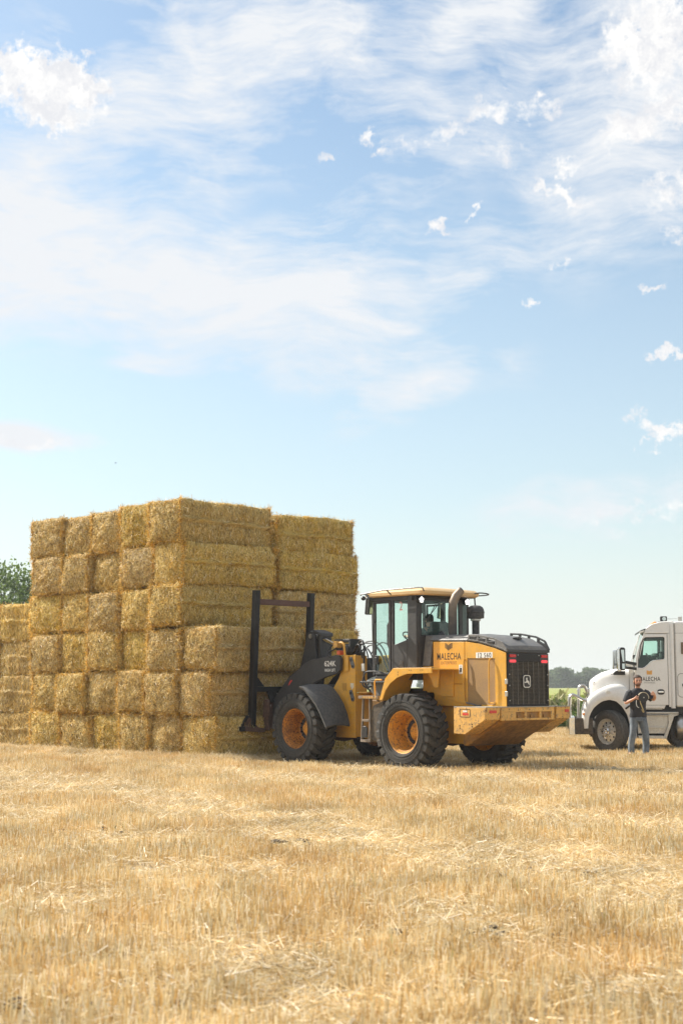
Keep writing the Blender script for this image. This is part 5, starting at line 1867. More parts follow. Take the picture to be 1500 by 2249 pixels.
# bellcrank
bp_ = [(4.30, 2.06), (4.16, 2.52), (4.10, 2.66), (4.00, 2.715), (3.90, 2.68), (3.84, 2.58), (3.86, 2.40), (3.80, 2.15), (3.9, 1.4), (4.15, 1.2), (4.45, 1.25), (4.42, 1.7)]
for y in (0.10, -0.13):
    t = MB(); t.prism(bp_, y, y + 0.05)
    bc = t.build('bellcrank', GREY, loader, 0.012)
t = MB(); t.cyl((3.99, -0.16, 2.60), (3.99, 0.175, 2.60), 0.05, seg=14)
t.build('bellcrank_pin', ALU, bc)
t = MB(); t.prism([(3.64, 2.58), (3.90, 2.67), (3.90, 2.74), (3.64, 2.66)], -0.18, 0.18); t.box(3.66, 3.74, -0.15, 0.15, 2.0, 2.60)
t.build('bellcrank_guard', GREY, bc, 0.015)
t = MB(); t.tube([(3.85, 0.0, 2.57), (3.66, 0.08, 2.53)], 0.075, 12); t.tube([(3.66, 0.08, 2.53), (3.05, 0.20, 2.36)], 0.042, 12, mi=1); t.tube([(3.05, 0.2, 2.36), (2.35, 0.2, 2.15)], 0.09, 12)
t.build('tilt_cylinder', [GREY, CHROME], loader)

# front fenders (moulded rubber)
for s_ in (1, -1):
    t = MB()
    po = [(2.92, 1.535), (2.78, 1.50), (2.60, 1.36), (2.42, 1.20), (2.30, 1.05), (2.20, 0.90), (2.10, 0.75)]
    pi_ = [(2.95, 1.56), (2.86, 1.575), (2.66, 1.52), (2.48, 1.36), (2.33, 1.18), (2.22, 0.98), (2.15, 0.76)]
    rings_ = []
    for th in (0.0, 0.03):
        pass
    n_ = len(po)
    secs = []
    for i in range(n_):
        a_, b_ = Vector((po[i][0], 1.38 * s_, po[i][1])), Vector((pi_[i][0], 0.70 * s_, pi_[i][1]))
        mid = a_.lerp(b_, 0.35) + Vector((-0.035, 0, 0.035)); mid2 = a_.lerp(b_, 0.7) + Vector((-0.03, 0, 0.03))
        d_ = Vector((0.02, 0, -0.025))
        secs.append([a_ + Vector((0.012, 0, -0.03)), a_, mid, mid2, b_, b_ + d_, mid2 + d_, mid + d_, a_ + d_ + Vector((0.01, -0.02 * s_, -0.02))])
    t.loft(secs)
    t.build('front_fender', RUBBER2, loader, 0.0, smooth=50)
arc_text('MICHELIN', 0.525, 66, 0.085, rlw, 0.2875)
arc_text('MICHELIN', 0.525, 66, 0.085, flw, 0.2875)

# ---- bale fork frame carried on the arms
t = MB()
t.beam((4.70, 1.18, 0.60), (4.52, 1.22, 3.56), 0.12, 0.14, up=(1, 0, 0))
fk = t.build('fork_frame', BLACK, loader, 0.008)
t = MB(); t.beam((4.72, -0.36, 0.60), (4.56, -0.34, 3.57), 0.12, 0.14, up=(1, 0, 0))
t.build('right_upright', BLACK, fk, 0.008)
t = MB(); t.box(4.60, 4.70, -0.28, 1.12, 1.42, 1.53)
t.build('lower_cross_bar', BLACK, fk, 0.006)
t = MB(); t.beam((4.555, -0.27, 3.32), (4.555, 1.14, 3.32), 0.08, 0.12)
t.build('upper_cross_bar', MAROON, fk, 0.006)
t = MB(); t.box(4.76, 4.88, -0.30, 1.04, 0.66, 0.78)
t.build('bottom_bar', RUST, fk, 0.006)
t = MB(); t.prism([(1.12, 1.532), (0.90, 1.532), (1.12, 1.76)], 4.62, 4.64, 'yz'); t.prism([(-0.30, 1.532), (-0.12, 1.532), (-0.30, 1.72)], 4.62, 4.64, 'yz')
t.build('gusset', BLACK, fk, 0.003)
for y, ln in ((1.44, 0.35), (-0.62, 0.35)):
    t = MB()
    yo = y
    sg = 1 if y > 0 else -1
    t.beam((4.62, yo - 0.52 * sg, 0.615), (4.66, yo + 0.06 * sg, 0.655), 0.11, 0.09)
    t.prism([(yo - 0.42 * sg, 0.66), (yo + 0.04 * sg, 0.69), (yo - 0.14 * sg, 0.90)], 4.64, 4.66, 'yz')
    t.build('fork_shoe', RUST, fk, 0.006)
    t = MB(); t.beam((4.66, yo + 0.09 * sg, 0.63), (4.66, yo - 0.12 * sg, 0.92), 0.05, 0.06, up=(1, 0, 0)); t.box(4.60, 4.72, yo - 0.02 * sg, yo + 0.12 * sg, 0.60, 0.70)
    t.build('shoe_brace', BLACK, fk, 0.006)
for y in (0.95, 0.45, 0.0, -0.25):
    t = MB()
    t.tube([(4.80, y, 0.72), (5.2, y, 0.72), (5.9, y, 0.72)], [0.03, 0.028, 0.008], 8)
    t.build('tine', RUST, fk)
# quick coupler
for y in (0.84, 0.30, -0.25):
    t = MB(); t.prism([(4.70, 1.26), (4.55, 1.27), (4.50, 1.05), (4.56, 0.80), (4.50, 0.62), (4.66, 0.60), (4.74, 0.70), (4.72, 1.0)], y - 0.025, y + 0.025)
    cp_ = t.build('coupler_plate', RUST, fk, 0.008)
t = MB(); t.prism([(4.62, 1.24), (4.66, 1.24), (4.66, 0.66), (4.62, 0.66)], 0.28, 0.83)
t.build('coupler_back', RUST, fk, 0.004)
t = MB(); t.box(4.606, 4.612, 0.74, 0.80, 1.08, 1.15)
t.build('name_plate', WHITEP, fk)
t = MB(); t.beam((4.68, 0.62, 1.48), (4.50, 0.52, 0.98), 0.05, 0.08); t.beam((4.7, 0.70, 1.45), (4.6, 0.68, 1.2), 0.16, 0.05)
t.build('coupler_brace', BLACK, fk, 0.004)
t = MB()
for dy, h_ in ((0.56, 0.0), (0.47, 0.02)):
    t.cyl((4.62, dy, 1.20 + h_), (4.62, dy, 1.30 + h_), 0.016, seg=8); t.cyl((4.62, dy, 1.32 + h_), (4.62, dy, 1.40 + h_), 0.024, seg=8)
t.build('hose_coupling', ALU, fk)
t = MB(); t.box(4.54, 4.70, 0.36, 0.64, 1.18, 1.20)
t.tube([(4.62, .56, 1.4), (4.5, .58, 1.48), (4.3, .5, 1.4), (4.1, .4, 1.3)], 0.016, 6, smooth=2)
t.build('coupling_bracket', BLACK, fk)
t = MB(); t.prism([(4.0, 1.30), (4.25, 1.20), (4.72, 1.12), (4.72, 1.02), (4.3, 1.04), (4.02, 1.14)], -0.10, 0.10)
t.build('link', RUST, fk, 0.01)
# ================================================================== TRUCK
# local axes: x towards its nose (left in the picture), y to its left side (towards the camera)
truck = empty('semi_truck', (6.33, 33.55, 0), R(171.5), 'white semi truck with chrome bumper guard, parked at the right behind the standing man', 'truck')
YC = -1.10


def tpart(nm, mat, fn, bevel=0.0, parent=None, seg=2, smooth=35.0):
    t = MB(); fn(t)
    return t.build(nm, mat, parent or truck, bevel, seg, smooth)


def resample(pts, n):
    pts = [Vector(p) for p in pts]
    d = [0]
    for a, b in zip(pts, pts[1:]):
        d.append(d[-1] + (b - a).length)
    out = []
    for i in range(n):
        s_ = d[-1] * i / (n - 1)
        k_ = max(j for j in range(len(d)) if d[j] <= s_ + 1e-9)
        k_ = min(k_, len(pts) - 2)
        f_ = (s_ - d[k_]) / max(1e-9, d[k_ + 1] - d[k_])
        out.append(pts[k_].lerp(pts[k_ + 1], f_))
    return out


def ray_poly(c, ang, poly):
    dx, dz = math.cos(ang), math.sin(ang)
    best = None
    n = len(poly)
    for i in range(n):
        (x0, z0), (x1, z1) = poly[i], poly[(i + 1) % n]
        ex, ez = x1 - x0, z1 - z0
        den = dx * ez - dz * ex
        if abs(den) < 1e-12:
            continue
        t_ = ((x0 - c[0]) * ez - (z0 - c[1]) * ex) / den
        u_ = ((x0 - c[0]) * dz - (z0 - c[1]) * dx) / den
        if t_ > 0 and -1e-6 <= u_ <= 1 + 1e-6 and (best is None or t_ < best):
            best = t_
    return (c[0] + dx * best, c[1] + dz * best)


def ring_pair(outer, inner, c, n=64):
    angs = sorted([math.atan2(p[1] - c[1], p[0] - c[0]) for p in outer + inner] + [2 * math.pi * i / n - math.pi for i in range(n)])
    a2 = [angs[0]]
    for a in angs[1:]:
        if a - a2[-1] > 0.01:
            a2.append(a)
    return [ray_poly(c, a, outer) for a in a2], [ray_poly(c, a, inner) for a in a2]


# hood
def hood_sec(x, zt, hw_, zb=1.27, r_=0.22):
    p = []
    for i in range(5):
        a = R(90 - 90 * i / 4)
        p.append((hw_ - r_ + r_ * math.cos(a), zt - r_ * 0.75 + r_ * 0.75 * math.sin(a)))
    half = p + [(hw_ + 0.015, zt - 0.3), (hw_ + 0.02, zb)]
    full = [(-q[0], q[1]) for q in half[::-1]] + half
    return [(x, YC + q[0], q[1]) for q in full]


tpart('hood', WHITE, lambda t: t.loft([hood_sec(0.50, 1.60, 0.58), hood_sec(0.485, 1.665, 0.64), hood_sec(0.45, 1.71, 0.68), hood_sec(0.33, 1.80, 0.74), hood_sec(0.20, 1.872, 0.79),
                                       hood_sec(0.0, 1.935, 0.85), hood_sec(-0.30, 1.968, 0.93), hood_sec(-0.505, 1.98, 0.985)]), 0, smooth=50)
# fender: swept between the wheel opening and the outer crown line
f_out = resample([(.69, .555), (.715, .78), (.70, .95), (.67, 1.05), (.62, 1.19), (.53, 1.31), (.34, 1.45), (.11, 1.56), (-.09, 1.60), (-.23, 1.58), (-.34, 1.52), (-.44, 1.38), (-.50, 1.2), (-.54, .9), (-.55, .6), (-.55, .33)], 40)
f_in = resample([(.575, .56), (.55, .80), (.51, .91), (.44, 1.03), (.34, 1.12), (.235, 1.19), (.075, 1.225), (-.083, 1.19), (-.216, 1.067), (-.325, .887), (-.387, .64), (-.405, .33)], 40)
for s_ in (1, -1):
    yb = 0.0 if s_ > 0 else 2 * YC
    secs = []
    for a_, b_ in zip(f_in, f_out):
        m1, m2 = a_.lerp(b_, 0.35), a_.lerp(b_, 0.75)
        q = [(a_, -0.10), (a_, -0.015), (a_.lerp(b_, 0.12), 0.0), (m1, 0.012), (m2, -0.02), (b_.lerp(a_, 0.06), -0.07), (b_, -0.16), (b_, -0.45), (b_.lerp(a_, 0.1), -0.45)]
        secs.append([(p.x, yb + s_ * y, p.y) for p, y in q])
    t = MB(); t.loft(secs)
    fd = t.build('fender', WHITE, truck, 0, smooth=55)
    tpart('wheel_well', BLACKP, lambda t: t.box(-0.50, 0.52, yb - s_ * 0.55, yb - s_ * 0.62, 0.35, 1.30), 0, fd)
    tpart('marker_lamp', WHITEP, lambda t: t.prism([(0.155, 1.385), (0.04, 1.385), (0.055, 1.445), (0.135, 1.445)], yb + s_ * 0.0, yb + s_ * 0.022), 0.004, fd)
    tpart('turn_lamp', ORANGE, lambda t: t.prism(rrect(0.645, 0.70, 0.872, 0.915, 0.01), yb - s_ * 0.045, yb + s_ * 0.0), 0.004, fd)
tpart('wheel_arch_lining', BLACKP, lambda t: t.box(-0.45, 0.50, 2 * YC + 0.62, -0.62, 0.55, 1.25))
tpart('grille', CHROME, lambda t: (t.box(0.44, 0.555, YC - 0.50, YC + 0.50, 0.85, 1.50)), 0.03)
for i in range(8):
    tpart('grille_slat', BLACKP, lambda t: t.box(0.556, 0.562, YC - 0.44, YC + 0.44, 0.90 + i * 0.07, 0.94 + i * 0.07))
tpart('bumper', CHROME, lambda t: t.loft([[(0.88, y, 0.82), (1.03 - dx, y, 0.80), (1.04 - dx, y, 0.62), (1.035 - dx, y, 0.41), (0.88, y, 0.40)] for y, dx in
                                          ((-0.02, 0.02), (-0.2, 0.0), (YC, -0.04), (2 * YC + 0.2, 0.0), (2 * YC + 0.02, 0.02))]), 0.01)
tpart('bumper_end', paint('dark_bumper_plastic', (0.05, 0.04, 0.033), 0.6, 0.2, dust=(0.25, 0.19, 0.12), dust_amt=0.4), lambda t: (t.box(0.46, 0.879, -0.30, -0.03, 0.42, 0.80), t.box(0.46, 0.879, 2 * YC + 0.03, 2 * YC + 0.30, 0.42, 0.80),
                                    t.box(0.46, 0.879, 2 * YC + 0.3, -0.3, 0.45, 0.6)), 0.02)
t = MB()
for y in (-0.10, 2 * YC + 0.10):
    t.tube([(0.99, y, 0.80), (0.99, y, 1.24), (0.96, y, 1.32), (0.88, y, 1.345), (0.70, y, 1.23), (0.60, y, 1.20)], 0.034, 10, smooth=1)
gd = t.build('bumper_guard', ALU, truck)
t = MB()
for y in (-0.62, 2 * YC + 0.62):
    t.tube([(0.78, y, 0.75), (0.76, y, 1.50), (0.72, y, 1.56), (0.62, y, 1.56), (0.55, y, 1.40)], 0.03, 10, smooth=1)
t.tube([(0.77, -0.62, 1.45), (0.77, 2 * YC + 0.62, 1.45)], 0.03, 10)
t.tube([(0.97, -0.10, 1.30), (0.97, 2 * YC + 0.10, 1.30)], 0.03, 10)
t.build('guard_frame', ALU, gd)
t = MB(); t.prism([(-0.02, 1.822), (-0.07, 1.885), (-0.12, 1.905), (-0.31, 1.885), (-0.31, 1.80), (-0.05, 1.80)], -0.165, -0.125)
t.build('hood_intake', BLACKP, truck, 0.008)
tpart('cowl_trim', BLACKP, lambda t: t.prism([(0.02, 1.815), (-0.31, 1.895), (-0.31, 1.885), (0.02, 1.803)], -0.17, -0.118))
tpart('hood_seam', BLACKP, lambda t: (t.box(-0.402, -0.395, -0.125, -0.112, 1.38, 1.93), t.box(-0.512, -0.507, -0.09, -0.05, 1.12, 1.86)))
# the side is whatever shows between hood and door
tpart('cowl_panel', WHITE, lambda t: t.box(-0.507, -0.402, -1.2, -0.125, 0.95, 1.93), 0.01)

# cab shell
outer = [(-0.518, 1.105), (-0.518, 1.83), (-0.55, 2.15), (-0.59, 2.33), (-0.66, 2.54), (-0.755, 2.755), (-1.283, 2.755), (-1.283, 1.105)]
win = [(-0.602, 1.97), (-0.611, 2.15), (-0.673, 2.514), (-0.733, 2.639), (-0.791, 2.678), (-1.20, 2.687), (-1.228, 2.66), (-1.215, 2.19), (-1.19, 2.165), (-0.96, 2.146), (-0.90, 2.12), (-0.832, 2.05), (-0.751, 1.985), (-0.70, 1.965)]
for s_ in (1, -1):
    yb = -0.045 if s_ > 0 else 2 * YC + 0.045
    o_, i_ = ring_pair(outer, win, (-0.93, 2.33))
    dr = tpart('door', WHITE, lambda t: t.ring(o_, i_, yb - 0.05 * s_, yb), 0.006)
    win2 = [((p[0] + 0.93) * 0.93 - 0.93, (p[1] - 2.33) * 0.93 + 2.33) for p in win]
    o2, i2 = ring_pair(win, win2, (-0.93, 2.33))
    tpart('window_seal', BLACKP, lambda t: t.ring(o2, i2, yb - 0.04 * s_, yb - 0.008 * s_), 0, dr)
    tpart('window', GLASST, lambda t: t.prism(win, yb - 0.03 * s_, yb - 0.026 * s_), 0, dr)
    if s_ > 0:
        tpart('chrome_trim', CHROME, lambda t: t.tube([(p[0], yb + 0.003, p[1] - 0.012) for p in ((-1.215, 2.175), (-0.96, 2.14), (-0.90, 2.112), (-0.832, 2.042), (-0.751, 1.977), (-0.70, 1.958), (-0.60, 1.962))], 0.007, 6), 0, dr)
        tpart('handle_recess', BLACKP, lambda t: t.prism(rrect(-1.195, -1.035, 1.345, 1.47, 0.05), yb, yb + 0.008), 0, dr)
        tpart('door_handle', CHROME, lambda t: t.prism(rrect(-1.18, -1.05, 1.39, 1.43, 0.015), yb + 0.008, yb + 0.03), 0.004, dr)
        field_logo(dr, -0.861, 1.857, 0.13, 0.095, GOLDP, yb + 0.001)
        tpart('logo_field', GOLDP, lambda t: t.prism([(-0.80, 1.81), (-0.80, 1.905), (-0.83, 1.905), (-0.861, 1.888), (-0.892, 1.905), (-0.922, 1.905), (-0.922, 1.81)], yb, yb + 0.0015), 0, dr)
        text_obj('lettering', 'MALECHA', 0.135, INKP, dr, (-0.861, yb + 0.0015, 1.665), T_X, T_U, 0.74, 0.001, spacing=1.12)
        text_obj('lettering', 'ENTERPRISES', 0.055, paint('grey_print', (0.42, 0.42, 0.40), 0.6, 0.1) , dr, (-0.861, yb + 0.0015, 1.605), T_X, T_U, 0.74, 0.001, spacing=1.12)
        tpart('round_sticker', BLUEP, lambda t: t.prism(circle(-1.335, 1.195, 0.036, 16), yb - 0.0, yb + 0.0015), 0, truck)
    # upper side of the roof and the post behind the door
    tpart('roof_side', WHITE, lambda t: t.prism([(-0.757, 2.768), (-0.80, 2.88), (-0.95, 2.985), (-1.155, 3.035), (-1.43, 3.05), (-1.43, 2.768)], yb - 0.05 * s_, yb), 0.012)
    tpart('rear_post', WHITE, lambda t: t.prism([(-1.293, 1.06), (-1.293, 2.762), (-1.385, 2.762), (-1.385, 1.06)], yb - 0.06 * s_, yb + 0.002 * s_), 0.01)
    tpart('side_fairing', WHITE, lambda t: t.loft([[(-1.34, yb - 0.05 * s_, z), (-1.345, yb + 0.01 * s_, z), (-1.375, yb + 0.035 * s_, z), (-1.41, yb + 0.035 * s_, z), (-1.44, yb + 0.01 * s_, z), (-1.445, yb - 0.05 * s_, z)] for z in (1.03, 1.8, 2.6, 3.0)]), 0, smooth=60)
tpart('roof', WHITE, lambda t: t.prism([(-0.78, 2.86), (-0.93, 2.985), (-1.155, 3.05), (-1.44, 3.062), (-1.44, 3.02), (-1.155, 3.01), (-0.95, 2.95), (-0.80, 2.83)], 2 * YC + 0.06, -0.06), 0.02)
tpart('windscreen', GLASST, lambda t: t.prism([(-0.515, 1.90), (-0.525, 1.90), (-0.78, 2.80), (-0.77, 2.80)], 2 * YC + 0.12, -0.12))
tpart('windscreen_post', WHITE, lambda t: (t.prism([(-0.505, 1.86), (-0.56, 1.86), (-0.80, 2.80), (-0.755, 2.80)], -0.12, -0.06), t.prism([(-0.505, 1.86), (-0.56, 1.86), (-0.80, 2.80), (-0.755, 2.80)], 2 * YC + 0.06, 2 * YC + 0.12)), 0.01)
tpart('sun_visor', BLACKP, lambda t: t.prism([(-0.66, 2.79), (-0.66, 2.83), (-0.80, 2.89), (-0.80, 2.87)], 2 * YC + 0.1, -0.05))
tpart('visor_tip', WHITEP, lambda t: t.prism([(-0.655, 2.782), (-0.655, 2.812), (-0.76, 2.84), (-0.76, 2.80)], -0.05, -0.02), 0.004)
inside = paint('cab_interior', (0.025, 0.025, 0.027), 0.8, 0.2, dust_amt=0.1)
tpart('cab_interior', inside, lambda t: (t.box(-1.43, -0.53, 2 * YC + 0.12, -0.12, 1.05, 1.70), t.box(-0.80, -0.52, 2 * YC + 0.15, -0.15, 1.70, 2.02), t.box(-1.43, -1.34, 2 * YC + 0.12, -0.12, 1.70, 2.76), t.box(-1.34, -0.84, 2 * YC + 0.12, -0.12, 2.665, 2.75),
                                   t.prism([(-0.60, 1.95), (-0.84, 2.30), (-0.88, 2.66), (-0.74, 2.66), (-0.60, 2.15)], 2 * YC + 0.10, 2 * YC + 0.16), t.box(-1.2, -0.6, 2 * YC + 0.12, 2 * YC + 0.16, 1.7, 2.31)))
tpart('seat', inside, lambda t: (t.box(-1.34, -1.14, -0.78, -0.35, 1.70, 2.36), t.box(-1.34, -1.14, 2 * YC + 0.35, 2 * YC + 0.78, 1.70, 2.36)), 0.05)
tpart('steering_wheel', BLACKP, lambda t: t.tube([(-0.93 + 0.10 * math.cos(a), -0.56 + 0.21 * math.sin(a), 2.12 + 0.19 * math.cos(a)) for a in [i * math.pi / 9 for i in range(18)]], 0.016, 6, closed=True))
tpart('wheel_cover', FABRIC, lambda t: t.sphere((-1.02, -0.5, 2.26), (0.09, 0.16, 0.06), 12, 8))

# sleeper
tpart('sleeper', WHITE, lambda t: t.prism([(-1.45, 1.06), (-1.45, 3.052), (-3.35, 3.052), (-3.35, 1.06)], 2 * YC + 0.05, -0.05), 0.05, seg=3)
tpart('seam', paint('seam_grey', (0.25, 0.24, 0.23), 0.6), lambda t: (t.box(-3.3, -1.46, -0.052, -0.0475, 2.768, 2.776), t.box(-1.472, -1.466, -0.052, -0.0475, 1.08, 3.0)))
tpart('vent_lamp', paint('bronze_lens', (0.16, 0.11, 0.07), 0.3), lambda t: t.prism(rrect(-1.685, -1.597, 2.285, 2.56, 0.01), -0.05, -0.03), 0.004)
t = MB(); o_ = rrect(-2.10, -1.498, 1.281, 1.84, 0.09, 6); i_ = rrect(-2.088, -1.51, 1.293, 1.828, 0.08, 6)
t.ring(o_, i_, -0.051, -0.044)
lk = t.build('locker_door', MATS['seam_grey'], truck)
tpart('latch', CHROME, lambda t: t.cyl((-1.665, -0.05, 1.55), (-1.665, -0.02, 1.55), 0.028, seg=12), 0, lk)
tpart('latch_pocket', BLACKP, lambda t: t.cyl((-1.65, -0.05, 1.565), (-1.65, -0.042, 1.565), 0.05, seg=12), 0, lk)
tpart('side_skirt', WHITE, lambda t: t.prism([(-0.55, 1.10), (-1.22, 1.10), (-1.175, 1.01), (-1.13, 1.035), (-0.55, 1.035)], -0.10, -0.055), 0.01)
tpart('sill_trim', ALU, lambda t: t.box(-1.14, -0.56, -0.13, -0.075, 1.0, 1.034), 0.006)
tpart('underframe', BLACKP, lambda t: (t.box(-6.8, 0.4, -0.85, -0.75, 0.62, 0.90), t.box(-6.8, 0.4, 2 * YC + 0.75, 2 * YC + 0.85, 0.62, 0.90), t.box(-3.3, -0.5, 2 * YC + 0.2, -0.2, 0.90, 1.06), t.box(-1.3, 0.3, -1.5, -0.7, 0.35, 0.95)))
# steps and battery box
stp = tpart('step_box', ALU, lambda t: t.box(-1.27, -0.57, -0.50, -0.14, 0.44, 0.86), 0.01)
tpart('top_rail', ALU, lambda t: (t.box(-1.50, -0.57, -0.30, -0.02, 0.905, 0.945), t.box(-1.30, -0.57, -0.30, -0.02, 0.862, 0.885)), 0.006, stp)
tpart('bottom_step', ALU, lambda t: (t.prism([(-0.57, 0.335), (-0.57, 0.40), (-1.13, 0.40), (-1.19, 0.345), (-1.17, 0.33)], -0.50, -0.01)), 0.006, stp)
tpart('mid_step', ALU, lambda t: t.box(-1.18, -0.60, -0.22, -0.08, 0.57, 0.60), 0.004, stp)
tpart('slanted_bracket', ALU, lambda t: t.prism([(-1.26, 0.90), (-1.50, 0.90), (-1.50, 0.87), (-1.40, 0.84), (-1.22, 0.335), (-1.12, 0.335), (-1.16, 0.40), (-1.27, 0.68)], -0.10, -0.06), 0.006, stp)
# fuel tank
t = MB()
t.lathe([(-1.415, 0.002), (-1.42, 0.12), (-1.44, 0.22), (-1.475, 0.285), (-1.53, 0.305), (-3.05, 0.305), (-3.1, 0.25), (-3.12, 0.002)], (0, -0.36, 0.585), 'x', 40)
tk = t.build('fuel_tank', ALU, truck, smooth=50)
tpart('filler', CHROME, lambda t: (t.cyl((-1.66, -0.08, 0.70), (-1.66, -0.02, 0.71), 0.035, seg=12), t.box(-1.72, -1.60, -0.05, -0.035, 0.695, 0.715)), 0, tk)
tpart('tank_strap', ALU, lambda t: t.lathe([(-1.98, 0.308), (-1.98, 0.314), (-2.05, 0.314), (-2.05, 0.308)], (0, -0.36, 0.585), 'x', 40), 0, tk)
# mirrors
for s_ in (1, -1):
    yb = 0.22 if s_ > 0 else 2 * YC - 0.22
    mr = tpart('mirror', CHROME, lambda t: t.prism(rrect(-0.205, -0.115, 1.88, 2.435, 0.035), yb - 0.11 * s_, yb + 0.11 * s_), 0.02)
    tpart('mirror_back', BLACKP, lambda t: t.prism(rrect(-0.300, -0.165, 1.905, 2.437, 0.045), yb - 0.10 * s_, yb + 0.12 * s_), 0.02, mr)
    tpart('mirror_face', MIRR, lambda t: (t.box(-0.306, -0.302, yb - 0.08 * s_, yb + 0.10 * s_, 2.10, 2.41), t.box(-0.306, -0.302, yb - 0.08 * s_, yb + 0.10 * s_, 1.93, 2.08)), 0, mr)
    tpart('mirror_glint', MIRR, lambda t: (t.prism([(-0.20, 2.38), (-0.275, 2.38), (-0.275, 2.10), (-0.24, 2.10)], yb + 0.122 * s_, yb + 0.124 * s_), t.prism([(-0.225, 2.06), (-0.28, 2.06), (-0.28, 1.94), (-0.225, 1.94)], yb + 0.122 * s_, yb + 0.124 * s_)), 0, mr)
    tpart('mirror_arm', BLACKP, lambda t: (t.beam((-0.28, yb, 2.10), (-0.56, -0.05 if s_ > 0 else 2 * YC + 0.05, 2.055), 0.05, 0.07), t.beam((-0.28, yb, 1.97), (-0.56, -0.05 if s_ > 0 else 2 * YC + 0.05, 1.945), 0.05, 0.06)), 0.01, mr)
    tpart('mirror_step', WHITEP, lambda t: t.beam((-0.30, yb + 0.02, 2.04), (-0.46, 0.10 if s_ > 0 else 2 * YC - 0.10, 2.005), 0.04, 0.045), 0, mr)
# roof fittings
tpart('roof_lamp', BLACKP, lambda t: (t.prism(rrect(-1.335, -1.175, 3.075, 3.19, 0.02), -0.62, -0.50), t.cyl((-1.26, -0.56, 3.05), (-1.26, -0.56, 3.09), 0.015, seg=8)), 0.008)
tpart('lamp_face', MIRR, lambda t: t.prism(circle(-1.265, 3.13, 0.045, 16), -0.50, -0.49))
tpart('aerial_bar', ALU, lambda t: t.cyl((-1.33, -0.56, 3.13), (-1.60, -0.56, 3.13), 0.006, seg=6))
tpart('roof_box', ALU, lambda t: (t.box(-1.68, -1.595, -0.62, -0.50, 3.072, 3.175), t.box(-1.68, -1.672, -0.52, -0.50, 3.17, 3.20)), 0.006)
for y in (-0.35, -0.75, YC, 2 * YC + 0.75, 2 * YC + 0.35):
    tpart('cab_marker', ORANGE, lambda t: t.sphere((-1.04, y, 3.035), (0.045, 0.03, 0.025), 10, 6))
tpart('roof_hose', BLACKP, lambda t: t.tube([(-1.05, -0.35, 3.02), (-1.15, -0.42, 3.06), (-1.26, -0.50, 3.08)], 0.008, 6))
tpart('fender_hose', BLACKP, lambda t: t.tube([(-0.30, 0.0, 1.02), (-0.38, 0.06, 1.085), (-0.46, 0.08, 1.11), (-0.56, 0.05, 1.12)], 0.022, 8, smooth=1))
text_obj('lettering', '78', 0.10, INKP, truck, (0.405, -0.405, 1.575), T_X, T_U, 0.62, 0.001)

# wheels
RUBT = paint('truck_tyre_rubber', (0.045, 0.044, 0.043), 0.85, 0.2, dust=(0.19, 0.17, 0.14), dust_amt=0.45, zdust=0.2)
t = MB()
pf = [(0.09, 0.295), (0.125, 0.31), (0.145, 0.37), (0.145, 0.42), (0.13, 0.465), (0.115, 0.488), (0.08, 0.497)]
for g in (0.05, 0.0, -0.05):
    pf += [(g + 0.008, 0.499), (g + 0.005, 0.488), (g - 0.005, 0.488), (g - 0.008, 0.499)]
pf += [(-0.08, 0.497), (-0.115, 0.488), (-0.13, 0.465), (-0.145, 0.42), (-0.145, 0.37), (-0.125, 0.31), (-0.09, 0.295)]
t.lathe(pf, axis='y', seg=64)
TT = t.mesh('tyre', RUBT, 35)
t = MB()
t.lathe([(0.10, 0.30), (0.115, 0.30), (0.11, 0.283), (0.085, 0.272), (0.06, 0.262), (0.045, 0.235), (0.055, 0.16), (0.065, 0.14), (0.065, 0.002)], axis='y', seg=48)
t.lathe([(0.09, 0.30), (-0.10, 0.30), (-0.10, 0.27), (0.08, 0.27)], axis='y', seg=48)
for i in range(10):
    a = i * math.pi / 5 + 0.31
    t.cyl((0.205 * math.cos(a), 0.045, 0.205 * math.sin(a)), (0.205 * math.cos(a), 0.0535, 0.205 * math.sin(a)), 0.024, seg=12, mi=1)
TRM = t.mesh('wheel', [paint('polished_rim', (0.72, 0.70, 0.66), 0.3, 0.08, dust=(0.42, 0.37, 0.28), dust_amt=0.45, metal=0.55, bump=0.002), BLACKP])
t = MB()
t.lathe([(0.06, 0.095), (0.13, 0.09), (0.145, 0.07), (0.145, 0.045), (0.10, 0.04), (0.10, 0.002)], axis='y', seg=24)
for i in range(10):
    a = i * math.pi / 5
    t.cyl((0.14 * math.cos(a), 0.06, 0.14 * math.sin(a)), (0.14 * math.cos(a), 0.115, 0.14 * math.sin(a)), 0.0165, seg=8)
for i in range(8):
    a = i * math.pi / 4 + 0.2
    t.cyl((0.072 * math.cos(a), 0.14, 0.072 * math.sin(a)), (0.072 * math.cos(a), 0.158, 0.072 * math.sin(a)), 0.011, seg=8)
THB = t.mesh('hub', CHROME)


def truck_wheel(x, y, side, steer=0.0):
    o = bpy.data.objects.new('wheel', TRM)
    COL.objects.link(o)
    o.parent = truck
    o.location = (x, y, 0.485)
    o.rotation_euler = (0, 0.3, steer + (0 if side > 0 else math.pi))
    for nm, me in (('tyre', TT), ('hub', THB)):
        c = bpy.data.objects.new(nm, me)
        COL.objects.link(c)
        c.parent = o


truck_wheel(0.07, -0.20, 1, R(-46))
truck_wheel(0.05, 2 * YC + 0.25, -1, R(-46))
for x in (-1.80, -5.0, -6.25):
    truck_wheel(x, -0.45 if x > -2 else -0.16, 1)
    truck_wheel(x, 2 * YC + 0.16, -1)
    if x < -2:
        truck_wheel(x, -0.50, 1)

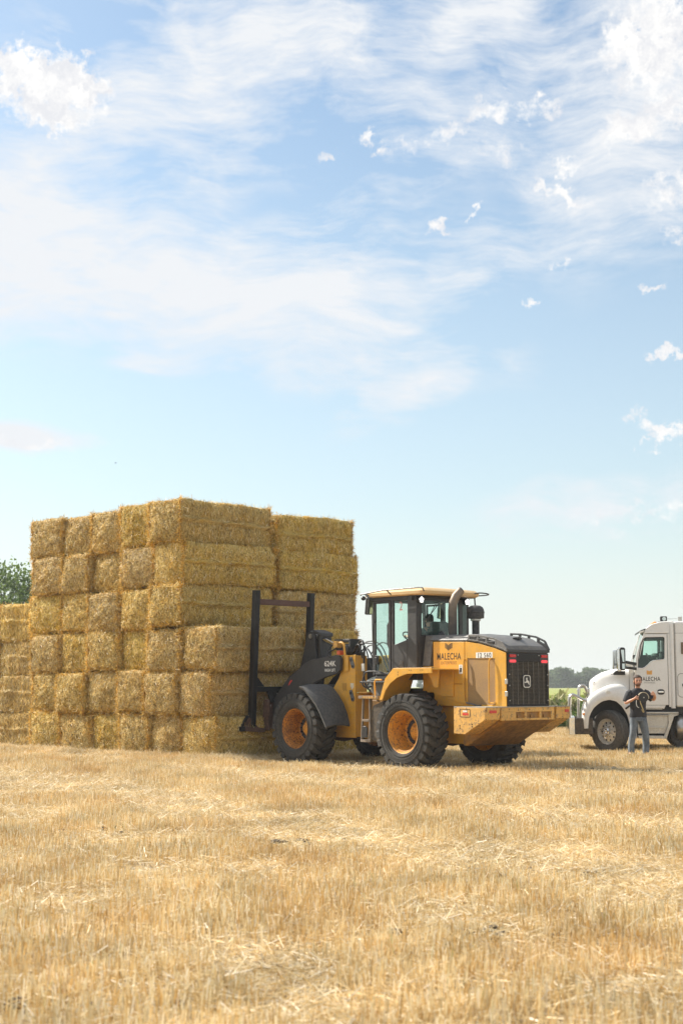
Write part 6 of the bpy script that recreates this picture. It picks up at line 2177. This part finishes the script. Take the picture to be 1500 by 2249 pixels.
# ================================================================== PEOPLE
SKIN, k = new_mat('sunburnt_skin')
nn = k.noise(k.n('ShaderNodeTexCoord').outputs['Object'], 9, 3)
pbr(k, k.mix(nn, (0.56, 0.28, 0.18), (0.70, 0.39, 0.26)), 0.5, 0, **{'Subsurface Weight': 0.1, 'Subsurface Scale': 0.01})
HAIR = paint('brown_hair', (0.055, 0.034, 0.022), 0.7, 0.3, dust_amt=0.05, scale=12)
BEARD = paint('beard', (0.17, 0.085, 0.05), 0.8, 0.3, dust_amt=0.05, scale=12)
TEE = paint('dark_tshirt', (0.026, 0.028, 0.034), 0.85, 0.25, dust=(0.08, 0.07, 0.06), dust_amt=0.25)
m, k = new_mat('faded_denim')
co = k.n('ShaderNodeTexCoord').outputs['Object']
n1, n2 = k.noise(co, 5, 4, 0.6), k.noise(k.n('ShaderNodeMapping', {'Vector': co, 'Scale': (60, 60, 18)}).outputs[0], 1, 3)
c_ = k.mix(k.rng(n1, 0.35, 0.65), (0.07, 0.095, 0.13), (0.19, 0.22, 0.25))
c_ = k.mix(k.rng(n2, 0.5, 0.7, 0, 0.3), c_, (0.30, 0.30, 0.27))
pbr(k, c_, 0.85, 0, k.n('ShaderNodeBump', {'Strength': 0.4, 'Distance': 0.02, 'Height': n1}).outputs[0])
DENIM = m
BOOT = paint('dusty_leather', (0.20, 0.15, 0.105), 0.8, 0.2, dust_amt=0.5)


def skin_object(name, nodes, edges, mat, parent=None, sub=2, root=0, loc=(0, 0, 0)):
    """nodes: name -> (x, y, z, r)"""
    keys = list(nodes)
    me = bpy.data.meshes.new(name)
    me.from_pydata([nodes[q][:3] for q in keys], [(keys.index(a), keys.index(b)) for a, b in edges], [])
    me.materials.append(mat)
    o = bpy.data.objects.new(name, me)
    COL.objects.link(o)
    o.location = loc
    if parent:
        o.parent = parent
    sm = o.modifiers.new('skin', 'SKIN')
    sm.branch_smoothing = 0.3
    sm.use_smooth_shade = True
    lay = me.skin_vertices[0] if me.skin_vertices else None
    if lay is None:
        bm = bmesh.new(); bm.from_mesh(me); bm.verts.layers.skin.verify(); bm.to_mesh(me); bm.free()
        lay = me.skin_vertices[0]
    for i, q in enumerate(keys):
        r_ = nodes[q][3]
        lay.data[i].radius = (r_, nodes[q][4] if len(nodes[q]) > 4 else r_)
        lay.data[i].use_root = (i == root)
    ss = o.modifiers.new('sub', 'SUBSURF')
    ss.levels = sub
    ss.render_levels = sub
    return o


def chain_edges(*chains):
    e = []
    for c in chains:
        e += list(zip(c, c[1:]))
    return e


def ell_loft(t, rings, n=20, amp=0.0, seed=0, cap=True):
    """rings: (centre, rx, ry, tilt normal z by default)"""
    rr = []
    for (cx, cy, cz, rx, ry) in rings:
        r_ = []
        for i in range(n):
            a = 2 * math.pi * i / n
            p = Vector((cx + rx * math.cos(a), cy + ry * math.sin(a), cz))
            if amp:
                q = noise.noise(Vector((p.x * 9 + seed, p.y * 9, p.z * 14)))
                q2 = noise.noise(Vector((p.x * 22 + seed, p.y * 22, p.z * 30)))
                d_ = Vector((math.cos(a), math.sin(a), 0))
                p += d_ * amp * (q + 0.5 * q2)
            r_.append(p)
        rr.append(r_)
    t.loft(rr, caps=cap)


MAN = Vector((6.475, 31.4, 0.0))
nd = {
    'pelvis': (0, 0, .93, .10), 'belly': (0, 0.0, 1.08, .10), 'chest': (0, .0, 1.27, .12), 'upper': (0, .0, 1.38, .08), 'neck': (0, -.01, 1.485, .056), 'neck2': (0, -.02, 1.53, .054),
    'jaw': (0, -.045, 1.575, .062), 'face': (0, -.04, 1.64, .078), 'crown': (0, -.025, 1.71, .078), 'top': (0, -.015, 1.755, .05),
    'shR': (-.16, 0, 1.395, .036), 'armR': (-.235, -.01, 1.29, .046), 'elR': (-.275, -.03, 1.165, .040), 'foR': (-.215, -.13, 1.21, .037), 'wrR': (-.13, -.24, 1.265, .026), 'paR': (-.10, -.285, 1.285, .030),
    'shL': (.16, 0, 1.395, .036), 'armL': (.26, -.03, 1.33, .046), 'elL': (.335, -.09, 1.24, .040), 'foL': (.335, -.18, 1.30, .037), 'wrL': (.315, -.27, 1.355, .026), 'paL': (.29, -.31, 1.38, .030),
    'hipR': (-.09, 0, .86, .09), 'knR': (-.135, -.04, .50, .060), 'anR': (-.185, .02, .11, .040), 'toR': (-.225, -.09, .045, .035),
    'hipL': (.09, 0, .86, .09), 'knL': (.155, -.03, .48, .060), 'anL': (.16, .01, .11, .040), 'toL': (.175, -.11, .045, .035),
}
ed = chain_edges(('pelvis', 'belly', 'chest', 'upper', 'neck', 'neck2', 'jaw', 'face', 'crown', 'top'), ('upper', 'shR', 'armR', 'elR', 'foR', 'wrR', 'paR'), ('upper', 'shL', 'armL', 'elL', 'foL', 'wrL', 'paL'),
                 ('pelvis', 'hipR', 'knR', 'anR', 'toR'), ('pelvis', 'hipL', 'knL', 'anL', 'toL'))
for sd_, p, dirs in (('R', (-.10, -.285, 1.285), ((.055, -.03, .035), (.065, -.035, .012), (.06, -.035, -.012), (.048, -.03, -.032), (.02, -.02, .06))),
                     ('L', (.29, -.31, 1.38), ((-.045, -.03, .035), (-.055, -.03, .012), (-.055, -.03, -.01), (-.045, -.025, -.03), (-.03, .01, .055)))):
    for i, d in enumerate(dirs):
        ln = (1.0, 1.1, 1.02, 0.85, 0.8)[i]
        a = 'f%s%d' % (sd_, i)
        nd[a + 'a'] = (p[0] + d[0] * .6, p[1] + d[1] * .6, p[2] + d[2] * .8, .0105)
        nd[a + 'b'] = (p[0] + d[0] * ln, p[1] + d[1] * ln, p[2] + d[2] * ln, .0095)
        nd[a + 'c'] = (p[0] + d[0] * ln * 1.25, p[1] + d[1] * ln * 1.0 + .014, p[2] + d[2] * ln * 1.15 - .01, .0085)
        ed += chain_edges(('pa' + sd_, a + 'a', a + 'b', a + 'c'))
man = skin_object('person', nd, ed, SKIN, loc=MAN)
tag(man, 'bearded man in dark t-shirt and faded jeans standing by the truck, holding a reel', 'man')


def mpart(nm, mat, fn, bevel=0.0, smooth=60.0, parent=None):
    t = MB(); fn(t)
    return t.build(nm, mat, parent or man, bevel, 2, smooth)


def tee(t):
    ell_loft(t, [(0, 0, .865, .185, .125), (0, 0, .90, .19, .13), (0.005, 0, .98, .18, .13), (0, 0, 1.08, .172, .125), (0, 0, 1.2, .182, .13), (0, 0, 1.3, .20, .135), (0, 0, 1.37, .205, .125), (0, 0, 1.42, .19, .105),
                 (0, 0, 1.455, .14, .085), (0, -.005, 1.49, .085, .072), (0, -.01, 1.498, .072, .066)], 28, 0.014, 3)
    t.tube([(-.13, 0, 1.41), (-.185, -.005, 1.375), (-.235, -.012, 1.27), (-.262, -.02, 1.205)], [.075, .084, .080, .078], 14)
    t.tube([(.13, 0, 1.41), (.185, -.015, 1.38), (.25, -.035, 1.32), (.305, -.07, 1.26)], [.075, .084, .080, .078], 14)


mpart('t_shirt', TEE, tee)


def jeans(t):
    ell_loft(t, [(0, 0, .955, .155, .11), (0, 0, .90, .168, .122), (0, 0, .84, .175, .128), (0, 0, .785, .168, .12)], 24, 0.008, 5)
    ell_loft(t, [(-.085, 0, .86, .095, .115), (-.09, 0, .76, .098, .108), (-.105, -.01, .64, .088, .095), (-.125, -.03, .52, .076, .082), (-.145, -.01, .40, .074, .078), (-.165, .0, .26, .070, .074), (-.17, .015, .12, .070, .075), (-.172, .015, .07, .074, .08)], 18, 0.013, 8)
    ell_loft(t, [(.085, 0, .86, .095, .115), (.10, 0, .76, .098, .108), (.125, -.01, .64, .088, .095), (.148, -.03, .50, .076, .082), (.155, -.01, .38, .074, .078), (.158, .0, .26, .070, .074), (.15, .012, .12, .072, .076), (.15, .012, .06, .076, .082)], 18, 0.013, 12)


mpart('jeans', DENIM, jeans)
for x, dx in ((-.19, -.05), (.165, .02)):
    mpart('boot', BOOT, lambda t: (ell_loft(t, [(x, .02, .14, .05, .055), (x, .015, .08, .052, .065), (x + dx * .2, 0, .05, .055, .09)], 14), t.loft([[(x - .045 + dx * f, y, 0.0), (x + .045 + dx * f, y, 0.0), (x + .05 + dx * f, y, z * .5), (x + .03 + dx * f, y, z), (x - .03 + dx * f, y, z), (x - .05 + dx * f, y, z * .5)] for y, z, f in
                                                                        ((.08, .09, 0), (.02, .10, 0), (-.08, .085, .6), (-.16, .06, 1.1), (-.19, .03, 1.25))])), 0.0)
HD = Vector((0, -.035, 1.66))


def hairfn(t):
    n = 20
    rings_ = []
    for f in (0.0, .25, .5, .72, .9, 1.0):
        z = HD.z + .048 + .068 * math.sin(f * math.pi / 2) + 0.01
        s_ = math.cos(f * math.pi / 2) ** 0.7 if f < 1 else 0.05
        r_ = []
        for i in range(n):
            a = 2 * math.pi * i / n
            fr = max(0, -math.sin(a))
            p = Vector((.088 * s_ * math.cos(a), HD.y + .03 + .098 * s_ * math.sin(a), z + (.012 * fr if f == 0 else 0)))
            p += Vector(noise.noise_vector(p * 30)) * .006
            r_.append(p)
        rings_.append(r_)
    t.loft(rings_)
    # back and sides
    rings_ = []
    for z, s_ in ((HD.z + .05, 1.0), (HD.z, .99), (HD.z - .05, .93), (HD.z - .085, .78)):
        rings_.append([Vector((.089 * s_ * math.cos(a), HD.y + .03 + .096 * s_ * math.sin(a), z)) for a in [R(-28 + 236 * i / 15) for i in range(16)]] +
                      [Vector((.078 * s_ * math.cos(a), HD.y + .03 + .085 * s_ * math.sin(a), z)) for a in [R(208 - 236 * i / 15) for i in range(16)]])
    t.loft(rings_)


mpart('hair', HAIR, hairfn)
mpart('beard', BEARD, lambda t: (t.loft([[(.066 * s_ * math.cos(a), -.045 + .078 * s_ * math.sin(a), z + 0.012 * abs(math.cos(a))) for a in [R(190 + 160 * i / 11) for i in range(12)]] + [(.05 * s_ * math.cos(a), -.04 + .05 * s_ * math.sin(a), z) for a in [R(350 - 160 * i / 11) for i in range(12)]] for z, s_ in
                                         ((1.585, 1.02), (1.57, 1.02), (1.55, .93), (1.532, .7))]), t.tube([(-.028, -.118, 1.588), (-.02, -.128, 1.602), (0, -.132, 1.606), (.02, -.128, 1.602), (.028, -.118, 1.588)], .006, 6)))
mpart('nose', SKIN, lambda t: t.loft([[(-.010, -.114, 1.655), (.010, -.114, 1.655), (0, -.120, 1.655)], [(-.013, -.116, 1.63), (.013, -.116, 1.63), (0, -.140, 1.628)], [(-.017, -.114, 1.613), (.017, -.114, 1.613), (0, -.142, 1.615)]]))
for sx_ in (-1, 1):
    mpart('eye', HAIR, lambda t: t.sphere((sx_ * .030, -.112, 1.652), (.013, .006, .005), 10, 6))
    mpart('eyebrow', HAIR, lambda t: t.tube([(sx_ * .014, -.118, 1.668), (sx_ * .030, -.119, 1.672), (sx_ * .046, -.108, 1.667)], .005, 6))
    mpart('ear', SKIN, lambda t: t.sphere((sx_ * .083, -.03, 1.635), (.010, .018, .030), 10, 8))
mpart('mouth', paint('lips', (0.30, 0.10, 0.08), 0.5, 0.1, dust_amt=0), lambda t: t.sphere((0, -.119, 1.583), (.022, .006, .005), 10, 6))
mpart('shirt_print', WHITEP, lambda t: (t.obox((.085, -.128, 1.365), (.032, 0.008, -.004), (0, .002, 0), (0, 0, .007)), t.obox((.10, -.125, 1.352), (.02, 0.006, -.004), (0, .002, 0), (0, 0, .005))))

reel = empty('strap_reel', MAN + Vector((.055, -.325, 1.295)), 0, 'black round strap reel with pale rim held in front of the standing man', 'strap reel')
t = MB(); t.lathe([(-.025, .002), (-.025, .100), (-.018, .104), (.018, .104), (.025, .100), (.025, .002)], axis='y', seg=32)
t.build('drum', BLACKP, reel, 0, smooth=30)
WEBB = paint('pale_webbing', (0.50, 0.44, 0.31), 0.8, 0.2, dust_amt=0.2)
t = MB()
ap = [R(-12 + 165 * i / 20) for i in range(21)]
t.loft([[(.104 * math.cos(a), -.028, .104 * math.sin(a)), (.120 * math.cos(a), -.028, .120 * math.sin(a)), (.120 * math.cos(a), .028, .120 * math.sin(a)), (.104 * math.cos(a), .028, .104 * math.sin(a))] for a in ap])
t.build('webbing', WEBB, reel)
t = MB(); t.cyl((0.005, -.034, .0), (0.005, -.024, .0), .013, seg=12)
t.build('axle_nut', ALU, reel)
t = MB(); t.tube([(-.075, -.01, -.06), (-.07, -.03, -.12), (-.04, -.03, -.20), (-.005, -.02, -.28), (.005, -.01, -.32), (-.02, -.01, -.31), (-.045, -.02, -.25)], [.006, .009, .011, .011, .010, .008, .006], 8, smooth=2)
t.build('hanging_strap', paint('yellowed_strap', (0.46, 0.36, 0.17), 0.8, 0.3, dust_amt=0.2), reel)
t = MB(); t.tube([(-.15, .02, -.06), (-.155, .0, -.14), (-.14, .0, -.20), (-.10, -.01, -.215)], .006, 6, smooth=1)
t.build('hook', WHITEP, reel)

# driver in the loader's cab (loader axes)
SHIRT = paint('green_grey_shirt', (0.06, 0.10, 0.085), 0.85, 0.2, dust_amt=0.1)
dn = {'pelvis': (.58, 0, 2.32, .11), 'belly': (.56, 0, 2.45, .11), 'chest': (.55, 0, 2.58, .12), 'neck': (.57, 0, 2.70, .05), 'jaw': (.61, .01, 2.77, .058), 'head': (.60, .01, 2.84, .078), 'top': (.59, .01, 2.90, .06),
      'shL': (.56, .19, 2.64, .055), 'elL': (.72, .27, 2.44, .042), 'wrL': (.98, .19, 2.50, .028), 'haL': (1.05, .17, 2.52, .032), 'shR': (.56, -.19, 2.64, .055), 'elR': (.72, -.27, 2.44, .042), 'wrR': (.98, -.17, 2.50, .028), 'haR': (1.05, -.16, 2.52, .032),
      'hpL': (.68, .11, 2.30, .085), 'knL': (1.05, .16, 2.28, .06), 'anL': (1.15, .16, 1.88, .042), 'toL': (1.27, .17, 1.80, .035), 'hpR': (.68, -.11, 2.30, .085), 'knR': (1.05, -.16, 2.28, .06), 'anR': (1.15, -.16, 1.88, .042), 'toR': (1.27, -.17, 1.80, .035)}
for i in range(4):
    for s_, q in (('L', .17), ('R', -.16)):
        dn['g%s%d' % (s_, i)] = (1.09, q + (i - 1.5) * .02, 2.54, .010)
        dn['h%s%d' % (s_, i)] = (1.12, q + (i - 1.5) * .02, 2.515, .009)
de = chain_edges(('pelvis', 'belly', 'chest', 'neck', 'jaw', 'head', 'top'), ('chest', 'shL', 'elL', 'wrL', 'haL'), ('chest', 'shR', 'elR', 'wrR', 'haR'), ('pelvis', 'hpL', 'knL', 'anL', 'toL'), ('pelvis', 'hpR', 'knR', 'anR', 'toR'))
for i in range(4):
    for s_ in 'LR':
        de += [('ha' + s_, 'g%s%d' % (s_, i)), ('g%s%d' % (s_, i), 'h%s%d' % (s_, i))]
drv = skin_object('person', dn, de, SKIN, loc=LOC)
drv.rotation_euler = (0, 0, R(132))
tag(drv, 'loader driver in cap and dark green shirt sitting inside the cab', 'driver')


def dpart(nm, mat, fn, smooth=60.0):
    t = MB(); fn(t)
    return t.build(nm, mat, drv, 0, 2, smooth)


dpart('shirt', SHIRT, lambda t: (ell_loft(t, [(.58, 0, 2.26, .13, .17), (.57, 0, 2.40, .13, .17), (.56, 0, 2.55, .13, .19), (.56, 0, 2.64, .11, .18), (.57, 0, 2.70, .07, .08)], 20, 0.01, 4),
                                 t.tube([(.56, .16, 2.63), (.62, .23, 2.54), (.70, .26, 2.46)], [.07, .068, .062], 10), t.tube([(.56, -.16, 2.63), (.62, -.23, 2.54), (.70, -.26, 2.46)], [.07, .068, .062], 10)))
dpart('trousers', DENIM, lambda t: (t.tube([(.55, .10, 2.32), (.8, .13, 2.30), (1.05, .16, 2.29), (1.10, .16, 2.15), (1.14, .16, 1.90)], [.11, .095, .08, .07, .06], 12), t.tube([(.55, -.10, 2.32), (.8, -.13, 2.30), (1.05, -.16, 2.29), (1.10, -.16, 2.15), (1.14, -.16, 1.90)], [.11, .095, .08, .07, .06], 12)))
dpart('cap', paint('dark_cap', (0.02, 0.03, 0.03), 0.8, 0.2, dust_amt=0.05), lambda t: (ell_loft(t, [(.595, .01, 2.865, .088, .085), (.59, .01, 2.90, .084, .08), (.585, .01, 2.935, .06, .058), (.58, .01, 2.95, .02, .02)], 18), t.loft([[(.66, -.05, 2.865), (.66, .07, 2.865), (.66, .07, 2.875), (.66, -.05, 2.875)], [(.74, -.035, 2.85), (.74, .055, 2.85), (.74, .055, 2.857), (.74, -.035, 2.857)]])))
dpart('hair', HAIR, lambda t: ell_loft(t, [(.575, .01, 2.78, .06, .07), (.575, .01, 2.82, .07, .082), (.58, .01, 2.87, .072, .084)], 16))
dpart('nose', SKIN, lambda t: t.sphere((.685, .01, 2.815), (.018, .012, .016), 8, 6))
for y in (-.03, .05):
    dpart('eye', HAIR, lambda t: t.sphere((.672, y, 2.838), (.006, .010, .005), 8, 6))
dpart('mouth', MATS['lips'], lambda t: t.sphere((.664, .01, 2.778), (.005, .018, .004), 8, 6))

# a far bird over the stack
bird = empty('bird', (-27.6, 172.0, 28.7), R(20), 'tiny dark bird far off in the blue sky above the stack', 'bird')
bird.scale = (0.5, 0.5, 0.5)
t = MB(); t.sphere((0, 0, 0), (.28, .09, .08), 10, 6)
t.build('body', BLACKP, bird, smooth=60)
for s_ in (1, -1):
    t = MB(); t.loft([[(.10, .05 * s_, .02), (-.10, .05 * s_, .02), (-.10, .05 * s_, 0), (.10, .05 * s_, 0)], [(.08, .35 * s_, .08), (-.10, .35 * s_, .08), (-.10, .35 * s_, .07), (.08, .35 * s_, .07)], [(-.05, .75 * s_, .0), (-.10, .75 * s_, .0), (-.10, .75 * s_, -.005), (-.05, .75 * s_, -.005)]])
    t.build('wing', BLACKP, bird)
